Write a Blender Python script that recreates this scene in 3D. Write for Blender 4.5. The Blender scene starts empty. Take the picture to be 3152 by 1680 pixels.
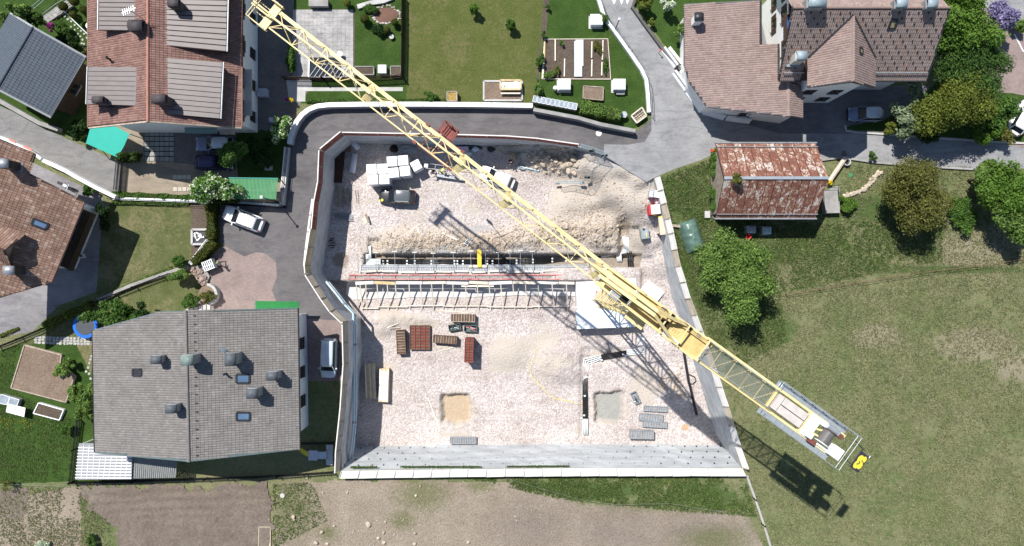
import bpy, bmesh, math, random
import numpy as np
from mathutils import Vector, Matrix, Euler, noise as mnoise

random.seed(7); RNG = np.random.default_rng(7)
R = math.radians
SC = bpy.context.scene
COL = SC.collection
# ------------------------------------------------------------------ camera: drone looking straight down
H, PXM, CX, CY = 78.0, 27.0, 1576.0, 840.0     # camera height, photo pixels per metre on the ground, image centre
cam = bpy.data.cameras.new('camera'); camo = bpy.data.objects.new('camera', cam); COL.objects.link(camo)
camo.location = (0, 0, H); camo.rotation_euler = (0, 0, 0)
cam.sensor_width = 36; cam.lens = 36 * H * PXM / 3152.0
cam.clip_start = 0.5; cam.clip_end = 2000
SC.camera = camo
# ------------------------------------------------------------------ world and sun
SX, SY = 0.42, -0.53                            # shadow offset per metre of height
EL = math.atan(1 / math.hypot(SX, SY)); AZ = math.atan2(-SX, -SY)
wd = bpy.data.worlds.new('World'); SC.world = wd; wd.use_nodes = True
nt = wd.node_tree; sky = nt.nodes.new('ShaderNodeTexSky'); sky.sky_type = 'NISHITA'; sky.sun_disc = False
sky.sun_elevation = EL; sky.sun_rotation = AZ; sky.altitude = 900; sky.air_density = 1.0; sky.dust_density = 0.6
bg = nt.nodes['Background']; nt.links.new(sky.outputs[0], bg.inputs[0]); bg.inputs[1].default_value = 0.09
sl = bpy.data.lights.new('sun', 'SUN'); sl.energy = 4.6; sl.angle = R(0.5); sl.color = (1.0, 0.97, 0.925)
so = bpy.data.objects.new('sun', sl); COL.objects.link(so); so.location = (-60, 70, 120)
so.rotation_euler = Vector((SX, SY, -1)).to_track_quat('-Z', 'Y').to_euler()
vs = SC.view_settings; vs.view_transform = 'Standard'; vs.look = 'None'; vs.exposure = 0.55; vs.gamma = 1; vs.use_curve_mapping = False
SC.cycles.max_bounces = 6; SC.cycles.diffuse_bounces = 3; SC.cycles.transparent_max_bounces = 6
SC.cycles.use_denoising = True

# ------------------------------------------------------------------ placing
def P(u, v, z=0.0):
    """photo pixel seen at height z -> point in the place"""
    k = (H - z) / H / PXM
    return Vector(((u - CX) * k, -(v - CY) * k, z))
def PP(pts, z=0.0): return [P(p[0], p[1], p[2] if len(p) > 2 else z) for p in pts]
def px_of(x, y, z): s = PXM * H / (H - z); return CX + x * s, CY - y * s

# ------------------------------------------------------------------ mesh building
ORG = {}
def setp(o, label=None, cat=None, group=None, kind=None):
    if label: o['label'] = label
    if cat: o['category'] = cat
    if group: o['group'] = group
    if kind: o['kind'] = kind
    return o
def link(name, me, parent=None, mat=None):
    o = bpy.data.objects.new(name, me); COL.objects.link(o)
    if parent is not None:
        o.parent = parent; ORG[o.name] = ORG.get(parent.name, Vector((0, 0, 0)))
    if mat is not None and me is not None and len(me.materials) == 0: me.materials.append(mat)
    return o
def T(name, label, cat, loc, rz=0.0, group=None, world=False, rx=0.0, ry=0.0):
    """a thing: an Empty at its base. world=True: its parts are given in place coordinates"""
    o = bpy.data.objects.new(name, None); COL.objects.link(o); o.empty_display_size = .2
    o.location = loc; o.rotation_euler = (rx, ry, rz)
    ORG[o.name] = Vector(loc) if world else Vector((0, 0, 0))
    return setp(o, label, cat, group)
class MB:
    def __init__(s): s.v = []; s.f = []
    def add(s, vs, fs):
        b = len(s.v); s.v += [tuple(p) for p in vs]; s.f += [tuple(i + b for i in f) for f in fs]; return s
    def box(s, cx, cy, cz, sx, sy, sz, rz=0.0, top=1.0):
        c, sn = math.cos(rz), math.sin(rz); vs = []
        for dz, k in ((-.5, 1), (.5, top)):
            for dx, dy in ((-.5, -.5), (.5, -.5), (.5, .5), (-.5, .5)):
                x, y = dx * sx * k, dy * sy * k
                vs.append((cx + x * c - y * sn, cy + x * sn + y * c, cz + dz * sz))
        return s.add(vs, [(3, 2, 1, 0), (4, 5, 6, 7), (0, 1, 5, 4), (1, 2, 6, 5), (2, 3, 7, 6), (3, 0, 4, 7)])
    def beam(s, p, q, w, h=None, up=(0, 0, 1)):
        p, q = Vector(p), Vector(q); h = w if h is None else h
        d = (q - p).normalized(); upv = Vector(up)
        if abs(d.dot(upv)) > .98: upv = Vector((1, 0, 0))
        a = d.cross(upv).normalized() * w / 2; b = a.cross(d).normalized() * h / 2
        vs = [p - a - b, p + a - b, p + a + b, p - a + b, q - a - b, q + a - b, q + a + b, q - a + b]
        return s.add(vs, [(0, 1, 2, 3), (7, 6, 5, 4), (4, 5, 1, 0), (5, 6, 2, 1), (6, 7, 3, 2), (7, 4, 0, 3)])
    def tube(s, pts, r, n=6, cap=True, r2=None):
        pts = [Vector(p) for p in pts]; b = len(s.v); m = len(pts); ref = None
        for i, p in enumerate(pts):
            d = (pts[min(i + 1, m - 1)] - pts[max(i - 1, 0)]).normalized()
            if ref is None: ref = Vector((0, 0, 1)) if abs(d.z) < .9 else Vector((1, 0, 0))
            a = d.cross(ref).normalized(); c = a.cross(d).normalized()
            rr = r if r2 is None else r + (r2 - r) * i / (m - 1)
            for k in range(n):
                t = 2 * math.pi * k / n; s.v.append(tuple(p + a * rr * math.cos(t) + c * rr * math.sin(t)))
        for i in range(m - 1):
            for k in range(n):
                k2 = (k + 1) % n; s.f.append((b + i * n + k, b + i * n + k2, b + (i + 1) * n + k2, b + (i + 1) * n + k))
        if cap:
            s.f.append(tuple(b + k for k in range(n))[::-1]); s.f.append(tuple(b + (m - 1) * n + k for k in range(n)))
        return s
    def prism(s, pts, z0, z1):
        n = len(pts); vs = [(p[0], p[1], z0) for p in pts] + [(p[0], p[1], z1) for p in pts]
        ar = sum(pts[i][0] * pts[(i + 1) % n][1] - pts[(i + 1) % n][0] * pts[i][1] for i in range(n))
        fs = [tuple(range(n))[::-1], tuple(range(n, 2 * n))] + [(i, (i + 1) % n, n + (i + 1) % n, n + i) for i in range(n)]
        if ar < 0: fs = [f[::-1] for f in fs]
        return s.add(vs, fs)
    def slab(s, pts, t):
        """3D polygon with thickness t downwards"""
        n = len(pts); vs = [tuple(p) for p in pts] + [(p[0], p[1], p[2] - t) for p in pts]
        ar = sum(pts[i][0] * pts[(i + 1) % n][1] - pts[(i + 1) % n][0] * pts[i][1] for i in range(n))
        fs = [tuple(range(n)), tuple(range(n, 2 * n))[::-1]] + [(n + i, n + (i + 1) % n, (i + 1) % n, i) for i in range(n)]
        if ar < 0: fs = [f[::-1] for f in fs]
        return s.add(vs, fs)
    def cyl(s, cx, cy, z0, z1, r, n=14, r2=None):
        r2 = r if r2 is None else r2
        vs = [(cx + r * math.cos(2 * math.pi * k / n), cy + r * math.sin(2 * math.pi * k / n), z0) for k in range(n)]
        vs += [(cx + r2 * math.cos(2 * math.pi * k / n), cy + r2 * math.sin(2 * math.pi * k / n), z1) for k in range(n)]
        return s.add(vs, [tuple(range(n))[::-1], tuple(range(n, 2 * n))] + [(k, (k + 1) % n, n + (k + 1) % n, n + k) for k in range(n)])
    def lathe(s, cx, cy, prof, n=16):
        """prof: list of (r, z) from bottom to top"""
        b = len(s.v)
        for r, z in prof:
            for k in range(n): s.v.append((cx + r * math.cos(2 * math.pi * k / n), cy + r * math.sin(2 * math.pi * k / n), z))
        for i in range(len(prof) - 1):
            for k in range(n):
                k2 = (k + 1) % n; s.f.append((b + i * n + k, b + i * n + k2, b + (i + 1) * n + k2, b + (i + 1) * n + k))
        s.f.append(tuple(b + k for k in range(n))[::-1]); s.f.append(tuple(b + (len(prof) - 1) * n + k for k in range(n)))
        return s
    def quad(s, *pts): return s.add(pts, [tuple(range(len(pts)))])
    def mesh(s, name, smooth=False, off=None):
        me = bpy.data.meshes.new(name)
        v = s.v if off is None else [(p[0] - off[0], p[1] - off[1], p[2] - off[2]) for p in s.v]
        me.from_pydata(v, [], s.f)
        if smooth: me.polygons.foreach_set('use_smooth', [True] * len(me.polygons))
        me.update(); return me
    def build(s, name, mat, parent=None, smooth=False, bevel=0.0, kind=None, label=None):
        off = ORG.get(parent.name) if parent is not None else None
        if name in ('verge_board', 'sign_line') and len(s.v) > 8:        # each board its own part
            for i in range(0, len(s.v), 8):
                q = MB(); q.v = s.v[i:i + 8]; q.f = [tuple(k - i for k in f) for f in s.f if i <= f[0] < i + 8]; o = q.build(name, mat, parent)
            return o
        o = link(name, s.mesh(name, smooth, off), parent, mat)
        if bevel:
            m = o.modifiers.new('bevel', 'BEVEL'); m.width = bevel; m.segments = 2; m.limit_method = 'ANGLE'; m.angle_limit = R(40)
        if kind: o['kind'] = kind
        if label: o['label'] = label
        return o
def npmesh(name, V, F):
    """fast mesh from arrays, F: (m,k)"""
    me = bpy.data.meshes.new(name); V = np.asarray(V, np.float32); F = np.asarray(F, np.int32); k = F.shape[1]
    me.vertices.add(len(V)); me.vertices.foreach_set('co', V.ravel())
    me.loops.add(F.size); me.loops.foreach_set('vertex_index', F.ravel())
    me.polygons.add(len(F)); me.polygons.foreach_set('loop_start', np.arange(0, F.size, k, dtype=np.int32))
    me.update(calc_edges=True); me.validate(); me.shade_flat(); return me
def copy_tree(o, parent=None):
    c = o.copy(); COL.objects.link(c)
    if parent is not None: c.parent = parent
    for ch in list(o.children): copy_tree(ch, c)
    return c
def inpoly(x, y, poly):
    """vectorised point in polygon"""
    x = np.asarray(x); y = np.asarray(y); ins = np.zeros(x.shape, bool); n = len(poly)
    for i in range(n):
        x0, y0 = poly[i][0], poly[i][1]; x1, y1 = poly[(i + 1) % n][0], poly[(i + 1) % n][1]
        if y0 == y1: continue
        c = ((y0 > y) != (y1 > y)) & (x < (x1 - x0) * (y - y0) / (y1 - y0) + x0); ins ^= c
    return ins
def rough(pts, amp=.12, step=.5, closed=True):
    """uneven outline"""
    out = []; n = len(pts)
    for i in range(n if closed else n - 1):
        a, b = Vector(pts[i]), Vector(pts[(i + 1) % n]); L = (b - a).length; m = max(1, int(L / step))
        for k in range(m):
            p = a.lerp(b, k / m)
            q = Vector((p.x * .9, p.y * .9, 3.1)); p.x += amp * mnoise.noise(q * 1.7); p.y += amp * mnoise.noise(q * 1.7 + Vector((9, 4, 2)))
            out.append(p)
    if not closed: out.append(Vector(pts[-1]))
    return out

# ------------------------------------------------------------------ materials
MATS = {}
class NT:
    def __init__(s, name):
        s.m = bpy.data.materials.new(name); s.m.use_nodes = True; s.t = s.m.node_tree; s.b = s.t.nodes['Principled BSDF']; MATS[name] = s.m
    def n(s, ty, **kw):
        nd = s.t.nodes.new('ShaderNode' + ty)
        for k, v in kw.items():
            if hasattr(nd, k): setattr(nd, k, v)
            else: nd.inputs[k.replace('_', ' ')].default_value = v
        return nd
    def l(s, a, b): s.t.links.new(a, b)
    def pos(s, rnd=True, stretch=None):
        g = s.n('NewGeometry'); out = g.outputs['Position']
        if rnd:
            oi = s.n('ObjectInfo'); mu = s.n('VectorMath', operation='MULTIPLY_ADD')
            cb = s.n('CombineXYZ'); s.l(oi.outputs['Random'], cb.inputs[0]); s.l(oi.outputs['Random'], cb.inputs[1]); s.l(oi.outputs['Random'], cb.inputs[2])
            s.l(cb.outputs[0], mu.inputs[0]); mu.inputs[1].default_value = (57, 91, 33); s.l(out, mu.inputs[2]); out = mu.outputs[0]
        if stretch:
            v = s.n('VectorMath', operation='MULTIPLY'); s.l(out, v.inputs[0]); v.inputs[1].default_value = stretch; out = v.outputs[0]
        return out
    def noise(s, vec, sc, det=5, ro=.6, dist=0):
        nd = s.n('TexNoise'); nd.inputs['Scale'].default_value = sc; nd.inputs['Detail'].default_value = det; nd.inputs['Roughness'].default_value = ro
        nd.inputs['Distortion'].default_value = dist; s.l(vec, nd.inputs['Vector']); return nd.outputs[0]
    def ramp(s, fac, stops):
        nd = s.n('ValToRGB'); s.l(fac, nd.inputs[0]); e = nd.color_ramp.elements
        while len(e) < len(stops): e.new(.5)
        for x, (p, c) in zip(e, stops): x.position = p; x.color = (*c, 1) if len(c) == 3 else c
        return nd.outputs[0]
    def mix(s, fac, a, b, mode='MIX'):
        nd = s.n('MixRGB', blend_type=mode)
        for i, x in ((0, fac), (1, a), (2, b)):
            if isinstance(x, (int, float)): nd.inputs[i].default_value = x
            elif isinstance(x, tuple): nd.inputs[i].default_value = (*x, 1)
            else: s.l(x, nd.inputs[i])
        return nd.outputs[0]
    def math(s, op, a, b=0.0, clamp=False):
        nd = s.n('Math', operation=op); nd.use_clamp = clamp
        for i, x in ((0, a), (1, b)):
            if isinstance(x, (int, float)): nd.inputs[i].default_value = x
            else: s.l(x, nd.inputs[i])
        return nd.outputs[0]
    def bump(s, h, st=.3, d=.05):
        nd = s.n('Bump'); nd.inputs['Strength'].default_value = st; nd.inputs['Distance'].default_value = d; s.l(h, nd.inputs['Height']); s.l(nd.outputs[0], s.b.inputs['Normal'])
    def col(s, c): s.l(c, s.b.inputs['Base Color'])
    def attr(s, name): nd = s.n('Attribute'); nd.attribute_name = name; return nd.outputs['Fac']
def sca(c, k): return tuple(min(1, max(0, x * k)) for x in c)
def M(name, c, rough=.8, var=.15, sc=3.0, bump=0.0, bsc=None, metal=0.0, c2=None, rnd=0.0, spec=.3, stretch=None, island=0.0, bd=.04):
    if name in MATS: return MATS[name]
    s = NT(name); p = s.pos(True, stretch); f = s.noise(p, sc, 6, .62)
    lo, hi = (sca(c, 1 - var), sca(c, 1 + var)) if c2 is None else (c, c2)
    out = s.ramp(f, [(.32, lo), (.68, hi)])
    if rnd or island:
        fac = None
        if rnd:
            oi = s.n('ObjectInfo'); fac = s.math('MULTIPLY_ADD', oi.outputs['Random'], 2 * rnd); s.t.nodes[-1].inputs[2].default_value = 1 - rnd
        if island:
            g = s.n('NewGeometry'); fi = s.math('MULTIPLY_ADD', g.outputs['Random Per Island'], 2 * island); s.t.nodes[-1].inputs[2].default_value = 1 - island
            fac = fi if fac is None else s.math('MULTIPLY', fac, fi)
        cb = s.n('CombineXYZ')
        for i in range(3): s.l(fac, cb.inputs[i])
        out = s.mix(1.0, out, cb.outputs[0], 'MULTIPLY')
    s.col(out); s.b.inputs['Roughness'].default_value = rough; s.b.inputs['Metallic'].default_value = metal
    s.b.inputs['Specular IOR Level'].default_value = spec
    if bump: s.bump(s.noise(p, bsc or sc * 6, 4), bump, bd)
    return s.m
def leafmat(name, c1, c2, c3=None, f3=.9, trans=.35):
    if name in MATS: return MATS[name]
    s = NT(name); g = s.n('NewGeometry'); r = g.outputs['Random Per Island']
    stops = [(0, c1), (f3 * .8, c2)] + ([(f3, c3), (1, c3)] if c3 else [(1, sca(c2, 1.25))])
    c = s.ramp(r, stops)
    f = s.noise(s.pos(True), .9, 3); c = s.mix(1.0, c, s.ramp(f, [(.3, (.8, .82, .78)), (.7, (1.25, 1.22, 1.1))]), 'MULTIPLY')
    s.col(c); s.b.inputs['Roughness'].default_value = .6; s.b.inputs['Specular IOR Level'].default_value = .25
    if trans:
        tr = s.n('BsdfTranslucent'); s.l(c, tr.inputs[0]); mx = s.n('MixShader'); mx.inputs[0].default_value = trans
        s.l(s.b.outputs[0], mx.inputs[1]); s.l(tr.outputs[0], mx.inputs[2]); s.l(mx.outputs[0], s.t.nodes['Material Output'].inputs[0])
    return s.m
def grassmat(name, dark, light, dry, dryamt=.5, big=.12):
    s = NT(name); p = s.pos(False)
    a = s.noise(p, big, 5, .6, .6); b = s.noise(p, .55, 5, .65); c = s.noise(p, 7, 5, .75); d = s.noise(p, 2.2, 5, .7)
    g = s.mix(s.ramp(b, [(.35, (0, 0, 0)), (.65, (1, 1, 1))]), dark, light)
    dr = s.ramp(s.math('ADD', s.math('MULTIPLY', a, .62), s.math('MULTIPLY', d, .38)), [(.62 - .24 * dryamt, (0, 0, 0)), (.72 - .2 * dryamt, (1, 1, 1))])
    g = s.mix(dr, g, dry)
    g = s.mix(1.0, g, s.ramp(c, [(.28, (.5, .53, .5)), (.5, (1, 1, 1)), (.72, (1.5, 1.42, 1.3))]), 'MULTIPLY')
    s.col(g); s.b.inputs['Roughness'].default_value = .9; s.b.inputs['Specular IOR Level'].default_value = .1
    s.bump(s.math('ADD', c, s.math('MULTIPLY', s.noise(p, 22, 3), .6)), .9, .12)
    return s.m
# ------------------------------------------------------------------ surface materials
def blob(s, p, lst, fine=1.6, soft=.35):
    """0..1 mask of roundish areas with a ragged rim"""
    n = s.noise(p, fine, 5, .7); tot = None
    for (u, v, ru, rv) in lst:
        c = P(u, v); sub = s.n('VectorMath', operation='SUBTRACT'); s.l(p, sub.inputs[0]); sub.inputs[1].default_value = (c.x, c.y, 0)
        mu = s.n('VectorMath', operation='MULTIPLY'); s.l(sub.outputs[0], mu.inputs[0]); mu.inputs[1].default_value = (PXM / ru, PXM / rv, 0)
        ln = s.n('VectorMath', operation='LENGTH'); s.l(mu.outputs[0], ln.inputs[0])
        d = s.math('SUBTRACT', 1.0, ln.outputs['Value']); tot = d if tot is None else s.math('MAXIMUM', tot, d)
    f = s.math('ADD', tot, s.math('MULTIPLY', s.math('SUBTRACT', n, .5), 1.5))
    return s.ramp(f, [(max(0, .0), (0, 0, 0)), (soft, (1, 1, 1))])
def meadow():
    s = NT('meadow_grass'); p = s.pos(False)
    a = s.noise(p, .1, 5, .6, .8); b = s.noise(p, .5, 6, .7); c = s.noise(p, 6, 5, .78); d = s.noise(p, 2.0, 5, .7)
    g = s.mix(s.ramp(b, [(.36, (0, 0, 0)), (.62, (1, 1, 1))]), (.112, .155, .055), (.178, .195, .09))
    dr = s.ramp(s.math('ADD', s.math('MULTIPLY', a, .55), s.math('MULTIPLY', d, .45)), [(.44, (0, 0, 0)), (.62, (1, 1, 1))])
    g = s.mix(s.math('MULTIPLY', dr, .75), g, (.275, .25, .145))
    bare = blob(s, p, [(3010, 1060, 150, 60), (3130, 1130, 90, 50), (2700, 1035, 90, 45), (2980, 770, 150, 60), (3080, 740, 120, 60)])
    g = s.mix(s.math('MULTIPLY', bare, .72), g, (.32, .275, .20))
    lush = blob(s, p, [(2110, 600, 110, 90), (2180, 800, 190, 190), (2330, 1010, 150, 80), (2440, 760, 230, 60), (2650, 640, 200, 50), (1700, 1510, 420, 34), (2150, 1535, 160, 60), (2900, 830, 330, 14)])
    g = s.mix(s.math('MULTIPLY', lush, .8), g, s.mix(d, (.035, .078, .018), (.085, .145, .035)))
    g = s.mix(1.0, g, s.ramp(c, [(.25, (.55, .58, .52)), (.5, (1, 1, 1)), (.76, (1.55, 1.48, 1.35))]), 'MULTIPLY')
    s.col(g); s.b.inputs['Roughness'].default_value = .95; s.b.inputs['Specular IOR Level'].default_value = .08
    s.bump(s.math('ADD', c, s.math('MULTIPLY', s.noise(p, 20, 3), .7)), 1.0, .14); return s.m
MEADOW = meadow()
LAWN = grassmat('clipped_lawn', (.085, .107, .028), (.118, .13, .042), (.165, .148, .07), .42)
LAWNG = grassmat('green_lawn', (.034, .068, .014), (.055, .10, .022), (.10, .11, .04), .1)
LAWND = grassmat('dry_lawn', (.085, .105, .035), (.13, .14, .06), (.21, .185, .10), .55, .2)
def soilmat(name, c1, c2, light=None, grass=None, sc=1.0, zone=None):
    s = NT(name); p = s.pos(False); a = s.noise(p, .35 * sc, 6, .65); b = s.noise(p, 5 * sc, 6, .75); c = s.noise(p, 24, 3, .7)
    g = s.mix(s.ramp(a, [(.35, (0, 0, 0)), (.65, (1, 1, 1))]), c1, c2)
    if light: g = s.mix(s.ramp(s.noise(p, 1.3, 6, .8), [(.6, (0, 0, 0)), (.74, (1, 1, 1))]), g, light)
    if zone: g = s.mix(s.math('MULTIPLY', blob(s, p, zone, .8, 1.0), .9), g, s.mix(a, (.2, .163, .138), (.255, .21, .178)))
    if grass: g = s.mix(s.math('MULTIPLY', blob(s, p, grass, 2.2, .7), .7), g, s.mix(s.noise(p, 3, 4), (.075, .105, .03), (.19, .185, .09)))
    g = s.mix(1.0, g, s.ramp(b, [(.3, (.62, .6, .58)), (.5, (1, 1, 1)), (.75, (1.35, 1.33, 1.3))]), 'MULTIPLY')
    s.col(g); s.b.inputs['Roughness'].default_value = .97; s.b.inputs['Specular IOR Level'].default_value = .05
    s.bump(s.math('ADD', b, s.math('MULTIPLY', c, .5)), 1.0, .13); return s.m
SOIL = soilmat('tilled_soil', (.175, .14, .115), (.225, .185, .15))
BARE = soilmat('bare_earth', (.275, .225, .17), (.345, .29, .225), (.42, .36, .285),
               [(880, 1560, 120, 130), (1300, 1520, 110, 75), (1010, 1640, 40, 35), (740, 1640, 90, 60), (1240, 1600, 60, 40), (2050, 1545, 330, 40), (1480, 1495, 60, 26), (2200, 1660, 160, 60), (2330, 1580, 50, 90)], 1.0, [(1640, 1620, 250, 130), (1900, 1640, 260, 110), (2150, 1640, 250, 90), (760, 1650, 200, 60)])
BEDSOIL = soilmat('bed_soil', (.21, .155, .115), (.27, .205, .155))
DARKSOIL = soilmat('dark_bed_soil', (.10, .078, .062), (.14, .11, .085))
def asph(name, c, var=.18, patch=None, sc=1.0, crack=0.0):
    s = NT(name); p = s.pos(False); a = s.noise(p, .22 * sc, 6, .7, .6); b = s.noise(p, 9, 6, .8); d = s.noise(p, 1.6, 5, .7)
    g = s.mix(s.ramp(a, [(.35, (0, 0, 0)), (.65, (1, 1, 1))]), sca(c, 1 - var), sca(c, 1 + var))
    if patch: g = s.mix(s.math('MULTIPLY', s.ramp(d, [(.5, (0, 0, 0)), (.7, (1, 1, 1))]), .55), g, patch)
    if crack:
        w = s.n('TexWave'); w.inputs['Scale'].default_value = .02; v = s.n('TexVoronoi'); v.feature = 'DISTANCE_TO_EDGE'; v.inputs['Scale'].default_value = .23
        mx = s.mix(.12, p, s.noise(p, 1.2, 4)); s.l(mx, v.inputs['Vector'])
        g = s.mix(s.math('MULTIPLY', s.ramp(v.outputs['Distance'], [(.004, (1, 1, 1)), (.016, (0, 0, 0))]), crack), g, sca(c, .45))
    g = s.mix(1.0, g, s.ramp(s.noise(s.pos(False, (.5, 1.6, 1)), .7, 6, .75, 1.0), [(.36, (.78, .77, .78)), (.5, (1, 1, 1)), (.66, (1.14, 1.12, 1.09))]), 'MULTIPLY')
    g = s.mix(1.0, g, s.ramp(b, [(.3, (.72, .72, .72)), (.5, (1, 1, 1)), (.75, (1.28, 1.28, 1.28))]), 'MULTIPLY')
    s.col(g); s.b.inputs['Roughness'].default_value = .88; s.b.inputs['Specular IOR Level'].default_value = .25
    s.bump(s.noise(p, 40, 2), .35, .02); return s.m
ASPH = asph('dark_asphalt', (.122, .115, .118), .16, (.15, .13, .12))
ASPL = asph('pale_road', (.25, .25, .253), .14, (.2, .2, .205), 1.0, .12)
ASPG = asph('grey_road', (.195, .19, .185), .1, (.165, .16, .155), 1.0, .2)
YARD = asph('yard_concrete', (.27, .225, .17), .12, (.2, .165, .12))
TERR = asph('terrace_grey', (.22, .21, .215), .2)
PATIO = asph('patio_slab', (.34, .33, .32), .32, (.22, .215, .21), 1.6)
CONC = M('concrete', (.44, .43, .41), .85, .16, .8, .35, 12)
CONCD = M('weathered_concrete', (.28, .27, .255), .88, .25, .7, .4, 10)
SHOT = M('sprayed_concrete', (.435, .45, .458), .9, .22, .7, .6, 4, stretch=(.35, 1, 1.6), bd=.12)
WHITE = M('white_paint', (.80, .80, .79), .6, .04, 1.5)
PLAST = M('white_render', (.78, .77, .75), .8, .06, 1.0, .15, 30)
BLKMETAL = M('black_metal', (.016, .016, .018), .5, .2, 3)
DKMETAL = M('dark_metal', (.05, .05, .055), .45, .2, 3, metal=.5)
GALV = M('galvanised', (.46, .49, .51), .4, .12, 2.5, metal=.6)
GALVD = M('grey_steel', (.30, .315, .33), .5, .2, 2, metal=.4)
WOOD = M('sawn_timber', (.62, .46, .25), .7, .2, 2.2, .2, 20, rnd=.18)
WOODP = M('pale_timber', (.68, .60, .49), .75, .15, 2, .2, 20, rnd=.12)
WOODO = M('weathered_timber', (.33, .27, .215), .8, .3, 2.5, .3, 18, rnd=.25)
WOODD = M('dark_timber', (.06, .037, .024), .75, .3, 3, .2)
GLASS = M('window_glass', (.012, .016, .022), .08, .2, .3, spec=.8)
SKYGL = M('skylight_glass', (.10, .17, .27), .12, .2, .4, spec=.8)
PVC = M('white_pipe', (.72, .75, .74), .4, .05, 2)
PIPEB = M('black_pipe', (.014, .014, .015), .4, .2, 2, spec=.5)
RED = M('red_paint', (.52, .035, .04), .5, .2, 2)
BLUE = M('blue_vinyl', (.015, .13, .55), .4, .15, 2)
def yellow():
    s = NT('crane_yellow'); p = s.pos(False); f = s.noise(p, 1.3, 6, .7); c = s.ramp(f, [(.3, (.56, .435, .19)), (.55, (.70, .565, .275)), (.75, (.74, .63, .36))])
    c = s.mix(s.ramp(s.noise(p, 3.2, 7, .8), [(.62, (0, 0, 0)), (.72, (.75, .75, .75))]), c, (.30, .16, .07)); s.col(c); s.b.inputs['Roughness'].default_value = .55; return s.m
YEL = yellow()
YELB = M('bright_yellow', (.85, .72, .05), .5, .06, 2)
def brickmat(name, c1, c2, mortar, sx, sy, rot=0.0, ms=.03):
    s = NT(name); p = s.pos(False); mp = s.n('Mapping'); s.l(p, mp.inputs['Vector']); mp.inputs['Rotation'].default_value = (0, 0, rot)
    b = s.n('TexBrick'); s.l(mp.outputs[0], b.inputs['Vector']); b.inputs['Scale'].default_value = 1; b.inputs['Brick Width'].default_value = sx; b.inputs['Row Height'].default_value = sy
    b.inputs['Mortar Size'].default_value = ms; b.inputs['Color1'].default_value = (*c1, 1); b.inputs['Color2'].default_value = (*c2, 1); b.inputs['Mortar'].default_value = (*mortar, 1); b.inputs['Bias'].default_value = .1
    g = s.mix(1.0, b.outputs[0], s.ramp(s.noise(p, .5, 5, .7), [(.3, (.8, .8, .8)), (.7, (1.15, 1.15, 1.15))]), 'MULTIPLY')
    s.col(g); s.b.inputs['Roughness'].default_value = .9; s.bump(b.outputs['Fac'], -.4, .015); return s.m
PAVER = brickmat('pink_pavers', (.30, .225, .20), (.24, .18, .165), (.17, .14, .13), .24, .14, .1, .014)
PAVER2 = brickmat('grey_pavers', (.2, .18, .165), (.155, .14, .13), (.09, .085, .08), .24, .14, 0, .014)

# ------------------------------------------------------------------ pit outline (at ground level)
PIT_PX = [(1060, 416), (1380, 422), (1560, 427), (1650, 434), (1778, 452), (1858, 478), (1990, 558), (2012, 548),
          (2034, 630), (2056, 720), (2077, 820), (2108, 920), (2145, 1020), (2184, 1130), (2224, 1250), (2260, 1370), (2283, 1440),
          (1840, 1440), (1440, 1442), (1052, 1447), (1050, 1385), (1064, 1250), (1073, 1118), (1070, 988), (1030, 950), (1003, 912), (957, 840), (955, 817), (973, 707), (981, 625), (993, 563), (997, 468)]
PIT = PP(PIT_PX)
ZU, ZL = -4.6, -6.4
CTRL = [(1864, 470, -.05), (1930, 510, -.05), (1975, 540, -.05), (1850, 500, -.9), (1900, 570, -1.3), (1985, 600, -.9), (1800, 590, -3), (1850, 680, -3.6), (2030, 660, -1.6), (2000, 720, -3.0),
        (2050, 790, -3.8), (2085, 880, -4.6), (1700, 560, -4.3), (1600, 620, ZU), (1450, 620, ZU), (1200, 600, ZU), (1100, 500, ZU), (1300, 450, ZU), (1500, 470, ZU), (1250, 700, ZU), (1500, 720, ZU), (1750, 720, -4.4), (1040, 600, ZU), (1040, 780, ZU),
        (1200, 800, ZU), (1600, 800, ZU), (1740, 480, -4.0), (1900, 760, -4.4), (1960, 800, -4.4), (1990, 900, -4.8), (2070, 960, -5.2), (1980, 1010, -6.0), (2090, 1060, -5.8)]
CTRL_L = [(1100, 950, ZL), (1300, 930, ZL), (1600, 940, ZL), (1740, 940, ZL), (1200, 1000, ZL), (1200, 1300, ZL), (1700, 1300, ZL), (1700, 1050, ZL), (2150, 1300, ZL), (1950, 1150, ZL), (2000, 1330, ZL), (1450, 1150, ZL), (1880, 1040, ZL), (1100, 1380, ZL), (1990, 1020, -6.1), (2080, 1120, -6.1), (2100, 1060, -5.8), (2000, 930, -5.2)]
def _w(lst):
    a = np.array([[*P(u, v, z)] for u, v, z in lst]); return a
CU, CL = _w(CTRL), _w(CTRL_L)
def _idw(x, y, C):
    d = (x[..., None] - C[:, 0]) ** 2 + (y[..., None] - C[:, 1]) ** 2 + .3; w = d ** -1.9
    return (w * C[:, 2]).sum(-1) / w.sum(-1)
def fbm(x, y, sc, seed=0, octv=4):
    """cheap value noise"""
    out = np.zeros_like(x, dtype=float); amp = 1.0; tot = 0
    for o in range(octv):
        rr = np.random.default_rng(seed * 31 + o); tb = rr.random((64, 64)); X = x * sc + 100.3; Y = y * sc + 70.7
        i = np.floor(X).astype(int); j = np.floor(Y).astype(int); fx = X - i; fy = Y - j; fx = fx * fx * (3 - 2 * fx); fy = fy * fy * (3 - 2 * fy)
        g = lambda a, b: tb[a % 64, b % 64]
        out += amp * ((g(i, j) * (1 - fx) + g(i + 1, j) * fx) * (1 - fy) + (g(i, j + 1) * (1 - fx) + g(i + 1, j + 1) * fx) * fy - .5); tot += amp; amp *= .55; sc *= 2.1
    return out / tot
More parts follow.
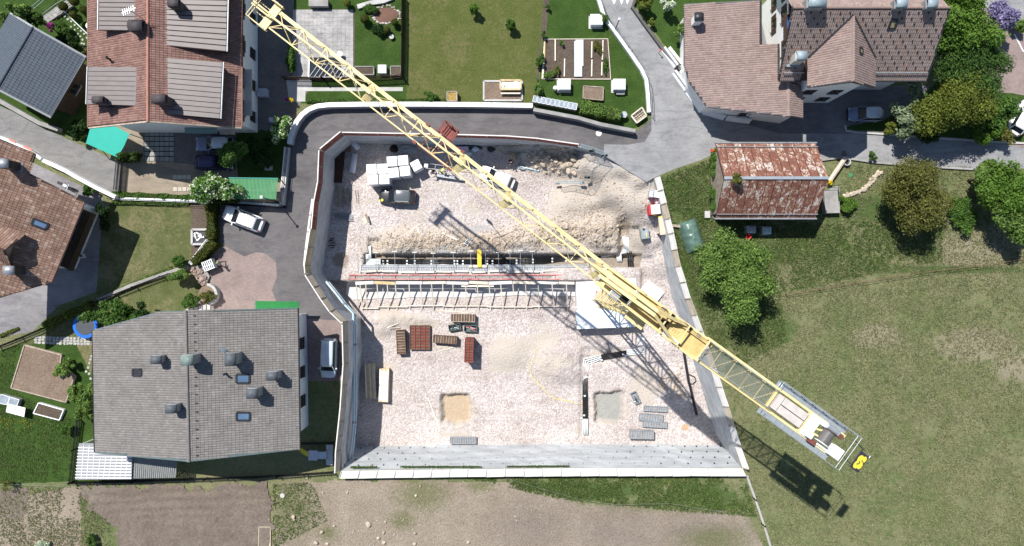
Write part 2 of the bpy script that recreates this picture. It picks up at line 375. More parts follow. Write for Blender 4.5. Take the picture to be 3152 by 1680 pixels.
def G(x, y, u, v, z, rx, ry, rot=0.0):
    """bump profile 0..1 round a photo pixel"""
    c = P(u, v, z); dx, dy = x - c.x, y - c.y; cr, sr = math.cos(rot), math.sin(rot); X, Y = (dx * cr + dy * sr) / rx, (-dx * sr + dy * cr) / ry
    return np.exp(-(X * X + Y * Y) ** 1.3)
YW = P(1400, 862, ZL).y; XW = P(1772, 862, ZL).x        # formwork wall line
def box01(x, y, u0, v0, u1, v1, z, soft=.25):
    a, b = P(u0, v1, z), P(u1, v0, z); f = lambda t: np.clip(t / soft + .5, 0, 1)
    return f(x - a.x) * f(b.x - x) * f(y - a.y) * f(b.y - y)
def hz(x, y, detail=True):
    x = np.atleast_1d(np.asarray(x, float)); y = np.atleast_1d(np.asarray(y, float))
    zu, zl = _idw(x, y, CU), _idw(x, y, np.vstack([CL, CU[-6:]]))
    t = np.clip((x - XW) / 6.0, 0, 1); z = np.where(y > YW, zu, zl)
    side = np.clip((y - (YW - 3.5)) / 5.5, 0, 1); zr = zl * (1 - side) + zu * side; z = z * (1 - t) + zr * t
    # rubble ridge above the pipe trench
    n1 = fbm(x, y, .55, 3); n2 = fbm(x, y, 2.2, 4)
    rid = sum(G(x, y, u, v, ZU, a, b) for u, v, a, b in ((1250, 742, 2.6, 1.3), (1380, 735, 2.2, 1.4), (1480, 752, 2.2, 1.0), (1610, 735, 2.4, 1.5), (1740, 712, 2.8, 1.6), (1830, 722, 2.4, 1.7), (1880, 748, 1.6, 1.0)))
    z += np.clip(rid, 0, 1.2) * (.75 + 1.0 * n1 + .5 * n2)
    # boulder heap by the entry
    hp = G(x, y, 1700, 490, ZU, 2.6, 1.6) + G(x, y, 1755, 500, ZU, 1.6, 1.5) + .7 * G(x, y, 1650, 475, ZU, 2, 1.2); z += np.clip(hp, 0, 1.15) * (1.5 + 1.1 * n1 + .6 * n2)
    # soil bank below the road
    z += 1.5 * np.clip(G(x, y, 1600, 438, ZU, 5, .9) + G(x, y, 1740, 455, ZU, 3, .8), 0, 1) * (1 + n1)
    # trenches
    z -= .95 * box01(x, y, 1120, 782, 1975, 822, ZU); z -= .8 * box01(x, y, 1905, 700, 1965, 800, ZU, .5); z -= .5 * box01(x, y, 1135, 735, 1170, 800, ZU, .3); z -= .5 * box01(x, y, 1975, 790, 2010, 905, ZU, .3)
    z -= .9 * G(x, y, 1915, 690, ZU, .9, .8)
    # mounds and water pits of the lower level
    z += .55 * G(x, y, 1570, 1085, ZL, 2.3, 1.9) + (1.0 + .8 * n1) * G(x, y, 1715, 1105, ZL, 2.6, 1.8) + .6 * G(x, y, 1750, 1150, ZL, 2.4, 1.3)
    z += (.45 + n1) * np.clip(G(x, y, 1250, 985, ZL, 3.4, .7) + G(x, y, 1180, 1000, ZL, 1.6, 1.3), 0, 1)
    xw, yw = x + .55 * fbm(x, y, .9, 61) + .25 * fbm(x, y, 4, 63), y + .55 * fbm(x, y, .9, 62) + .25 * fbm(x, y, 4, 64)
    z -= .85 * (box01(xw, yw, 1360, 1214, 1448, 1302, ZL, .4) + box01(xw, yw, 1832, 1208, 1918, 1300, ZL, .4)) - .14 * (G(x, y, 1404, 1258, ZL, 2.2, 2.2) + G(x, y, 1875, 1254, ZL, 2.2, 2.2))
    z -= .22 * box01(x, y, 1785, 1095, 1818, 1345, ZL, .3); z -= .22 * box01(x, y, 1790, 1070, 1995, 1118, ZL, .4)
    if detail: rg = np.clip(rid + hp + G(x, y, 1715, 1110, ZL, 3, 2), 0, 1); z += .10 * n1 + .10 * n2 * (.5 + 1.6 * rg) + (.05 + .16 * rg) * fbm(x, y, 5, 9, 3)
    return z
def PF(u, v):
    """photo pixel -> point on the pit floor"""
    z = ZU if v < 850 else ZL
    for _ in range(7):
        p = P(u, v, z); z = float(hz(p.x, p.y)[0])
    return P(u, v, z)

# ------------------------------------------------------------------ ground sheet with the pit cut out
def ground():
    bm = bmesh.new(); B = 260.0
    out = [bm.verts.new(p) for p in ((-B, -B, 0), (B, -B, 0), (B, B, 0), (-B, B, 0))]
    pin = [bm.verts.new(p) for p in PIT]
    for L in (out, pin):
        for i in range(len(L)): bm.edges.new((L[i], L[(i + 1) % len(L)]))
    bmesh.ops.triangle_fill(bm, use_beauty=True, use_dissolve=False, edges=bm.edges[:])
    bmesh.ops.recalc_face_normals(bm, faces=bm.faces[:])
    for f in bm.faces:
        if f.normal.z < 0: f.normal_flip()
    me = bpy.data.meshes.new('ground'); bm.to_mesh(me); bm.free()
    o = link('ground', me, None, MEADOW); setp(o, 'rough green and straw coloured meadow around the building site', 'ground', kind='structure')
ground()
def sheet(name, px, z, mat, amp=.0, step=.5, kind='structure', label=None):
    pts = PP(px, 0); pts = rough(pts, amp, step) if amp else pts
    m = MB(); m.quad(*[(p.x, p.y, z) for p in pts]); me = m.mesh(name)
    if me.polygons[0].normal.z < 0: me.flip_normals()
    o = link(name, me, None, mat); setp(o, label, None, None, kind); return o
def field(name, px, z, mat, step, hf, amp=.25, kind='structure'):
    """soil surface with relief"""
    pts = rough(PP(px, 0), amp, .4); xs = [p.x for p in pts]; ys = [p.y for p in pts]
    gx = np.arange(min(xs), max(xs) + step, step); gy = np.arange(min(ys), max(ys) + step, step); X, Y = np.meshgrid(gx, gy)
    ok = inpoly(X, Y, pts); Z = z + hf(X, Y); idx = -np.ones(X.shape, int)
    q = ok[:-1, :-1] & ok[1:, :-1] & ok[:-1, 1:] & ok[1:, 1:]
    use = np.zeros_like(ok); use[:-1, :-1] |= q; use[1:, :-1] |= q; use[:-1, 1:] |= q; use[1:, 1:] |= q
    edge = np.zeros_like(q, float); idx[use] = np.arange(use.sum()); j, i = np.nonzero(q)
    F = np.stack([idx[j, i], idx[j, i + 1], idx[j + 1, i + 1], idx[j + 1, i]], 1); V = np.stack([X[use], Y[use], Z[use]], 1)
    me = npmesh(name, V, F); me.polygons.foreach_set('use_smooth', [True] * len(me.polygons)); return setp(link(name, me, None, mat), None, None, None, kind)

# ---- pit floor
def pit_floor():
    st = .17; xs = [p.x for p in PIT]; ys = [p.y for p in PIT]
    X, Y = np.meshgrid(np.arange(min(xs) - .3, max(xs) + .5, st), np.arange(min(ys) - .3, max(ys) + .5, st))
    ok = inpoly(X, Y, PIT); d = ok.copy()
    for a in (-1, 1, -2, 2): d |= np.roll(ok, a, 0) | np.roll(ok, a, 1)
    ok = d; Z = hz(X.ravel(), Y.ravel()).reshape(X.shape); q = ok[:-1, :-1] & ok[1:, :-1] & ok[:-1, 1:] & ok[1:, 1:]
    use = np.zeros_like(ok); use[:-1, :-1] |= q; use[1:, :-1] |= q; use[:-1, 1:] |= q; use[1:, 1:] |= q
    idx = -np.ones(X.shape, int); idx[use] = np.arange(use.sum()); j, i = np.nonzero(q)
    F = np.stack([idx[j, i], idx[j, i + 1], idx[j + 1, i + 1], idx[j + 1, i]], 1); x, y = X[use], Y[use]
    me = npmesh('pit_floor', np.stack([x, y, Z[use]], 1), F); me.polygons.foreach_set('use_smooth', [True] * len(me.polygons))
    g = lambda u, v, a, b, z=ZU: G(x, y, u, v, z, a, b)
    soil = sum(g(u, v, a, b) for u, v, a, b in ((1250, 735, 3.4, 1.8), (1400, 740, 3.4, 1.8), (1560, 745, 3.4, 1.5), (1700, 720, 4, 2.2), (1850, 735, 4, 2.4), (1700, 490, 3.6, 2.2), (1600, 440, 6, 1.2), (1850, 570, 4.2, 2.2), (1900, 620, 4, 2), (1880, 690, 2.4, 1.8), (1150, 770, 1.6, 1.6), (1800, 630, 4.2, 1.8), (1930, 760, 1.8, 2.0), (1760, 590, 2, 1.6)))
    soil += sum(g(u, v, a, b, ZL) for u, v, a, b in ((1565, 1085, 2.6, 2.3), (1250, 985, 3.4, .8), (1404, 1258, 2.3, 2.3), (1876, 1255, 2.3, 2.2), (1200, 960, 1.5, 1.2), (1985, 1180, 2.0, 2.6), (1880, 1090, 3, .8), (1700, 1110, 2.6, .8)))
    q_ = random.Random(9); soil += sum(.55 * g(q_.uniform(1130, 1700), q_.uniform(560, 680), q_.uniform(.8, 2.6), q_.uniform(.3, .9)) for _ in range(9)) + sum(.55 * g(q_.uniform(1150, 2050), q_.uniform(1000, 1340), q_.uniform(.8, 3), q_.uniform(.3, 1), ZL) for _ in range(14))
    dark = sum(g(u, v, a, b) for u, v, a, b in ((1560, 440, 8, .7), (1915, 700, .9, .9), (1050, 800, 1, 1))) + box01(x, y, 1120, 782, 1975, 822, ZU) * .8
    grey = sum(g(u, v, a, b) for u, v, a, b in ((1240, 780, 2, .7), (1380, 772, 2.6, .8), (1600, 765, 1.6, .8), (1480, 705, 1.4, .5)))
    pale = sum(g(u, v, a, b, -.5) for u, v, a, b in ((1915, 495, 3, 1.0),))
    orange = g(2110, 1315, .5, .5, ZL) * 1.2
    xw, yw = x + .55 * fbm(x, y, .9, 61) + .25 * fbm(x, y, 4, 63), y + .55 * fbm(x, y, .9, 62) + .25 * fbm(x, y, 4, 64); mud = box01(xw, yw, 1364, 1218, 1444, 1298, ZL, .3); cem = box01(xw, yw, 1837, 1213, 1914, 1295, ZL, .3)
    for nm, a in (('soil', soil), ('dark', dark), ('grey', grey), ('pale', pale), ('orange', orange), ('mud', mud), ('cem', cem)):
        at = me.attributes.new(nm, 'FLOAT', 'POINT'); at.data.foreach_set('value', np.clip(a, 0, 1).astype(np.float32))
    s = NT('pit_gravel'); p = s.pos(False); v = s.n('TexVoronoi'); v.inputs['Scale'].default_value = 6.5; s.l(p, v.inputs['Vector'])
    vc = s.n('SeparateColor'); s.l(v.outputs['Color'], vc.inputs[0]); b = s.noise(p, 1.1, 6, .75); n = s.noise(p, 5, 6, .8); bigv = s.noise(p, .16, 5, .6)
    gv = s.ramp(vc.outputs[0], [(0, (.43, .395, .385)), (.35, (.545, .51, .50)), (.7, (.60, .575, .565)), (1, (.70, .69, .685))])
    gv = s.mix(1.0, gv, s.ramp(v.outputs['Distance'], [(0, (1.06, 1.06, 1.06)), (.7, (.80, .79, .78))]), 'MULTIPLY')
    gv = s.mix(1.0, gv, s.ramp(bigv, [(.3, (.90, .84, .81)), (.7, (1.12, 1.09, 1.07))]), 'MULTIPLY'); rut = s.noise(s.pos(False, (.16, .8, .5)), .9, 5, .7, .8)
    gv = s.mix(1.0, gv, s.ramp(rut, [(.33, (.80, .755, .72)), (.47, (.985, .965, .95)), (.7, (1.04, 1.025, 1.01))]), 'MULTIPLY')
    def over(base, nm, col, k=1.6, st=1.0):
        f = s.math('ADD', s.math('MULTIPLY', s.attr(nm), k), s.math('MULTIPLY', s.math('SUBTRACT', b, .55), 2.4)); return s.mix(s.math('MULTIPLY', s.ramp(f, [(.3, (0, 0, 0)), (.75, (1, 1, 1))]), st), base, col)
    so_ = s.mix(n, (.39, .335, .28), (.57, .51, .44)); g0 = over(gv, 'soil', so_, 1.5, .9); g0 = over(g0, 'grey', s.mix(n, (.30, .30, .30), (.5, .49, .47)), 1.5, .9)
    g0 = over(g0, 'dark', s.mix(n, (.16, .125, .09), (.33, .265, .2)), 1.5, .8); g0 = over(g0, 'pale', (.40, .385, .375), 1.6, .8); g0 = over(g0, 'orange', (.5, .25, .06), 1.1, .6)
    g0 = s.mix(s.math('MULTIPLY', s.attr('mud'), .95), g0, s.mix(bigv, (.42, .315, .205), (.50, .39, .27))); g0 = s.mix(s.math('MULTIPLY', s.attr('cem'), .95), g0, s.mix(b, (.27, .27, .245), (.36, .355, .33)))
    s.col(g0); s.b.inputs['Roughness'].default_value = .92; s.b.inputs['Specular IOR Level'].default_value = .15
    s.bump(s.math('ADD', s.math('MULTIPLY', v.outputs['Distance'], -.8), n), .9, .09)
    setp(link('pit_floor', me, None, s.m), 'pinkish white gravel floor of the excavated pit', None, None, 'structure')
pit_floor()

# ---- pit walls of sprayed concrete
def pit_walls():
    n = len(PIT); m = MB(); t = T('retaining_wall', 'pale sprayed concrete retaining wall lining the excavated pit', 'wall', PIT[17], world=True)
    def inset(i):                    # how far the foot of the wall stands into the pit
        return {16: (-.35, 1.15), 17: (0, 1.25), 18: (0, 1.25), 19: (.25, 1.2)}.get(i, (.18, 0) if i in (20, 21, 22, 23) else ((.3, -.1) if 25 <= i <= 31 else ((-.35, -.0) if 8 <= i <= 15 else (0, -.1))))
    for i in range(n):
        if i in (5, 6): continue     # the open ramp
        a, b = PIT[i], PIT[(i + 1) % n]; ia, ib = inset(i), inset((i + 1) % n)
        L = (b - a).length; k = max(1, int(L / 1.2)); w = []
        for q in range(k + 1):
            f = q / k; row = []
            for h in range(6):
                g = h / 5; z = -.02 - g * 7.0; x = a.x + (b.x - a.x) * f + (ia[0] + (ib[0] - ia[0]) * f) * g; y = a.y + (b.y - a.y) * f + (ia[1] + (ib[1] - ia[1]) * f) * g
                e = .10 if 0 < h < 5 and 0 < q < k else 0
                row.append((x + e * mnoise.noise((x, y, z)), y + e * mnoise.noise((y, z, x)), z))
            w.append(row)
        for q in range(k):
            for h in range(5): m.add([w[q][h], w[q + 1][h], w[q + 1][h + 1], w[q][h + 1]], [(0, 1, 2, 3)])
    m.build('wall_face', SHOT, t)
    # soil nails in the long wall, a strip of grass on its edge
    nb = MB().box(0, 0, .03, .16, .16, .06).box(0, 0, .1, .05, .05, .2); me = nb.mesh('soil_nail'); me.materials.append(DKMETAL)
    rr = random.Random(3)
    for row in range(4):
        for c in range(30):
            g = .16 + row * .22; f = (c + .5 * (row % 2) + .2 * rr.random()) / 30; a, b = PIT[19], PIT[16]
            x = a.x + (b.x - a.x) * f; y = a.y + (b.y - a.y) * f + 1.22 * g; z = -7.0 * g
            o = link('soil_nail', me, t); o.location = Vector((x, y, z)) - ORG[t.name]; o.rotation_euler = (R(-78), 0, rr.uniform(-.3, .3))
pit_walls()

# ------------------------------------------------------------------ roads, yards, lawns, beds
sheet('road', [(1833, -40), (1962, -40), (1947, 19), (2040, 145), (2095, 212), (2130, 270), (2177, 330), (2300, 330), (2480, 300), (2600, 330), (2600, 408), (2725, 413), (2900, 427), (3060, 437), (3200, 444), (3200, 512), (3100, 524), (2870, 512), (2700, 499), (2590, 484), (2530, 490), (2200, 490), (2183, 480), (2155, 493), (2080, 518), (2014, 547), (1990, 560), (1858, 478), (1860, 444), (1930, 446), (1985, 436), (2006, 400), (2004, 330), (1995, 265), (1985, 230), (1955, 185), (1920, 135), (1892, 95), (1858, 55)], .008, ASPL, .05, 1.2)
sheet('road', [(2016, 352), (2020, 400), (2000, 434), (1930, 450), (1864, 446), (1862, 480), (1780, 450), (1650, 430), (1560, 422), (1380, 417), (1057, 411), (990, 461), (984, 563), (976, 619), (956, 713), (940, 820), (940, 838), (1003, 913), (1030, 950), (1060, 988), (1000, 984), (960, 980), (925, 985), (915, 940), (850, 930), (836, 892), (851, 850), (846, 805), (812, 780), (790, 778), (752, 791), (711, 770), (690, 755), (672, 735), (674, 640), (690, 625), (870, 622), (890, 470), (905, 400), (930, 360), (965, 335), (1000, 326), (1300, 320), (1560, 318), (1640, 340), (1780, 366), (1960, 404), (1990, 380)], .004, ASPH, .06, .8)
sheet('paving', [(690, 753), (711, 768), (752, 789), (790, 776), (812, 778), (848, 803), (853, 850), (838, 892), (852, 932), (915, 945), (915, 1010), (600, 1010), (600, 930), (650, 900), (640, 790)], .012, PAVER, .04)
sheet('paving', [(915, 981), (1062, 986), (1062, 1172), (915, 1172)], .010, PAVER, .04)
sheet('road', [(-60, 300), (60, 352), (150, 402), (373, 500), (376, 590), (354, 612), (200, 535), (0, 424), (-60, 395)], .006, ASPG, .04)
sheet('yard', [(376, 490), (265, 440), (300, 370), (900, 370), (880, 640), (360, 612), (372, 590)], .004, YARD, .05)
sheet('grass_patch', [(720, 400), (890, 400), (862, 560), (735, 560)], .010, LAWNG, .15)
sheet('paving', [(440, 372), (735, 372), (712, 520), (540, 500), (440, 470)], .012, PAVER2, .05)
sheet('terrace', [(60, 480), (310, 600), (330, 660), (316, 690), (316, 890), (180, 940), (100, 1020), (-60, 1050), (-60, 480)], .004, TERR, .05)
sheet('lawn', [(340, 622), (588, 628), (592, 790), (560, 822), (470, 862), (330, 930), (296, 905), (312, 700)], .010, LAWND, .12)
sheet('flower_bed', [(588, 626), (652, 626), (655, 735), (610, 800), (590, 800)], .012, DARKSOIL, .08)
sheet('lawn', [(560, 830), (610, 850), (650, 905), (560, 955), (470, 965), (300, 1015), (280, 1150), (230, 1050), (60, 1060), (90, 1045), (330, 935)], .012, LAWND, .1)
sheet('lawn', [(-40, 1090), (75, 1055), (250, 1060), (300, 1015), (300, 1480), (-40, 1490)], .008, LAWNG, .12)
sheet('garden_ground', [(-60, -60), (320, -60), (320, 380), (265, 440), (-60, 300)], .006, LAWNG, .1)
sheet('yard', [(730, -60), (905, -60), (905, 260), (960, 260), (910, 345), (880, 400), (730, 400)], .006, PAVER2, .05)
sheet('lawn', [(905, -60), (1250, -60), (1250, 268), (905, 268)], .009, LAWNG, .1)
sheet('garden_strip', [(905, 255), (1260, 255), (1260, 318), (905, 318)], .005, LAWNG, .1)
sheet('path', [(880, 240), (960, 240), (960, 268), (1240, 268), (1240, 280), (940, 280), (940, 312), (890, 312)], .012, CONC)
sheet('lawn', [(1250, -60), (1680, -60), (1668, 150), (1655, 260), (1640, 318), (1250, 318)], .008, LAWN, .1)
sheet('lawn', [(1690, -60), (1834, -40), (1900, 110), (1990, 250), (2000, 330), (1990, 380), (1950, 395), (1655, 345), (1660, 240)], .009, LAWNG, .1)
sheet('garden_bed', [(1678, -60), (1694, -60), (1682, 118), (1668, 120), (1650, 320), (1640, 320), (1662, 130)], .013, DARKSOIL, .08)
sheet('lawn', [(1950, 10), (1990, -60), (2345, -60), (2345, 60), (2130, 240), (2040, 130)], .010, LAWNG, .1)
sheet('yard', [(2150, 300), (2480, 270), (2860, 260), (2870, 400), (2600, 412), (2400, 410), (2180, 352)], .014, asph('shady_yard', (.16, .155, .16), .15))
sheet('planting_bed', [(2600, 398), (2720, 404), (2900, 420), (3152, 436), (3200, 300), (3060, 280), (2900, 240), (2830, 300), (2715, 372), (2620, 384)], .018, LAWNG, .15)
sheet('car_park', [(3020, -60), (3220, -60), (3220, 470), (3080, 440), (3040, 250), (3000, 90)], .016, PAVER, .05)
sheet('road', [(2990, -60), (3220, -60), (3220, 78), (3110, 75), (3040, 30)], .021, ASPL, .05)
# soil of the fields
def furrow(X, Y): return .06 + .05 * np.sin(Y * 6.2 - X * .25 + 5 * fbm(X, Y, .35, 21)) * np.clip((Y + 29) / 4 + .2, .0, 1) * np.clip(.6 + 2.2 * fbm(X, Y, .5, 24), 0, 1) + .14 * fbm(X, Y, 1.6, 22) + .13 * fbm(X, Y, 5.0, 23)
field('soil_field', [(262, 1495), (600, 1492), (830, 1482), (842, 1560), (838, 1700), (360, 1700), (345, 1600), (258, 1560)], .05, SOIL, .16, furrow, 1.1)
field('soil_field', [(-40, 1500), (90, 1500), (100, 1560), (60, 1600), (-40, 1580)], .03, SOIL, .2, lambda X, Y: .1 * fbm(X, Y, 2, 25), .5)
sheet('earth_strip', [(-60, 1560), (215, 1495), (245, 1500), (250, 1700), (-60, 1700)], .009, BARE, .3)
field('bare_field', [(850, 1482), (1040, 1474), (1560, 1480), (1660, 1510), (1800, 1545), (2060, 1555), (2300, 1575), (2370, 1710), (842, 1710)], .03, BARE, .2, lambda X, Y: .07 * fbm(X, Y, 1.4, 31) + .05 * fbm(X, Y, 6, 32), .4)
# worn track of soil where the ramp leaves the road, wet stain, repair outlines
sheet('crossing_marks', [(1884, 0), (1896, 0), (1890, 13)], .016, WHITE); sheet('crossing_marks', [(1907, -2), (1919, 0), (1913, 14)], .016, WHITE); sheet('crossing_marks', [(1926, 0), (1937, 0), (1931, 13)], .016, WHITE)
for k in range(3): sheet('crossing_marks', [(3107 + k * 23, 43), (3117 + k * 23, 43), (3112 + k * 23, 58)], .028, WHITE)
sheet('parking_line', [(3120, 105), (3124, 104), (3152, 158), (3149, 160)], .024, WHITE)
# ------------------------------------------------------------------ houses
def tilemat(name, cols, blot=(.6, 1.15), rough_=.85):
    s = NT(name); g = s.n('NewGeometry'); oi = s.n('ObjectInfo')
    r = s.math('FRACT', s.math('ADD', g.outputs['Random Per Island'], oi.outputs['Random'])); k = len(cols)
    c = s.ramp(r, [(i / (k - 1), cols[i]) for i in range(k)]); p = s.pos(False)
    c = s.mix(1.0, c, s.ramp(s.noise(p, .7, 6, .75), [(.3, (blot[0],) * 3), (.7, (blot[1],) * 3)]), 'MULTIPLY')
    c = s.mix(1.0, c, s.ramp(s.noise(p, 7, 5, .8), [(.3, (.72, .7, .7)), (.7, (1.2, 1.2, 1.18))]), 'MULTIPLY')
    s.col(c); s.b.inputs['Roughness'].default_value = rough_; s.b.inputs['Specular IOR Level'].default_value = .25; s.bump(s.noise(p, 18, 3), .3, .02); return s.m
T_RED = tilemat('red_clay_tile', [(.2, .112, .092), (.245, .142, .118), (.28, .172, .145), (.215, .12, .1)])
T_BRN = tilemat('brown_clay_tile', [(.215, .132, .098), (.275, .172, .13), (.245, .15, .115), (.38, .28, .225)])
T_GRY = tilemat('grey_concrete_tile', [(.175, .163, .153), (.205, .193, .182), (.19, .177, .167), (.23, .218, .207)], (.8, 1.12))
T_PNK = tilemat('pink_clay_tile', [(.26, .195, .175), (.31, .235, .212), (.285, .213, .19), (.25, .175, .155)], (.8, 1.1))
T_DRK = tilemat('dark_brown_tile', [(.225, .18, .165), (.27, .218, .2), (.245, .198, .182), (.30, .205, .165)], (.8, 1.15))
T_SLT = tilemat('slate_tile', [(.068, .085, .108), (.08, .10, .125), (.072, .09, .115)], (.9, 1.08), .55)
def tile_mesh(w, l, arch, name):
    xs = [-.5, -.28, 0, .28, .5]; zz = [0, .75, 1, .75, 0]; m = MB(); V = []
    for y, z in ((l * .55, .012), (-l * .55, .036)): V += [(x * w * .985, y, z + arch * a) for x, a in zip(xs, zz)]
    V += [(x * w * .985, -l * .55, arch * a * .4 - .005) for x, a in zip(xs, zz)]
    F = [(i + 5, i + 6, i + 1, i) for i in range(4)] + [(i + 10, i + 11, i + 6, i + 5) for i in range(4)]
    m.add(V, F); return m
TILES = {}
def tiles(roof, pts, mat, w, l, nmax=150, arch=.05, up=None):
    """clay tiles over a roof plane: nmax nearest the viewer singly, the rest as one mass"""
    pts = [Vector(p) for p in pts]; n = Vector((0, 0, 0))
    for i in range(len(pts)): n += (pts[i] - pts[0]).cross(pts[(i + 1) % len(pts)] - pts[0])
    n.normalize(); n = n if n.z > 0 else -n
    upv = (Vector((0, 0, 1)) - n * n.z).normalized(); al = upv.cross(n).normalized(); o = pts[0]
    q = [((p - o).dot(al), (p - o).dot(upv)) for p in pts]; x0, x1 = min(a for a, b in q), max(a for a, b in q); y0, y1 = min(b for a, b in q), max(b for a, b in q)
    X, Y = np.meshgrid(np.arange(x0 + w / 2, x1, w), np.arange(y0 + l / 2, y1 + l * .3, l)); ok = inpoly(X, Y, q); X, Y = X[ok], Y[ok]
    if not len(X): return
    key = (w, l, arch, mat.name)
    if key not in TILES: m = tile_mesh(w, l, arch, 'tile'); me = m.mesh('tile'); me.materials.append(mat); TILES[key] = (me, np.array(m.v), np.array(m.f))
    me, tv, tf = TILES[key]; A, U, N, O = (np.array(v) for v in (al, upv, n, o))
    C = O + X[:, None] * A + Y[:, None] * U; order = np.argsort(C[:, 0] ** 2 + C[:, 1] ** 2); near, far = order[:nmax], order[nmax:]
    rot = Matrix((al, upv, n)).transposed().to_quaternion(); org = ORG[roof.name]
    for i in near:
        t = bpy.data.objects.new('tile', me); COL.objects.link(t); t.parent = roof; t.rotation_mode = 'QUATERNION'; t.rotation_quaternion = rot; t.location = Vector(C[i]) - org
    if len(far):
        L = tv[:, 0:1] * A + tv[:, 1:2] * U + tv[:, 2:3] * N; V = (C[far][:, None, :] + L[None]).reshape(-1, 3) - np.array(org)
        F = (tf[None] + (np.arange(len(far)) * len(tv))[:, None, None]).reshape(-1, 4); setp(link('tiles', npmesh('tiles', V, F), roof, mat), None, None, None, 'stuff')
def on_plane(u, v, a, b, c):
    """where the sight line through a photo pixel meets the plane a b c"""
    n = (b - a).cross(c - a); o = Vector((0, 0, H)); d = P(u, v, 0) - o; return o + d * ((a - o).dot(n) / d.dot(n))
def deck(t, pts, mat, th=.16, drop=.03, name='roof'):
    m = MB().slab([Vector(p) - Vector((0, 0, drop)) for p in pts], th); return m.build(name, mat, t)
def walls(t, foot, tops, mat, z0=-.1, name='wall'):
    m = MB(); n = len(foot)
    for i in range(n):
        a, b = foot[i], foot[(i + 1) % n]; za, zb = tops[i], tops[(i + 1) % n]
        m.quad((a[0], a[1], z0), (b[0], b[1], z0), (b[0], b[1], zb), (a[0], a[1], za))
    return m.build(name, mat, t)
def window(t, c, along, out, w, h, shut=None):
    """window in a wall: frame, pane and sill"""
    c, a, o = Vector(c), Vector(along).normalized(), Vector(out).normalized(); up = Vector((0, 0, 1)); m = MB()
    m.beam(c - a * w / 2 + up * h / 2 + o * .02, c + a * w / 2 + up * h / 2 + o * .02, .1, .1, o); m.beam(c - a * w / 2 - up * h / 2 + o * .02, c + a * w / 2 - up * h / 2 + o * .02, .1, .1, o)
    for s in (-1, 0, 1): m.beam(c + a * s * w / 2 - up * h / 2 + o * .02, c + a * s * w / 2 + up * h / 2 + o * .02, .09, .1, o)
    f = m.build('window', WOODD, t); MB().quad(*(c + o * .012 + a * x * w / 2 + up * y * h / 2 for x, y in ((-1, -1), (1, -1), (1, 1), (-1, 1)))).build('pane', GLASS, f)
    MB().beam(c - a * (w / 2 + .1) - up * (h / 2 + .06) + o * .08, c + a * (w / 2 + .1) - up * (h / 2 + .06) + o * .08, .2, .06).build('sill', CONC, f)
    if shut:
        for s in (-1, 1): MB().beam(c + a * s * (w * .78) - up * h / 2 + o * .05, c + a * s * (w * .78) + up * h / 2 + o * .05, w * .5, .05, o).build('shutter', WOODD, f)
def edge(m, a, b, w=.14, h=.2, dz=-.04): m.beam(Vector(a) + Vector((0, 0, dz)), Vector(b) + Vector((0, 0, dz)), w, h)
def cowl_mesh(m, c, sx, sy, r, ax):
    """half-barrel hood over a flue, open on two sides"""
    n = 9; pts = []
    for k in range(n + 1):
        a = math.pi * (k / n) * .86 + .12; pts.append((r * math.cos(a), r * .72 * math.sin(a)))
    L = (sy if ax == 'x' else sx) / 2; V = []
    for p, z in pts: V += [(c[0] + p, c[1] - L, c[2] + z), (c[0] + p, c[1] + L, c[2] + z)] if ax == 'x' else [(c[0] - L, c[1] + p, c[2] + z), (c[0] + L, c[1] + p, c[2] + z)]
    m.add(V, [(2 * k, 2 * k + 1, 2 * k + 3, 2 * k + 2) for k in range(n)])
    return m
def chimney(t, u, v, zt, sx, sy, base, mat, cmat, ax='y'):
    p = P(u, v, zt); m = MB().box(p.x, p.y, (zt - .3 + base) / 2, sx, sy, zt - .3 - base); m.box(p.x, p.y, zt - .28, sx * 1.14, sy * 1.14, .1)
    c = m.build('chimney', mat, t); d = MB(); cowl_mesh(d, (p.x, p.y, zt - .16), sx * 1.1, sy * 1.15, (sx if ax == 'x' else sy) * .62, ax); k = d.build('cowl', cmat, c, True)
    s = k.modifiers.new('thick', 'SOLIDIFY'); s.thickness = .05; s.offset = 1
    MB().box(p.x, p.y, base + .16, sx * 1.5, sy * 1.4, .1).build('flashing', cmat, c); return c
def skylight(t, pts, mat=SKYGL):
    """roof window lying on a roof plane; pts: four corners"""
    pts = [Vector(p) for p in pts]; m = MB(); n = (pts[1] - pts[0]).cross(pts[2] - pts[0]).normalized(); n = n if n.z > 0 else -n
    for i in range(4): m.beam(pts[i] + n * .08, pts[(i + 1) % 4] + n * .08, .2, .16, n)
    f = m.build('roof_window', DKMETAL, t); c = sum(pts, Vector()) / 4; MB().quad(*[p.lerp(c, .1) + n * .12 for p in pts]).build('pane', mat, f)

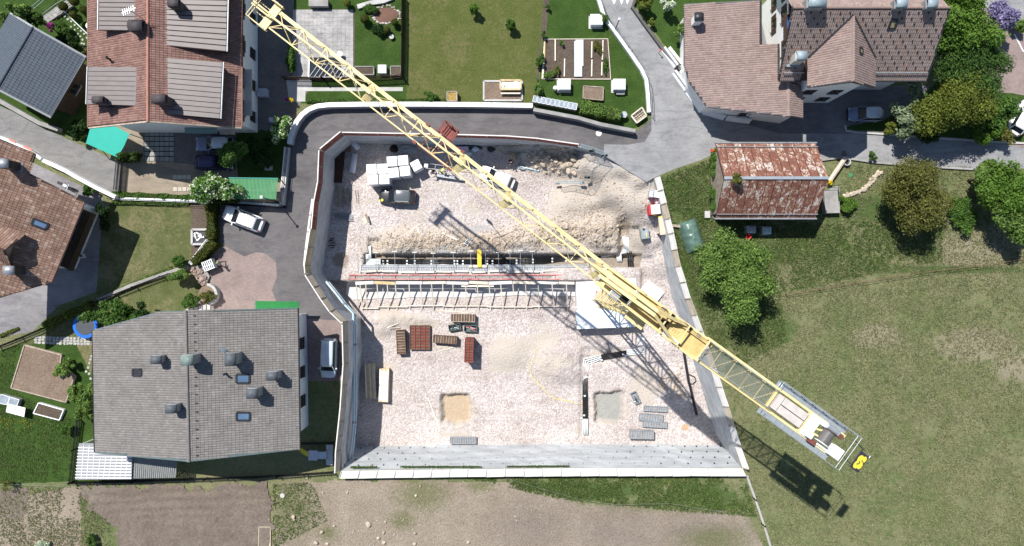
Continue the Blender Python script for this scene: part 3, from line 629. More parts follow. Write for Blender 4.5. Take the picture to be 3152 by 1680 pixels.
# ---- big red tiled house with four metal dormers (top left)
def red_house():
    zr, ze, y0 = 10.5, 7.5, 36.5; xr, xl, xR = -35.9, -43.6, -27.9; yb = 15.0
    t = T('tiled_house', 'large red tiled house with four brown metal shed dormers, upper left', 'house', (xr, 25, 0), world=True)
    L = [(xl, yb, ze), (xl, y0, ze), (xr, y0, zr), (xr, yb, zr)]; Rr = [(xR, y0, ze), (xR, yb, ze), (xr, yb, zr), (xr, y0, zr)]
    for pts, k in ((L, 140), (Rr, 160)):
        r = deck(t, pts, WOODD); tiles(r, pts, T_RED, .235, .36, k)
    m = MB(); m.tube([(xr, yb - .1, zr + .06), (xr, y0, zr + .06)], .13, 8); m.build('ridge_cap', M('copper_ridge', (.42, .19, .13), .5, .15, 3), t)
    for a, b in (((xl - .1, yb, ze), (xl - .1, y0, ze)), ((xR + .1, yb, ze), (xR + .1, y0, ze))): MB().tube([a, b], .09, 6).build('gutter', M('copper_gutter', (.17, .075, .05), .5, .2, 3), t)
    m = MB(); edge(m, (xl, yb - .06, ze), (xr, yb - .06, zr)); edge(m, (xr, yb - .06, zr), (xR, yb - .06, ze)); m.build('verge_board', WOODO, t)
    o = 1.0; fx0, fx1, fy = xl + o, xR - 1.1, yb + 1.0
    walls(t, [(fx0, fy), (xr, fy), (fx1, fy), (fx1, y0), (fx0, y0)], [ze + .1, zr - .3, ze + .1, ze + .1, ze + .1], PLAST)
    for yy in (17.5, 21, 24.5, 28.5):
        for zz in (1.6, 4.6): window(t, (fx1, yy, zz), (0, 1, 0), (1, 0, 0), 1.1, 1.3, zz > 3)
    m = MB(); m.prism([(fx1, 17), (fx1 + .9, 17), (fx1 + .9, 22), (fx1, 22)], 4.0, 4.12); m.build('balcony', CONC, t)
    MET = M('brown_seam_metal', (.155, .13, .122), .5, .1, .8, rnd=.03, spec=.45)
    for i, (xi, xo, ya, yb_, zi, zo) in enumerate(((None,) * 6,) * 0): pass
    def dormer(pi, po, pi2, po2, zi, zo, panels):
        a, b, c, d = P(*pi, zi), P(*po, zo), P(*po2, zo), P(*pi2, zi)          # inner/outer at one end, outer/inner at the other
        q = MB().slab([p - Vector((0, 0, .06)) for p in (a, b, c, d)], .14); dr = q.build('dormer', WOODD, t)
        for k in range(panels):
            f0, f1 = k / panels + .006, (k + 1) / panels - .006; MB().slab([a.lerp(d, f0), b.lerp(c, f0), b.lerp(c, f1), a.lerp(d, f1)], .05).build('roof_panel', MET, dr)
        s = .25 if b.x > a.x else -.25; m = MB()
        m.prism([(a.x, a.y - .25), (b.x - s, b.y - .25), (c.x - s, c.y + .25), (d.x, d.y + .25)] if a.y > d.y else [(a.x, a.y + .25), (b.x - s, b.y + .25), (c.x - s, c.y - .25), (d.x, d.y - .25)], 7.6, zo - .2); m.build('cheek', WOODD, dr)
        MB().tube([b + Vector((s * .5, 0, -.05)), c + Vector((s * .5, 0, -.05))], .08, 6).build('gutter', GALVD, dr)
    dormer((511, -130), (702, -140), (506, 139), (695, 158), 10.0, 9.4, 17); dormer((503, 176), (684, 191), (496, 349), (676, 365), 10.0, 9.4, 11)
    dormer((434, -120), (307, -120), (431, 94), (304, 92), 10.0, 9.5, 15); dormer((423, 205), (272, 205), (417, 325), (268, 320), 10.0, 9.5, 8)
    DC = M('dark_chimney', (.06, .05, .052), .7, .2, 3)
    for u, v, zt, sx, sy in ((418, 78, 11.3, 1.3, 1.0), (300, 306, 10.6, 1.0, .6), (488, 303, 11.6, 1.3, .75), (533, 8, 11.2, 1.0, .7)): chimney(t, u, v, zt, sx, sy, 9, DC, DC, 'y')
    m = MB(); p = P(326, 176, 9.4); m.tube([(p.x, p.y, 8.3), (p.x, p.y, 9.3), (p.x + .2, p.y, 9.6)], .12, 8); m.build('vent_pipe', DKMETAL, t)
    p = P(408, 36, 12.2); m = MB(); m.tube([(p.x, p.y, 10), (p.x, p.y, 12.6)], .04, 6); m.beam((p.x - .9, p.y - .2, 12.4), (p.x + .4, p.y + .3, 12.4), .05)
    for k in range(6): m.beam((p.x - .8 + k * .2 - .06, p.y - .15 + k * .08 + .3, 12.4), (p.x - .8 + k * .2 + .06, p.y - .15 + k * .08 - .3, 12.4), .03)
    m.build('antenna', GALV, t)
    # entrance roof and glass awning below the gable
    a = PP([(568, 392), (668, 394), (669, 411), (569, 410)], 3.0); MB().slab([p for p in a], .06).build('awning', M('sea_glass', (.17, .26, .235), .25, .1, 1), t)
    a = PP([(676, 397), (722, 398), (722, 414), (676, 413)], 3.1); MB().slab(a, .12).build('porch_roof', WOODO, t)
red_house()

# ---- slate coloured outbuilding (far left)
def slate():
    zr, zb, zl = 5.8, 4.0, 4.9; A, B, C = P(102, 83, zr), P(265, 175, zb), P(157, 361, zb); D = A + (C - B); E = P(32, 40, zl); F = E + (C - B)
    ext = (C - B) * .6; D2, C2, F2 = D, C, F
    t = T('slate_roof_house', 'outbuilding with a slate blue tiled gable roof, at the left edge', 'house', (B.x, B.y, 0), world=True)
    r = deck(t, [A, B, C2, D2], WOODD); tiles(r, [A, B, C2, D2], T_SLT, .3, .4, 170, .025); r = deck(t, [E, A, D2, F2], WOODD); tiles(r, [E, A, D2, F2], T_SLT, .21, .4, 100, .035)
    m = MB(); edge(m, E, A, .2); edge(m, A, B, .2); edge(m, D2, C2, .2); m.build('verge_board', M('zinc_trim', (.30, .31, .32), .5, .1, 2), t)
    MB().tube([A + Vector((0, 0, .05)), D2 + Vector((0, 0, .05))], .12, 8).build('ridge_cap', T_SLT, t); MB().tube([B, C2], .08, 6).build('gutter', DKMETAL, t)
    c = (A + B + C2 + D2) / 4; ins = [Vector(p).lerp(c, .24) for p in (E, A, B, C2, D2, F2)]; walls(t, ins, [zl - .1, zr - .3, zb - .1, zb - .1, zr - .3, zl - .1], WOODD)  # dark wall material puts the shade below the roof into the colour
    o = (C - B).normalized(); q = (B - A); q.z = 0; q.normalize(); w = ins[2].lerp(ins[3], .5); window(t, (w.x, w.y, 2.2), (ins[3] - ins[2]), q, 1.2, 1.1)
slate()

# ---- brown tiled house at the left edge
def brown_house():
    zE = 6.0; E1, E2 = P(258, 621, zE), P(157, 867, zE); d = (E2 - E1).normalized(); o = Vector((-d.y, d.x, 0)); o = o if o.x > 0 else -o
    up = -o * 11 + Vector((0, 0, 5.0)); a, b, c = E1, E2, E1 + up
    t = T('brown_tiled_house', 'brown tiled house with a small gabled dormer and blue roof window, left edge', 'house', (E1.x - 5, E1.y - 4, 0), world=True)
    op = lambda u, v: on_plane(u, v, a, b, c)
    pts = [E1, op(85, 533), op(108, 474), op(-60, 405), E1 + up * .98 - d * 0, op(-160, 960), E2]; pts = [E1, op(85, 533), op(108, 474), op(-120, 380), op(-230, 640), op(-160, 962), E2]
    r = deck(t, pts, WOODD); tiles(r, pts, T_BRN, .26, .38, 240)
    MB().tube([E1 + o * .08, E2 + o * .08], .09, 6).build('gutter', M('copper_gutter', (.17, .075, .05), .5, .2, 3), t)
    m = MB(); edge(m, E1, pts[1]); edge(m, pts[1], pts[2]); edge(m, pts[2], pts[3]); edge(m, E2, pts[5]); m.build('verge_board', WOODD, t)
    f = [E1 - o * 1.6 + d * .9, E2 - o * 1.6 - d * .9, E2 - o * 12 - d * .9, E1 - o * 12 + d * .9]; walls(t, f, [zE + .3, zE + .3, 10.3, 10.3], PLAST)
    for k in (.2, .5, .8): 
        w = f[0].lerp(f[1], k); window(t, (w.x, w.y, 2), d, o, 1.2, 1.4)
    # balcony along the eaves side
    f = [Vector((p.x, p.y, 0)) for p in f]; m = MB(); g = [f[0] + d * .3, f[0] + d * .3 + o * 1.5, f[1] - d * .3 + o * 1.5, f[1] - d * .3]; m.prism([(p.x, p.y) for p in g], 2.9, 3.05); m.build('balcony', WOODD, t)
    m = MB()
    for k in range(4): m.beam(g[1] + Vector((0, 0, 3.2 + .22 * k)), g[2] + Vector((0, 0, 3.2 + .22 * k)), .04, .12)
    m.build('balcony_rail', WOODD, t)
    skylight(t, [op(105, 672), op(150, 689), op(140, 706), op(98, 690)])
    for u, v in ((6, 503), (25, 832)): 
        p = op(u, v); chimney(t, u, v, p.z + 1.3, .9, .8, p.z - .8, DKMETAL, GALVD, 'x')
    # gabled dormer
    zr = op(12, 770).z + 1.7; rf = P(12, 770, zr); zc = zr - 1.5; e1, e2 = P(77, 723, zc), P(38, 818, zc - .1); bk = -o * 5; pl = [rf, e1, e1 + bk, rf + bk]; r = deck(t, pl, WOODD, name='dormer_roof'); tiles(r, pl, T_BRN, .26, .38, 25)
    pl = [e2, rf, rf + bk, e2 + bk]; r = deck(t, pl, WOODD, name='dormer_roof'); tiles(r, pl, T_BRN, .26, .38, 25)
    q = -o * .8; MB().quad(e1 + q, rf + q, e2 + q, e2 + q - Vector((0, 0, 1.5)), e1 + q - Vector((0, 0, 1.5))).build('dormer_wall', WOODO, t)
brown_house()

# ---- large grey roof, bottom left
def grey_house():
    zr, ze = 9.0, 6.3; rt, rb = P(573, 958, zr), P(583, 1418, zr); lt, lm, lb = P(287, 1017, ze), P(492, 960, 8.2), P(294, 1392, ze); r_t, r_b = P(915, 949, ze), P(921, 1380, ze)
    a, b, c = rt, rb, lb; lm = on_plane(492, 960, a, b, c); lt = on_plane(287, 1017, a, b, c)
    t = T('grey_roof_house', 'wide house with a grey tiled gable roof, seven metal chimneys and roof windows', 'house', (rt.x, (rt.y + rb.y) / 2, 0), world=True)
    L = [lt, lb, rb, rt, lm]; Q = [r_t, rt, rb, r_b]
    for pts, k in ((L, 120), (Q, 180)):
        r = deck(t, pts, WOODD); tiles(r, pts, T_GRY, .245, .37, k)
    TR = M('green_grey_trim', (.10, .135, .135), .5, .15, 2)
    MB().tube([rt + Vector((0, .1, .07)), rb + Vector((0, -.1, .07))], .15, 8).build('ridge_cap', T_GRY, t)
    m = MB(); edge(m, lt, lm); edge(m, lm, rt); edge(m, rt, r_t); edge(m, lb, rb, .2); edge(m, rb, r_b, .2); m.build('verge_board', TR, t)
    for p, q, s in ((lt, lb, -.1), (r_t, r_b, .1)): MB().tube([p + Vector((s, 0, 0)), q + Vector((s, 0, 0))], .09, 6).build('gutter', BLKMETAL, t)
    f = [lt + Vector((1, -.9, 0)), lm + Vector((.3, -.9, 0)), rt + Vector((0, -.9, 0)), r_t + Vector((-.9, -.9, 0)), r_b + Vector((-.9, 1, 0)), rb + Vector((0, 1, 0)), lb + Vector((1, 1, 0))]
    walls(t, f, [p.z - .2 for p in f], PLAST)
    for k in (.25, .5, .75):
        w = f[3].lerp(f[4], k); window(t, (w.x, w.y, 2), (0, 1, 0), (1, 0, 0), 1.2, 1.4)
        w = f[4].lerp(f[6], k); window(t, (w.x, w.y, 2), (1, 0, 0), (0, -1, 0), 1.2, 1.4)
    opL = lambda u, v: on_plane(u, v, rt, rb, lb); opR = lambda u, v: on_plane(u, v, rt, rb, r_b)
    CP = M('patina_metal', (.17, .22, .2), .65, .25, 2.5); CW = M('cowl_grey', (.085, .095, .105), .6, .2, 3)
    for u, v, sx, sy, cm, h, pl in ((479, 1107, .85, .7, CW, 1.1, opL), (525, 1258, .9, .75, CW, 1.2, opL), (575, 1108, 1.0, .9, CP, 1.2, opR), (708, 1106, .85, 1.1, CW, 1.3, opR), (775, 1211, .9, .9, CW, 1.2, opR), (836, 1157, .9, .75, CW, 1.1, opR)):
        p = pl(u, v); chimney(t, u, v, p.z + h + .5, sx, sy, p.z - .7, GALVD, cm, 'x')
    for u, v, w, h, pl in ((424, 1146, 13, 10, opL), (748, 1165, 20, 13, opR), (749, 1281, 20, 12, opR)): skylight(t, [pl(u - w, v - h), pl(u + w, v - h), pl(u + w, v + h), pl(u - w, v + h)], SKYGL if u > 500 else DKMETAL)
    p = opR(697, 1149); m = MB().tube([p, p + Vector((0, 0, .7)), p + Vector((.15, 0, .9))], .11, 8); m.build('vent_pipe', DKMETAL, t)
    # satellite dish
    p = opR(703, 1080) + Vector((0, 0, 1.3)); m = MB(); n = 14
    for k in range(n):
        a0, a1 = 2 * math.pi * k / n, 2 * math.pi * (k + 1) / n
        m.add([p, p + Vector((.55 * math.cos(a0), .2 + .28 * math.sin(a0), .4 * math.sin(a0))), p + Vector((.55 * math.cos(a1), .2 + .28 * math.sin(a1), .4 * math.sin(a1)))], [(0, 1, 2)])
    m.tube([p - Vector((0, 0, 1.6)), p], .04, 6); m.build('satellite_dish', GALV, t)
    # snow hooks beside the ridge
    g = MB()
    for k in range(17):
        q = rt.lerp(rb, (k + .5) / 17); q = q.lerp(r_t.lerp(r_b, (k + .5) / 17), .075); g.box(q.x, q.y, q.z + .1, .2, .08, .16)
    g.build('snow_hooks', DKMETAL, t, kind='stuff')
    # green awning on the street gable, slatted canopy, dark lean-to roof
    GR = M('green_canvas', (.03, .22, .06), .7, .12, 2); a = PP([(786, 926, 3.4), (920, 928, 3.4), (920, 950, 3.0), (786, 950, 3.0)]); MB().slab(a, .05).build('awning', GR, t)
red = grey_house()
def canopy():
    t = T('polycarbonate_canopy', 'white slatted polycarbonate canopy below the grey roof', 'canopy', P(320, 1420), world=True); z = 2.7; PC = M('milky_sheet', (.27, .27, .285), .3, .1, 2)
    q = PP([(243, 1364), (300, 1364), (408, 1405), (404, 1475), (232, 1476)], z); MB().slab(q, .03).build('sheet', PC, t)
    for k in range(11):
        v = 1377 + k * 9.3; a, b = P(241 - k, v, z + .05), P(296 if k < 2 else 405, v + 1.5, z + .05); MB().beam(a, b, .1, .06).build('slat', WHITE, t)
    m = MB()
    for k in range(9): m.beam(P(258 + k * 17, 1370 if k < 3 else 1408, z + .02), P(250 + k * 17, 1474, z + .02), .05, .04)
    m.build('rafters', WHITE, t, kind='stuff'); m = MB()
    for u, v in ((236, 1470), (400, 1470), (244, 1370), (320, 1472)): p = P(u, v, z); m.box(p.x, p.y, z / 2, .12, .12, z - .05)
    m.build('posts', WHITE, t)
    t = T('corrugated_shed', 'dark grey corrugated lean-to roof beside the white canopy', 'shed roof', P(470, 1440), world=True); z = 2.5; a, b, c, d = PP([(408, 1405), (546, 1420), (542, 1470), (404, 1473)], z)
    for k in range(22):
        f0, f1 = k / 22, (k + 1) / 22 - .012; MB().slab([a.lerp(b, f0), a.lerp(b, f1), d.lerp(c, f1), d.lerp(c, f0)], .06).build('rib', M('shed_sheet', (.20, .205, .20), .6, .15, 2), t)
    m = MB()
    for p in (a, b, c, d): m.box(p.x * 1 + (.2 if p is a or p is d else -.2), p.y, z / 2, .1, .1, z - .1)
    m.build('posts', WOODD, t)
canopy()

# ---- right hand house with cross gable, and its low annex
def right_house():
    zr, ze, zc, zce = 12.0, 7.0, 11.5, 8.6; yr, ye = 25.6, 20.0; a, b = Vector((27.1, yr, zr)), Vector((42.2, yr, zr)); c, d = Vector((43.0, ye, ze)), Vector((27.7, ye, ze))
    t = T('gabled_house', 'white house with dark brown tiled roof and pink tiled cross gable, upper right', 'house', (35, 22, 0), world=True)
    lo = [a, b, c, d]; r = deck(t, lo, WOODD); zz = lambda y: zr - (yr - y) * (zr - ze) / (yr - ye)
    vl, vr, vt = Vector((30.0, 21.8, zce)), Vector((36.8, 21.8, zce)), Vector((33.15, yr - .55, zc)); tiles(r, [a, b, c, Vector((36.8, ye, ze)), vr, vt, vl, Vector((30.0, ye, ze)), d], T_DRK, .215, .385, 150)
    up = [b, a, Vector((27.1, 31.2, ze)), Vector((42.2, 31.2, ze))]; r = deck(t, up, WOODD); tiles(r, up, T_PNK, .23, .385, 10)
    fl, fr, ft = Vector((30.0, 18.85, zce)), Vector((36.8, 18.85, zce)), Vector((33.1, 18.6, zc))
    for pl, k in (([vt, vl, fl, ft], 90), ([vt, ft, fr, vr], 40)): r = deck(t, pl, WOODD, name='gable_roof'); tiles(r, pl, T_PNK, .235, .37, k)
    MB().tube([ft, vt], .12, 8).build('ridge_cap', T_PNK, t); MB().tube([a, b], .14, 8).build('ridge_cap', T_PNK, t)
    m = MB(); edge(m, a, d); edge(m, b, c); edge(m, fl, ft); edge(m, ft, fr); edge(m, vl, vt, .2, .12, .1); edge(m, vr, vt, .2, .12, .1); m.build('verge_board', DKMETAL, t)
    MB().tube([d + Vector((0, -.1, 0)), Vector((30, ye - .1, ze))], .09, 6).build('gutter', DKMETAL, t); MB().tube([Vector((36.8, ye - .1, ze)), c + Vector((0, -.1, 0))], .09, 6).build('gutter', DKMETAL, t)
    for x0, x1 in ((27.9, 30.0), (36.9, 42.7)):
        m = MB(); z = zz(20.55) + .3; m.tube([(x0, 20.55, z), (x1, 20.55, z)], .045, 6)
        for k in range(int((x1 - x0) / .6) + 1): m.beam((x0 + k * .6, 20.55, z), (x0 + k * .6, 20.9, z - .25), .03)
        m.build('snow_rail', GALV, t)
    g = MB()
    for rw in range(11):
        for k in range(16):
            y = 21.0 + rw * .42; x = 28 + (k + .5 * (rw % 2)) * .95
            if x > 42.3 or (29.6 < x < 37.2 and y < 25.2 and abs(x - 33.2) < (25.2 - y) * 1.0 + .3): continue
            g.box(x, y, zz(y) + .12, .1, .14, .12)
    g.build('snow_hooks', BLKMETAL, t, kind='stuff')
    f = [(28.5, 20.9), (42, 20.9), (42, 30.5), (28.5, 30.5)]; m = MB(); walls(t, [(28.5, 20.9), (42, 20.9), (42, 25.6), (42, 30.5), (28.5, 30.5), (28.5, 25.6)], [zz(20.9) - .2, zz(20.9) - .2, zr - .3, ze, ze, zr - .3], PLAST)
    walls(t, [(30.8, 21), (30.8, 19.4), (33.1, 19.4), (36.0, 19.4), (36.0, 21)], [zce - .3, zce - .3, zc - .4, zce - .3, zce - .3], PLAST)
    for y in (29.5, 27.0, 23.4):
        for z in (3.6, 6.4, 8.6): window(t, (28.5, y, z), (0, 1, 0), (-1, 0, 0), 1.0, 1.3, True)
    for x in (31.8, 34.6):
        for z in (1.8, 4.8): window(t, (x, 19.4, z), (1, 0, 0), (0, -1, 0), 1.1, 1.3)
    # balcony with blue chair on the white side wall
    m = MB(); m.prism([(27.75, 23.6), (28.5, 23.6), (28.5, 26.4), (27.75, 26.4)], 8.0, 8.15); bl = m.build('balcony', WOODD, t); m = MB()
    for k in range(5): m.beam((27.75, 23.6, 8.2 + k * .18), (27.75, 26.4, 8.2 + k * .18), .04, .13); m.beam((27.75, 23.6, 8.2 + k * .18), (28.5, 23.6, 8.2 + k * .18), .04, .13)
    m.build('railing', WOODD, bl); MB().box(28.15, 25.4, 8.4, .4, 1.2, .4).build('folded_awning', BLUE, bl)
    ML = M('pale_metal', (.25, .31, .335), .45, .15, 2)
    for u, v, zt, sx, sy in ((2515, 4, 13.4, 1.6, .9), (2775, 8, 13.2, 1.0, .8), (2870, 8, 13.2, .9, .8)): chimney(t, u, v, zt - .4, sx, sy, 11, GALVD, ML, 'y')
    chimney(t, 2468, 170, 10.1, .95, .8, 8, CONC, ML, 'y')
    p = on_plane(2747, 74, a, b, c); skylight(t, [p + Vector((x * .3, y * .3, y * .27)) for x, y in ((-1, -1), (1, -1), (1, 1), (-1, 1))], M('yellowed_hatch', (.30, .24, .12), .6, .1, 2))
    p = on_plane(2648, 157, ft, fr, vt); skylight(t, [p + Vector((x * .22, y * .28, -x * .18)) for x, y in ((-1, -1), (1, -1), (1, 1), (-1, 1))], M('yellowed_hatch', (.30, .24, .12), .6, .1, 2))
    # annex
    t = T('low_annex', 'low annex with a broad pink tiled roof, beside the white house', 'annex', (24, 22, 0), world=True); zR, zE, zX = 6.0, 3.9, 4.9
    A, B, C = P(2426, 250, zR), P(2427, 357, zR), P(2106, 14, zE); op = lambda u, v: on_plane(u, v, A, B, C)
    pl = [op(2107, 14), op(2341, 2), op(2340, 135), op(2396, 135), op(2396, 248), A, B, op(2177, 328), op(2124, 254), op(2107, 200)]; r = deck(t, pl, WOODD); tiles(r, pl, T_PNK, .235, .37, 240)
    e1, e2 = P(2470, 262, zX), P(2470, 362, zX); q = [A, e1, e2, B]; r = deck(t, q, WOODD); tiles(r, q, T_PNK, .235, .37, 60); MB().tube([A, B], .12, 8).build('ridge_cap', T_PNK, t)
    m = MB(); edge(m, pl[0], pl[1]); edge(m, pl[1], pl[2], .2); edge(m, pl[3], pl[4], .2); edge(m, pl[6], pl[7]); edge(m, pl[7], pl[8]); edge(m, pl[8], pl[9]); edge(m, pl[9], pl[0]); edge(m, B, e2); m.build('verge_board', DKMETAL, t)
    cc = sum(pl, Vector()) / len(pl); ft_ = [p.lerp(cc, .08) for p in (pl[0], pl[1], pl[4], e1, e2, pl[7], pl[8], pl[9])]; walls(t, ft_, [p.z - .2 for p in ft_], PLAST)
    w = ft_[5].lerp(ft_[4], .5); window(t, (w.x, w.y - .02, 1.8), (1, 0, 0), (0, -1, 0), 1.2, 1.0)
    p = op(2150, 52); chimney(t, 2152, 52, p.z + 1.5, .8, .75, p.z - .5, PLAST, DKMETAL, 'x')
right_house()

# ---- rusty barn
def barn():
    yt, yr, yb, x0, x1, ze, zr = 14.06, 9.93, 6.0, 22.15, 33.05, 3.6, 6.6
    t = T('rusty_barn', 'old barn with a rust streaked sheet metal gable roof', 'barn', ((x0 + x1) / 2, yr, 0), world=True)
    s = NT('rusty_sheet'); p = s.pos(True); oi = s.n('ObjectInfo'); q = s.pos(True, (1.5, .6, 1.0)); a = s.noise(q, 1.0, 7, .8, 1.4); b = s.noise(p, 6, 5, .8)
    th = s.math('MULTIPLY_ADD', oi.outputs['Random'], .10); s.t.nodes[-1].inputs[2].default_value = -.05
    f = s.math('ADD', s.math('ADD', a, th), s.math('MULTIPLY', s.math('SUBTRACT', b, .5), .3))
    c = s.ramp(f, [(.40, (.15, .06, .042)), (.52, (.19, .075, .048)), (.545, (.30, .14, .065)), (.585, (.46, .43, .39)), (.76, (.56, .58, .59))])
    s.col(c); s.b.inputs['Roughness'].default_value = .7; s.bump(b, .3, .02)
    nx = 12
    for side, (ye, rows) in enumerate(((yt, 4), (yb, 4))):
        A, B, C, D = Vector((x0, ye, ze)), Vector((x1, ye, ze)), Vector((x1, yr, zr)), Vector((x0, yr, zr)); r = deck(t, [A, B, C, D], WOODD, .1, .08)
        for i in range(nx):
            sh = .35 * ((i * 7) % 3) / 3 / rows
            for j in range(rows):
                g0, g1 = j / rows + (sh if j else 0), min(1, (j + 1) / rows + (sh if j < rows - 1 else 0)); f0, f1 = i / nx + .003, (i + 1) / nx - .003
                pt = lambda f, g, dz: A.lerp(B, f).lerp(D.lerp(C, f), g) + Vector((0, 0, dz)); MB().slab([pt(f0, g0, .03), pt(f1, g0, .03), pt(f1, g1 - .004, .015), pt(f0, g1 - .004, .015)], .03).build('roof_sheet', s.m, r)
        m = MB(); y2 = ye - .12 if ye > yr else ye + .12; m.tube([(x0 - .1, ye + (.1 if ye > yr else -.1), ze - .02), (x1 + .1, ye + (.1 if ye > yr else -.1), ze - .02)], .1, 8); m.build('gutter', GALVD, t)
        m = MB(); w = .62 if ye > yr else -.5; 
        k = ye - w * .7; z = ze + abs(w) * .7 * (zr - ze) / abs(ye - yr) + .2
        m.tube([(x0, k, z), (x1, k, z)], .05, 6)
        for i in range(9): m.beam((x0 + .4 + i * 1.3, k, z), (x0 + .4 + i * 1.3, k, z - .25), .05)
        m.build('snow_rail', GALVD, t)
    MB().beam((x0, yr, zr + .02), (x1, yr, zr + .02), .3, .05).build('ridge_cap', GALV, t)
    walls(t, [(x0 + .5, yb + .6), (x1 - .5, yb + .6), (x1 - .5, yr), (x1 - .5, yt - .6), (x0 + .5, yt - .6), (x0 + .5, yr)], [ze, ze, zr - .2, ze, ze, zr - .2], WOODO)
    # concrete ramp with rail on the right
    m = MB(); g = PP([(2535, 588), (2582, 570), (2584, 655), (2540, 656)], .8); m.prism([(p.x, p.y) for p in g], 0, .9); m.build('loading_ramp', CONCD, t)
    m = MB(); 
    for z in (1.3, 1.7): m.tube([P(2540, 572, z), P(2580, 570, z), P(2584, 612, z)], .03, 6)
    for u, v in ((2540, 572), (2580, 570), (2584, 612)): q = P(u, v, .9); m.tube([(q.x, q.y, .9), (q.x, q.y, 1.75)], .03, 6)
    m.build('handrail', DKMETAL, t)
barn()
# ------------------------------------------------------------------ tower crane
def crane():
    ax, ay, zj = 11.05, -2.95, 22.0; ang = math.atan2(-34.9, 46.5)
    t = T('tower_crane', 'yellow tower crane spanning the whole building site diagonally', 'crane', (ax, ay, -4.5), ang); ZB = 4.5     # local z = height + 4.5
    J = zj + ZB; hw, ht = .80, 1.3
    def sub_part(nm, a): e = bpy.data.objects.new(nm, None); COL.objects.link(e); e.parent = t; e.rotation_euler = (0, 0, R(a)); ORG[e.name] = Vector((0, 0, 0)); return e
    # --- mast
    mw = .8; z0, z1 = .35, J - 1.6
    m = MB().box(0, 0, .15, 2.1, 2.1, .4); m.build('base_frame', CONC, t, bevel=.04)
    for sx in (-1, 1):
        for sy in (-1, 1): MB().beam((sx * mw, sy * mw, z0), (sx * mw, sy * mw, z1), .17).build('mast_leg', YEL, t)
    n = 13; dz = (z1 - z0) / n
    for k in range(n):
        a, b = z0 + k * dz, z0 + (k + 1) * dz
        for s, (p, q) in enumerate((((-1, -1), (1, -1)), ((1, -1), (1, 1)), ((1, 1), (-1, 1)), ((-1, 1), (-1, -1)))):
            if k % 2: p, q = q, p
            MB().beam((p[0] * mw, p[1] * mw, a), (q[0] * mw, q[1] * mw, b), .08).build('mast_brace', YEL, t)
            if k % 2 == 0: MB().beam((p[0] * mw, p[1] * mw, a), (q[0] * mw, q[1] * mw, a), .07).build('mast_brace', YEL, t)
    m = MB(); m.beam((-.25, .45, .6), (-.25, .45, z1), .05); m.beam((.15, .45, .6), (.15, .45, z1), .05)
    for k in range(70): m.beam((-.25, .45, .8 + k * .33), (.15, .45, .8 + k * .33), .03)
    m.build('ladder', GALV, t)
    MB().cyl(0, 0, z1, z1 + .35, 1.15, 20).cyl(0, 0, z1 + .35, z1 + .8, 1.0, 20).build('slewing_ring', YEL, t)
    m = MB().box(.1, -1.25, J - 1.75, 1.8, .7, .1); m.box(.1, 0, J - .8, 2.0, 1.9, .3); m.build('slewing_platform', YEL, t, bevel=.03)
    # --- jib: two lower chords with a gangway, one upper chord, lattice
    tip, root = -39.2, -4.6; t0 = t; t = sub_part('jib', -.95); zt = lambda s: J + ht * (1 if s > tip + 4 else .35 + .65 * (s - tip) / 4)
    for sy, w in ((-1, .11), (1, .15)): MB().beam((tip, sy * hw, J), (root, sy * hw, J), w, .16).build('jib_chord', YEL, t)
    MB().beam((tip, hw - .15, J + .1), (root, hw - .15, J + .1), .2, .03).build('gangway', YEL, t)
    MB().beam((tip + .2, 0, zt(tip)), (tip + 4, 0, J + ht), .15, .15).build('jib_chord', YEL, t); MB().beam((tip + 4, 0, J + ht), (-1.5, 0, J + ht + .5), .15, .15).build('jib_chord', YEL, t)
    N = 14; L = (root - tip - 1.0) / N
    for k in range(N):
        a, b, c = tip + .6 + k * L, tip + .6 + (k + .5) * L, tip + .6 + (k + 1) * L
        for sy in (-1, 1):
            MB().beam((a, sy * hw, J), (b, 0, zt(b)), .06).build('jib_brace', YEL, t); MB().beam((b, 0, zt(b)), (c, sy * hw, J), .06).build('jib_brace', YEL, t)
        s = 1 if k % 2 else -1
        MB().beam((a, s * hw, J), (c, -s * hw, J), .045).build('jib_brace', YEL, t); MB().beam((c, -hw, J), (c, hw, J), .06).build('jib_brace', YEL, t)
    for s in (-28.7, -19.4, -14.7, -5.4):
        m = MB().box(s, 0, J + ht + .05, .9, .34, .34); m.add([(s - .1, .05, J + ht), (s + .8, -.1, J + ht), (s + .15, hw * .75, J + .35), (s - .35, hw * .7, J + .35)], [(0, 1, 2, 3), (3, 2, 1, 0)])
        m.add([(s + .1, -.05, J + ht), (s + .9, .1, J + ht), (s + .4, -hw * .9, J + .3), (s - .2, -hw * .8, J + .3)], [(0, 1, 2, 3), (3, 2, 1, 0)]); m.build('joint_plate', YEL, t)
    # tip platform with railing
    m = MB().box(tip + .25, 0, J + .12, .7, 2.5, .1); m.box(tip + .3, 1.15, J + .3, .9, .12, .4); m.box(tip + .3, -1.15, J + .3, .9, .12, .4); m.build('tip_platform', YEL, t)
    m = MB()
    for z in (.55, 1.0): m.beam((tip - 1.0, -1.15, J + z), (tip - 1.0, 1.15, J + z), .05); m.beam((tip - 1.0, -1.15, J + z), (tip + .6, -1.15, J + z), .05); m.beam((tip - 1.0, 1.15, J + z), (tip + .6, 1.15, J + z), .05)
    for y in (-1.15, -.4, .4, 1.15): m.beam((tip - 1.0, y, J), (tip - 1.0, y, J + 1), .05); m.beam((tip - 1.0, y, J + .08), (tip, y, J + .08), .05)
    m.build('tip_railing', YEL, t); MB().beam((tip - 1.3, .1, J + .8), (tip + .4, .1, J + .6), .14, .1).beam((tip - 1.3, -.12, J + .8), (tip + .4, -.12, J + .6), .14, .1).build('tip_beam', YEL, t)
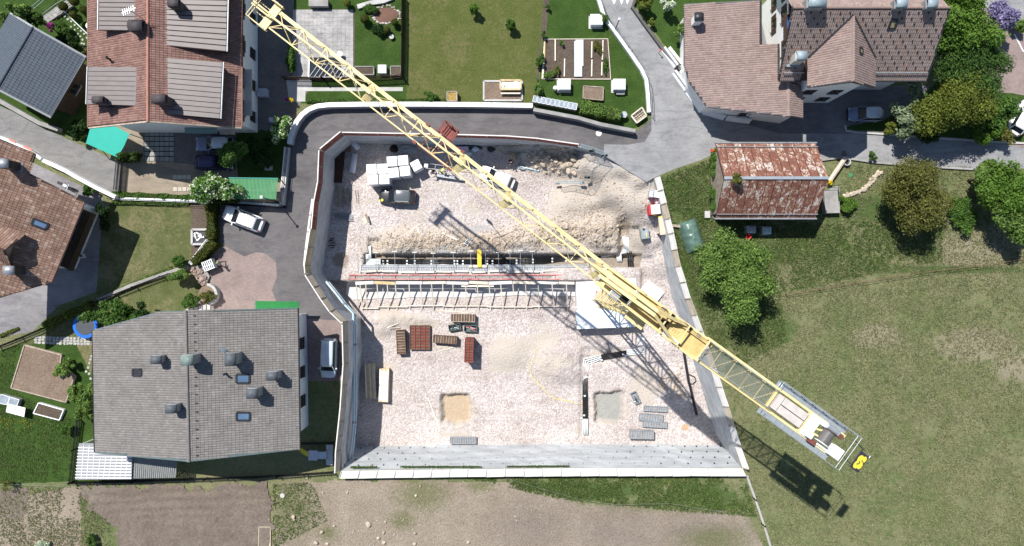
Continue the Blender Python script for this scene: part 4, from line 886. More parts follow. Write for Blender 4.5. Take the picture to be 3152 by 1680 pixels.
    # trolley with basket, hoist rope, hook block
    TR = M('trolley_red', (.20, .05, .04), .6, .25, 2.5); ts = -21.6; m = MB()
    for sy in (-1, 1): m.beam((ts - 1.9, sy * .88, J - .05), (ts + 1.9, sy * .88, J - .05), .1, .16)
    for s in (-1.2, 0, 1.3): m.beam((ts + s, -1.0, J - .2), (ts + s, 1.0, J - .2), .1, .12)
    for s in (-1.8, 1.8):
        for sy in (-1, 1): m.box(ts + s, sy * .9, J + .05, .35, .2, .3)
    m.beam((ts - 1.2, -1, J - .2), (ts + 1.3, 1, J - .2), .08); tr = m.build('trolley', TR, t)
    bx, by = ts - .2, 1.55; m = MB().box(bx, by, J - .75, 1.3, 1.0, .06)
    for z in (-.35, 0, .3):
        q = [(bx - .65, by - .5), (bx + .65, by - .5), (bx + .65, by + .5), (bx - .65, by + .5)]
        for i in range(4): m.beam((*q[i], J + z), (*q[(i + 1) % 4], J + z), .05)
    for x in (-.65, 0, .65):
        for y in (-.5, .5): m.beam((bx + x, by + y, J - .75), (bx + x, by + y, J + .3), .05)
    m.build('basket', TR, t); hk = 3.4 + ZB
    m = MB()
    for dx in (-.25, .25): m.tube([(ts + dx, 0, J - .2), (ts + dx * .6, 0, hk)], .022, 5)
    m.build('hoist_rope', DKMETAL, t); m = MB().box(ts, 0, hk - .1, .55, .22, .7); m.tube([(ts, 0, hk - .4), (ts, 0, hk - .8), (ts + .15, 0, hk - 1.0), (ts + .25, 0, hk - .85)], .06, 6); m.build('hook_block', DKMETAL, t)
    m = MB(); m.tube([(-18.5, .35, J + .05), (-2, .3, J + .15)], .03, 5); m.build('trolley_rope', GALV, t)
    # --- tower head and machinery deck
    t = t0
    for sy in (-1, 1):
        MB().beam((root, sy * hw, J), (5.6, sy * .98, J), .2, .3).build('deck_beam', YEL, t)
        MB().beam((-5.0, sy * .25, J + ht + .3), (.4, sy * .2, J + 2.2), .28, .22).build('head_strut', YEL, t); MB().beam((.4, sy * .2, J + 2.2), (3.6, sy * .95, J + .2), .24, .2).build('head_strut', YEL, t)
        MB().beam((root, sy * hw, J + .9), (5.6, sy * 1.0, J + .9), .07).build('hand_rail', YEL, t)
        for s in (-3.4, -1.2, 1, 3.2, 5.4): MB().beam((s, sy * .98, J), (s, sy * .98, J + .9), .06).build('rail_post', YEL, t)
    MB().box(2.2, 0, J - .1, 7.0, 1.75, .08).build('deck_plate', M('deck_yellow', (.56, .42, .17), .6, .2, 1.5), t)
    MB().box(-3.1, 0, J - .12, 2.9, 1.6, .06).build('deck_plate', YEL, t); MB().box(-.7, .12, J + .9, 2.6, .5, .5).build('head_box', YEL, t, bevel=.05); MB().box(-2.4, .1, J + 1.3, 1.6, .7, .35).build('head_box', YEL, t, bevel=.04)
    for s in (1.6, 3.4, 5.4): MB().beam((s, -1.0, J + .95), (s, 1.0, J + .95), .12, .1).build('cross_beam', YEL, t)
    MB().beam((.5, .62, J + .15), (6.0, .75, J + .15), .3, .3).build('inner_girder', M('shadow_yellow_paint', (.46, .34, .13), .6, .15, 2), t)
    MB().box(-2.9, -.75, J + .45, .9, .55, .7).build('control_box', GALV, t, bevel=.03); MB().box(-2.0, -.45, J + .35, .6, .55, .6).build('motor_box', BLKMETAL, t, bevel=.04); MB().box(2.9, -.72, J + .2, 1.6, .28, .35).build('cable_box', WHITE, t, bevel=.03)
    MB().box(1.75, -.1, J + .25, .65, .65, .5).build('hatch', WOODD, t); m = MB().beam((2.1, -.3, J), (3.3, -.3, J), .05).beam((2.1, .1, J), (3.3, .1, J), .05)
    for k in range(5): m.beam((2.2 + k * .24, -.3, J), (2.2 + k * .24, .1, J), .04)
    m.build('deck_ladder', YEL, t)
    for k in range(5): MB().box(1.0 + k * .9, .78 + .05 * (k % 2), J + .25, .35, .25, .25).build('winch_part', DKMETAL if k % 2 else WOODO, t)
    # --- counter jib with grating and wide side walkways
    t = sub_part('counter_jib', 1.2)
    for sy in (-1, 1): MB().beam((5.4, sy * .98, J), (19.2, sy * .98, J), .2, .26).build('counter_chord', YEL, t)
    GRT = M('walkway_grating', (.27, .30, .315), .6, .12, 3, metal=.2); MESH = M('open_grating', (.20, .22, .21), .6, .2, 6)
    m = MB()
    for k in range(13): m.beam((5.6, -.72 + k * .12, J - .05), (12.6, -.72 + k * .12, J - .05), .028, .03)
    for k in range(47): m.beam((5.7 + k * .15, -.75, J - .06), (5.7 + k * .15, .75, J - .06), .018, .03)
    m.build('grating', MESH, t, kind='stuff')
    for k in range(5):
        s = 5.6 + k * 1.45; MB().beam((s, -.9, J - .2), (s + 1.35, .9, J - .2), .08).build('counter_brace', YEL, t); MB().beam((s, -.95, J - .18), (s, .95, J - .18), .08).build('counter_brace', YEL, t)
    for y in (-.8, .8): 
        for z in (.45, .85): MB().tube([(5.6, y, J + z), (12.6, y, J + z)], .028, 5).build('counter_rail', GALV, t)
    for sy in (-1, 1):
        for k in range(8):
            MB().box(12.6 + k * .86 + .0, sy * 1.34, J + .02, .84, .52, .05).build('walkway_panel', GRT, t)
        for z in (.5, 1.0): MB().tube([(12.2, sy * 1.12, J + z), (12.2, sy * 1.6, J + z), (19.9, sy * 1.6, J + z)], .03, 5).build('walkway_rail', GALV, t)
        m = MB()
        for k in range(8): m.beam((12.2 + k * 1.08, sy * 1.6, J), (12.2 + k * 1.08, sy * 1.6, J + 1.0), .045)
        m.build('rail_posts', GALV, t, kind='stuff')
    for s in (19.6, 19.95): MB().tube([(s, -1.6, J + .9), (s, 1.6, J + .9)], .035, 5).build('end_rail', GALV, t)
    # ballast, winch, motor housings
    BAL = M('ballast_concrete', (.50, .45, .41), .8, .12, 1.5, .2, 12)
    for k in range(2): MB().box(13.5 + .1, 0, 0, .01, .01, .01)
    MB().box(12.95, 0, J - .1, .5, 1.35, 1.3).build('ballast_block', BAL, t, bevel=.03)
    for sy in (-1, 1): MB().box(14.4, sy * .36, J - .1, 2.3, .66, 1.3).build('ballast_block', BAL, t, bevel=.03)
    m = MB()
    for a, b in (((12.5, -.98), (12.5, .98)), ((15.75, -.98), (15.75, .98))): m.beam((*a, J + .1), (*b, J + .1), .16, .3)
    m.build('ballast_frame', YEL, t)
    MB().box(16.35, 0, J + .15, .9, 1.95, .4).build('winch_base', WHITE, t, bevel=.03); MB().box(17.6, .78, J + .3, 1.7, .42, .6).build('winch_side', WHITE, t, bevel=.05); MB().box(17.5, -.86, J + .2, 1.9, .16, .4).build('winch_side', WHITE, t, bevel=.03)
    MB().tube([(17.7, -.55, J + .55), (17.7, .5, J + .55)], .52, 20).build('rope_drum', M('steel_rope', (.12, .11, .105), .5, .2, 2, stretch=(1, 12, 1)), t)
    for y in (-.6, .55): MB().tube([(17.7, y - .03, J + .55), (17.7, y + .03, J + .55)], .62, 20).build('drum_flange', WHITE if y < 0 else WOODD, t)
    MB().box(16.5, -.65, J + .6, .55, .5, .4).build('motor_box', M('pale_blue_box', (.62, .70, .72), .5, .1, 2), t, bevel=.04); MB().box(17.0, -.95, J + .45, .7, .4, .3).build('brake_box', M('oxide_red', (.16, .05, .04), .7, .2, 2), t)
    MB().tube([(17.2, .8, J + .75), (18.3, .8, J + .75)], .24, 12).build('winch_motor', GALV, t); MB().box(18.55, .72, J + .6, .4, .4, .4).build('brake_box', M('oxide_red', (.16, .05, .04), .7, .2, 2), t)
    MB().box(19.0, -.55, J + .5, .95, .95, .8).build('switch_cabinet', WHITE, t, bevel=.03); m = MB().beam((16.8, .1, J + .45), (17.4, .35, J + .45), .14).beam((16.7, -.35, J + .45), (17.3, -.3, J + .45), .14); m.build('winch_bracket', YEL, t)
    # sign at the very end: yellow two-lobed sign on a dark panel
    sg = 21.5; tilt = R(22)
    def sp(a, b, d=0.0): return (sg + a * math.cos(tilt) + d * math.sin(tilt), b, J - .1 - a * math.sin(tilt) + d * math.cos(tilt))
    q = [(-.58, -.8), (.58, -.8), (.58, .8), (-.58, .8)]; m = MB().add([sp(a, b) for a, b in q] + [sp(a, b, -.06) for a, b in q], [(0, 1, 2, 3), (7, 6, 5, 4), (0, 4, 5, 1), (1, 5, 6, 2), (2, 6, 7, 3), (3, 7, 4, 0)])
    sn = m.build('sign', M('sign_dark', (.045, .035, .06), .6, .1, 2), t)
    out = [(.42, -.10), (.40, -.02), (.30, .0), (.36, .12), (.42, .30), (.40, .46), (.28, .57), (.12, .56), (.02, .46), (-.08, .5), (-.24, .48), (-.38, .36), (-.42, .18), (-.38, .04), (-.34, -.06), (-.40, -.2), (-.42, -.38), (-.34, -.54), (-.18, -.6), (0, -.56), (.1, -.46), (.22, -.5), (.34, -.44), (.42, -.30)]
    out = [(a * 1.14, b * 1.14) for a, b in out]; MB().add([sp(a, b, .03) for a, b in out], [tuple(range(len(out)))]).build('sign_emblem', YELB, t)
    m = MB(); s_ = [(-.2, -.32), (-.14, -.22), (-.04, -.2), (.0, -.1), (-.1, -.02), (-.14, .06)]
    for i in range(5): m.beam(sp(*s_[i], .045), sp(*s_[i + 1], .045), .07, .02)
    m.beam(sp(.42, .12, .045), sp(.12, .14, .045), .06, .02); m.beam(sp(.12, .14, .045), (sp(.02, .24, .045)), .06, .02); m.build('sign_line', MATS['sign_dark'], t)
    m = MB().tube([(19.9, 1.2, J + .3), (21, 1.0, J + .1), sp(-.56, .75)], .04, 6).tube([(19.9, -.4, J), sp(-.5, -.6)], .03, 6); m.build('sign_bracket', DKMETAL, t)
    MB().tube([sp(.6, .7), sp(.6, .94)], .03, 6).build('sign_lamp', WHITE, t)
crane()
# ------------------------------------------------------------------ cars
def car(label, u, v, z0, ang, Lc, Wc, Hc, paint, kind='estate', group='parked cars', roofmat=None, rails=False):
    """ang: heading in the photo, degrees anticlockwise from right"""
    p = P(u, v, z0 + Hc * .6); t = T('parked_car', label, 'car', (p.x, p.y, z0), R(ang), group); w = Wc / 2; rm = roofmat or paint
    hood = {'estate': .30, 'suv': .27, 'hatch': .25, 'van': .19}[kind]; tail = {'estate': .05, 'suv': .05, 'hatch': .06, 'van': .03}[kind]
    st = [(-.5, .74, .62, .80), (-.485, .88, .60, .86), (-.44, .96, .9, .93), (-.3, 1, .97, .95), (-.1, 1, .97, .95), (.1, 1, .97, .94), (.5 - hood, 1, .97, .93), (.36, .985, .93, .87), (.44, .93, .84, .80), (.485, .80, .68, .70), (.5, .62, .5, .62)]
    m = MB(); k = Hc / 1.5; rows = []
    for x, wb, wt, zt in st:
        zt *= k; X = x * Lc; rows.append([(X, -w * wb * .93, .22), (X, -w * wb, .52 * k), (X, -w * wb * .985, zt - .12), (X, -w * wt * .90, zt - .01), (X, 0, zt + .025), (X, w * wt * .90, zt - .01), (X, w * wb * .985, zt - .12), (X, w * wb, .52 * k), (X, w * wb * .93, .22)])
    n = len(rows[0]); V = [q for r in rows for q in r]; F = [(i * n + j, i * n + j + 1, (i + 1) * n + j + 1, (i + 1) * n + j) for i in range(len(rows) - 1) for j in range(n - 1)] + [tuple(range(n)), tuple((len(rows) - 1) * n + j for j in range(n))[::-1]]
    m.add(V, F); b = m.build('body', paint, t, True); b.modifiers.new('s', 'SUBSURF').levels = 1; b.modifiers['s'].render_levels = 1
    # cabin: glass below, painted roof above
    xa, xb, xc, xd = (.5 - hood) * Lc, (.5 - hood - (.13 if kind == 'van' else .185)) * Lc, (-.5 + tail + (.09 if kind != 'van' else .03)) * Lc, (-.5 + tail) * Lc; zb, zt = .955 * k, Hc - .05; wb_, wt_ = w * .9, w * .73
    A = [(xa, -wb_, zb), (xa, wb_, zb), (xb, wt_, zt), (xb, -wt_, zt)]; Bq = [(xd, wb_ * .93, zb), (xd, -wb_ * .93, zb), (xc, -wt_ * .95, zt), (xc, wt_ * .95, zt)]
    MB().quad(*A).build('windscreen', GLASS, t); MB().quad(*Bq).build('rear_window', GLASS, t)
    for s in (-1, 1): q = [(xa, s * wb_, zb), (xb, s * wt_, zt), (xc, s * wt_ * .95, zt), (xd, s * wb_ * .93, zb)]; MB().quad(*(q if s > 0 else q[::-1])).build('side_window', GLASS, t)
    m = MB(); fr = [(xb + .05, wt_ * .97), (xb + .08, 0), (xb + .05, -wt_ * .97)]; g = []
    for x, ww, dz in ((xb + .06, .98, -.02), (xb - .12 * Lc * .5, 1.03, .03), ((xb + xc) / 2, 1.05, .06), (xc + .2, 1.02, .03), (xc - .1, .94, -.03)): g.append([(x, -wt_ * ww, zt + dz - .04), (x, -wt_ * ww * .8, zt + dz), (x, 0, zt + dz + .03), (x, wt_ * ww * .8, zt + dz), (x, wt_ * ww, zt + dz - .04)])
    m.add([q for r in g for q in r], [(i * 5 + j, i * 5 + j + 1, (i + 1) * 5 + j + 1, (i + 1) * 5 + j) for i in range(4) for j in range(4)]); r = m.build('roof', rm, t, True); so = r.modifiers.new('s', 'SOLIDIFY'); so.thickness = .05
    for s in (-1, 1):
        MB().beam((xa + .02, s * wb_, zb), (xb, s * wt_ * 1.01, zt), .08, .06).build('pillar', paint, t); MB().beam((xd, s * wb_ * .93, zb), (xc, s * wt_ * .97, zt), .12, .08).build('pillar', paint, t)
        xm = (xb + xc) / 2; MB().beam((xm, s * wb_ * .985, zb), (xm, s * wt_ * 1.0, zt), .07, .03).build('pillar', BLKMETAL, t)
        m = MB().box(xa - .28, s * (w + .08), zb + .06, .16, .22, .15); m.build('mirror', paint, t, bevel=.03)
        MB().box(.47 * Lc, s * w * .66, .64 * k, .22, .3, .12).build('headlight', GALV, t, bevel=.03); MB().box(-.478 * Lc, s * w * .74, .78 * k, .1, .22, .2).build('tail_light', M('lamp_glass_red', (.2, .012, .012), .3), t, bevel=.02)
        if rails: MB().tube([(xb - .1, s * wt_ * .98, zt + .05), (xc + .1, s * wt_ * .95, zt + .05)], .025, 6).build('roof_rail', rails, t)
        for x in (-.31, .31):
            m = MB().tube([(x * Lc, s * (w - .24), .33), (x * Lc, s * (w - .02), .33)], .33, 16); wh = m.build('wheel', PIPEB, t); MB().tube([(x * Lc, s * (w - .1), .33), (x * Lc, s * (w - .005), .33)], .21, 12).build('rim', GALV, wh)
    MB().box(.497 * Lc, 0, .42, .06, Wc * .8, .2).build('bumper', BLKMETAL, t, bevel=.02)
    return t
def paintmat(n, c, met=.0): return M(n, c, .25, .04, 1, spec=.6, metal=met)
PW, PS, PN, PB, PG = paintmat('white_car_paint', (.78, .78, .78)), paintmat('silver_car_paint', (.52, .56, .60), .1), paintmat('navy_car_paint', (.012, .014, .07), .1), paintmat('black_car_paint', (.035, .038, .042), .1), paintmat('grey_blue_car_paint', (.17, .2, .3), .3)
car('white estate car with roof rails parked on the dark asphalt driveway', 745, 672, .005, 159, 4.65, 1.85, 1.65, PW, 'suv', rails=BLKMETAL)
car('white car standing under the crane jib on the gravel', 1530, 546, PF(1530, 560).z, 158, 4.3, 1.78, 1.5, PW, 'hatch')
c = car('dark grey car beside the stacks of white packs in the pit', 1222, 604, PF(1222, 612).z, 177, 4.4, 1.82, 1.55, PB, 'suv', roofmat=M('black_roof', (.10, .11, .12), .2, .05, 1, spec=.6), rails=GALV)
MB().cyl(1.75, .55, .9, 1.0, .16, 12).build('hood_emblem', YELB, c)
car('silver compact van parked beside the board barrier', 1010, 1103, .012, -92, 4.45, 1.8, 1.75, PS, 'van')
car('silver blue estate car in the shade, backed against the red house', 660, 442, .016, 180, 4.4, 1.75, 1.5, PG, 'estate', rails=GALV, roofmat=PS)
car('dark navy car parked between two others below the red house', 657, 499, .016, 0, 4.3, 1.75, 1.5, PN, 'hatch')
car('pale silver car half hidden by the white flowering tree', 650, 572, .008, 0, 4.3, 1.75, 1.5, PS, 'hatch')
car('silver blue car in the shadow of the right hand house', 2668, 349, .02, 180, 3.9, 1.7, 1.5, PG, 'hatch', roofmat=PS)
t = car('white car at the right edge of the photograph', 3150, 360, .02, 60, 4.2, 1.75, 1.5, PW, 'hatch')
# ------------------------------------------------------------------ board barriers round the pit
RB = M('red_oxide_board', (.27, .085, .065), .75, .3, 1.6, .2, 16, rnd=.18)
YB = M('yellowed_board', (.50, .40, .235), .75, .18, 1.5, .2, 16, rnd=.12)
PB_ = M('pale_board', (.66, .635, .60), .75, .1, 1.2, .2, 16, rnd=.07)
TB = M('tan_board', (.40, .345, .275), .78, .16, 1.5, .2, 16, rnd=.1)
def barrier(label, px, mats, hgt=1.05, lean=.0, post=WOODO, rail=None, span=2.0, side=1, z=0.0):
    pts = PP(px, z); t = T('board_barrier', label, 'barrier', pts[0], world=True, group='board barriers round the pit'); rr = random.Random(len(label)); k = 0
    for i in range(len(pts) - 1):
        a, b = pts[i], pts[i + 1]; d = b - a; L = d.length; d.normalize(); o = Vector((d.y, -d.x, 0)) * side; n = max(1, round(L / span))
        for q in range(n):
            p0, p1 = a.lerp(b, q / n) + d * .02, a.lerp(b, (q + 1) / n) - d * .02; mt = mats[k % len(mats)] if isinstance(mats, list) else mats; k += 1
            for j in range(2):
                z0, z1 = j * hgt / 2 + .02, (j + 1) * hgt / 2 - .01; e = rr.uniform(-.03, .05); s0, s1 = lean * z0 / hgt, lean * z1 / hgt
                v = [p0 + o * (s0 + e * j) + Vector((0, 0, z0)), p1 + o * (s0) + Vector((0, 0, z0)), p1 + o * (s1) + Vector((0, 0, z1)), p0 + o * (s1 + e * j) + Vector((0, 0, z1))]; w = [x + o * .045 for x in v]
                MB().add(v + w, [(0, 1, 2, 3), (7, 6, 5, 4), (0, 4, 5, 1), (1, 5, 6, 2), (2, 6, 7, 3), (3, 7, 4, 0)]).build('board', mt, t)
            f = p0 - d * .02 - o * .05; MB().beam(f, f + o * (lean) + Vector((0, 0, hgt + .06)), .09, .07).build('post', post, t)
        if rail: MB().beam(a + o * (lean + .02) + Vector((0, 0, hgt + .03)), b + o * (lean + .02) + Vector((0, 0, hgt + .03)), .12, .05).build('top_rail', rail, t)
    return t
barrier('red brown board barrier with a white rail between the asphalt and the pit', [(1060, 416), (1380, 422), (1560, 427), (1650, 434), (1778, 452)], RB, 1.05, .1, rail=PB_, side=-1)
barrier('red brown board barrier bending round the upper left pit corner', [(1060, 416), (997, 468), (993, 563), (981, 625), (973, 707)], RB, 1.05, .25, rail=PB_, side=1)
barrier('yellowish board barrier left of the pit above the paving', [(973, 707), (955, 817), (957, 840)], YB, 1.05, .35, rail=PB_, side=1)
barrier('tan board barrier running diagonally past the driveway', [(957, 840), (1003, 912), (1030, 950), (1070, 988)], TB, 1.05, .4, rail=PB_, side=1)
barrier('tan board barrier beside the parked compact van', [(1070, 988), (1073, 1118), (1064, 1250), (1050, 1385), (1048, 1448)], TB, 1.05, .35, rail=PB_, side=1)
barrier('long pale board barrier along the bottom of the pit', [(1052, 1448), (1440, 1443), (1840, 1440), (2286, 1441)], PB_, 1.1, .55, side=1, post=M('pale_post', (.5, .48, .45), .7))
barrier('pale board barrier along the meadow side of the pit', [(2285, 1440), (2260, 1370), (2224, 1250), (2184, 1130), (2145, 1020), (2108, 920), (2077, 820), (2056, 720), (2034, 630), (2014, 548)], [PB_, PB_, TB], 1.05, .4, side=1, post=WOODO)
t = T('board_row', 'narrow pale boards lying along the asphalt edge left of the pit', 'boards', P(950, 720), world=True)
for a, b in (((962, 612), (955, 660)), ((954.5, 663), (948, 712)), ((947.5, 715), (941, 765)), ((940.5, 768), (936, 818))): MB().beam(P(*a, .5), P(*b, .5), .22, .05).build('board', PB_, t); MB().beam(P(*a, .25), P(*b, .25), .04, .4).build('board', YB, t)
# drain pipes on the left pit wall
DP = M('pale_blue_pipe', (.50, .62, .66), .4, .08, 2)
for k, lb in ((0, 'pale blue pipe on the left pit wall, outer of the pair'), (1, 'pale blue pipe on the left pit wall, inner of the pair')):
    z = -2.4 - .5 * k; pts = [P(u + 6 * k, v, z) for u, v in ((1003, 866), (1035, 905), (1058, 935), (1087, 964), (1089, 1060), (1090, 1200), (1088, 1300), (1082, 1370), (1074, 1425))]
    t = T('drain_pipe', lb, 'pipe', pts[0], world=True, group='pipes on the pit wall'); MB().tube(pts, .13, 8).build('pipe_run', DP, t, True)
    for i in (2, 4, 6): MB().tube([pts[i] - (pts[i + 1] - pts[i]).normalized() * .12, pts[i] + (pts[i + 1] - pts[i]).normalized() * .12], .17, 8).build('coupling', GALVD, t)

# ------------------------------------------------------------------ upper level of the pit
WRAP = M('white_wrap', (.80, .80, .80), .35, .05, 3, .25, 5, spec=.5); WRAPB = M('blue_wrap', (.10, .28, .62), .4, .1, 2)
def stack(label, u, v, sx, sy, h, rz, mat=WRAP, n=2, group='stacks of white wrapped packs', name='wrapped_stack', cat='pack'):
    p = P(u, v, ZU + h); t = T(name, label, cat, (p.x, p.y, ZU), R(rz), group)
    for k in range(n): MB().box(.01 * k, 0, (k + .5) * h / n, sx, sy, h / n - .02).build('pack', mat, t, bevel=.04)
    MB().box(0, 0, .04, sx * .9, sy * .9, .1).build('pallet', WOODO, t); return t
for k, (u, v, lb) in enumerate(((1143, 520, 'white wrapped pack stack, back left of the left block of four'), (1177, 519, 'white wrapped pack stack, back right of the left block of four'), (1147, 552, 'white wrapped pack stack, front left nearest the grey car bonnet'), (1182, 551, 'white wrapped pack stack, front right of the left block of four'),
                               (1206, 496, 'white wrapped pack stack, back left of the right block of four'), (1240, 493, 'white wrapped pack stack, back right of the right block of four'), (1211, 531, 'white wrapped pack stack, front left of the right block of four'), (1246, 526, 'white wrapped pack stack, front right of the right block of four'))):
    stack(lb, u, v, 1.2, 1.16, 2.3, (3, 3, 2, 3, 4, 5, 5, 7)[k])
t = stack('white pack with blue edges leaning beside the stacks, upper half', 1277, 502, 1.1, .6, 1.9, 28); t = stack('white pack with blue edges leaning beside the stacks, lower half', 1284, 515, 1.1, .6, 1.8, 28)
MB().box(0, .33, .95, 1.1, .04, 1.6).build('blue_side', WRAPB, t)
def roll(label, a, b, r):
    p, q = P(*a, ZU + .3), P(*b, ZU + .3); p.z = q.z = ZU + r + .02; t = T('membrane_roll', label, 'roll', p, world=True, group='white rolls'); MB().tube([p, q], r, 18).build('roll_body', M('roll_white', (.66, .67, .72), .5, .06, 2), t, True)
    d = (p - q).normalized(); MB().tube([p + d * .005, p + d * .03], r * .86, 16).build('roll_end', DKMETAL, t); MB().tube([p + d * .03, p + d * .04], r * .4, 12).build('roll_core', GALV, t)
roll('white membrane roll lying diagonally in the upper left pit corner', (1078, 430), (1104, 458), .36); roll('white membrane roll lying upright in the photo beside the brown sheets', (1094, 474), (1084, 531), .36)
BRS = M('dark_rusty_sheet', (.05, .022, .014), .7, .3, 1.2)
t = T('steel_sheet_pile', 'stack of dark brown rusty sheets beside the left pit wall', 'sheets', P(1045, 515, ZU), world=True)
for k in range(5): MB().slab(PP([(1036 - k, 464), (1062 - k * .5, 468), (1052 - k, 563), (1022 - k, 561)], ZU + .25 + k * .07), .06).build('sheet', BRS, t)
t = T('brick_pallet', 'pallet with brown hollow bricks in the upper left pit corner', 'pallet', P(1062, 455, ZU), world=True); c = P(1064, 454, ZU + .4)
for i in range(3):
    for j in range(3): MB().box(c.x + (i - 1) * .32, c.y + (j - 1) * .3, ZU + .35, .28, .26, .3).build('brick', M('brown_brick', (.22, .13, .075), .85, .2, 3), t, bevel=.02)
MB().box(c.x, c.y, ZU + .1, 1.1, 1.0, .16).build('pallet', WOODO, t)
def lay(name, lb, cat, segs, w, h, mat, part='plank', z=None, group=None, tube=False):
    """loose long pieces lying on the pit floor"""
    pts = [(PF(*a), PF(*b)) for a, b in segs]; t = T(name, lb, cat, pts[0][0], world=True, group=group)
    for k, (p, q) in enumerate(pts):
        p, q = p.copy(), q.copy(); zz = (z or 0) + h * (k % 3) * .6; p.z += h / 2 + zz; q.z += h / 2 + zz
        (MB().tube([p, q], w / 2, 6) if tube else MB().beam(p, q, w, h)).build(part, mat, t)
    return t
rr = random.Random(5)
lay('plank_pile', 'pile of old grey brown planks at the left pit wall', 'planks', [((1030 + k * 2.3 + rr.uniform(-2, 2), 572 + rr.uniform(0, 10)), (1031 + k * 2.3 + rr.uniform(-2, 4), 625 + rr.uniform(-8, 14))) for k in range(11)], .16, .05, WOODO)
lay('plank_scatter', 'loose thin planks scattered right of the plank pile', 'planks', [((1058 + k * 4 + rr.uniform(-3, 3), 575 + rr.uniform(0, 14)), (1060 + k * 4.5 + rr.uniform(-5, 5), 640 + rr.uniform(-18, 8))) for k in range(7)] + [((1101, 582), (1104, 625)), ((1093, 585), (1098, 620))], .08, .05, WOODO)
lay('steel_prop_bundle', 'bundle of grey steel props lying near the left pit wall', 'props', [((1032 + rr.uniform(-4, 4), 652 + k * 2.2), (1084 + rr.uniform(-6, 4), 662 + k * 2.3)) for k in range(9)], .09, .09, GALVD, 'prop', tube=True)
lay('scrap_timber', 'short dark timbers in the shade below the steel props', 'timber', [((1012 + rr.uniform(-2, 8), 735 + k * 7), (1030 + rr.uniform(-3, 3), 733 + k * 7 + rr.uniform(-3, 3))) for k in range(5)], .1, .08, WOODD)
t = lay('plywood_offcut', 'pale plywood offcuts lying open in the middle of the gravel', 'plywood', [((1117, 670), (1130, 686))], .5, .04, WOODP); MB().quad(*PP([(1122, 658), (1130, 660), (1138, 684), (1132, 687)], ZU + .45)).build('board', WOODO, t)
SHEET = M('clear_plastic', (.36, .37, .37), .25, .25, 3, .6, 3, spec=.6)
def heap(name, lb, cat, u, v, rx, ry, hh, mat, seed, z=None, group=None):
    """crumpled soft heap on the ground"""
    c = PF(u, v) if z is None else P(u, v, z); n = 15; V = []; F = []
    for i in range(7):
        f = i / 6
        for k in range(n):
            a = 2 * math.pi * k / n; w = 1 + .28 * mnoise.noise((math.cos(a) * 1.3 + seed, math.sin(a) * 1.3, f * 2)); r = (1 - f ** 1.7)
            V.append((rx * w * r * math.cos(a), ry * w * r * math.sin(a), hh * f * (1 + .5 * mnoise.noise((a, f * 3, seed))) - .03))
    for i in range(6):
        for k in range(n): F.append((i * n + k, i * n + (k + 1) % n, (i + 1) * n + (k + 1) % n, (i + 1) * n + k))
    o = MB().add(V, F).build(name, mat); o.location = c; return setp(o, lb, cat, group)
heap('plastic_sheet', 'crumpled clear plastic sheet below the upper barrier', 'sheet', 1250, 460, 1.1, .65, .45, SHEET, 1); heap('dark_bag', 'dark bag beside the clear plastic sheet', 'bag', 1212, 458, .55, .5, .4, M('dark_plastic', (.03, .02, .016), .5), 2)
heap('tarpaulin', 'black tarpaulin spread below the upper barrier by the green crate', 'tarpaulin', 1455, 446, 1.9, .6, .3, M('black_tarpaulin', (.03, .033, .037), .45, .3, 3, .5, 4), 3); heap('plastic_bag', 'bluish white plastic bag on the black tarpaulin', 'bag', 1463, 456, .55, .5, .4, M('bluish_plastic', (.55, .6, .64), .4, .2, 4, .5, 4), 4)
heap('builders_bag', 'white builders bag under the right jib chord', 'bag', 1432, 478, .75, .6, .8, WRAP, 5); heap('tarpaulin', 'dark tarpaulin at the foot of the soil bank', 'tarpaulin', 1512, 456, .55, .45, .25, MATS['black_tarpaulin'], 6)
heap('sand_bag', 'beige rounded sack behind the crouching worker', 'bag', 1578, 482, .75, .65, .7, M('beige_sack', (.46, .36, .26), .85, .1, 2, .3, 6), 7); heap('small_sack', 'small cream sack left of the beige sack', 'bag', 1540, 467, .28, .26, .4, M('cream_sack', (.52, .45, .32), .8), 8)
p = PF(1422, 462); t = T('foam_boards', 'pink foam boards beside the black tarpaulin', 'foam boards', (p.x, p.y, p.z), R(2))
for k in range(4): MB().box(.02 * k, .03 * k, .05 + k * .09, 1.5, .6, .08).build('foam_board', M('pink_foam', (.72, .52, .58), .7, .06, 2), t)
p = PF(1486, 430); t = T('green_crate', 'green slatted plastic crate under the red barrier', 'crate', (p.x, p.y, p.z + .5), R(-10)); CG = M('green_plastic', (.06, .22, .10), .5, .12, 2)
MB().box(0, 0, .05, .75, .5, .08).build('floor', CG, t)
for k in range(5): MB().box(-.3 + k * .15, 0, .35, .08, .5, .55).build('slat', CG, t)
# workers' bench and scaffold plank
p0, p1 = PF(1346, 541), PF(1426, 553); t = T('scaffold_plank', 'grey steel scaffold plank on trestles beside the workers', 'plank', p0, world=True); a, b = p0 + Vector((0, 0, .55)), p1 + Vector((0, 0, .55)); MB().beam(a, b, .32, .06).build('deck', GALVD, t)
for f in (.1, .9): q = a.lerp(b, f); MB().beam(q - Vector((.1, .3, .55)), q + Vector((0, 0, -.03)), .05).beam(q - Vector((-.1, -.3, .55)), q + Vector((0, 0, -.03)), .05).build('trestle', GALVD, t)
p = PF(1337, 516); t = T('saw_bench', 'grey saw bench with rails behind the workers', 'bench', (p.x, p.y, p.z), R(-8)); m = MB()
for y in (-.3, .3): m.beam((-.8, y, .8), (2.2, y, .8), .06)
for x in (-.8, .2, 1.2, 2.2): m.beam((x, -.3, .8), (x, .3, .8), .05)
m.build('rails', GALVD, t, kind='stuff'); m = MB()
for x in (-.7, .7, 2.1):
    for y in (-.3, .3): m.beam((x, y, 0), (x, y, .8), .06)
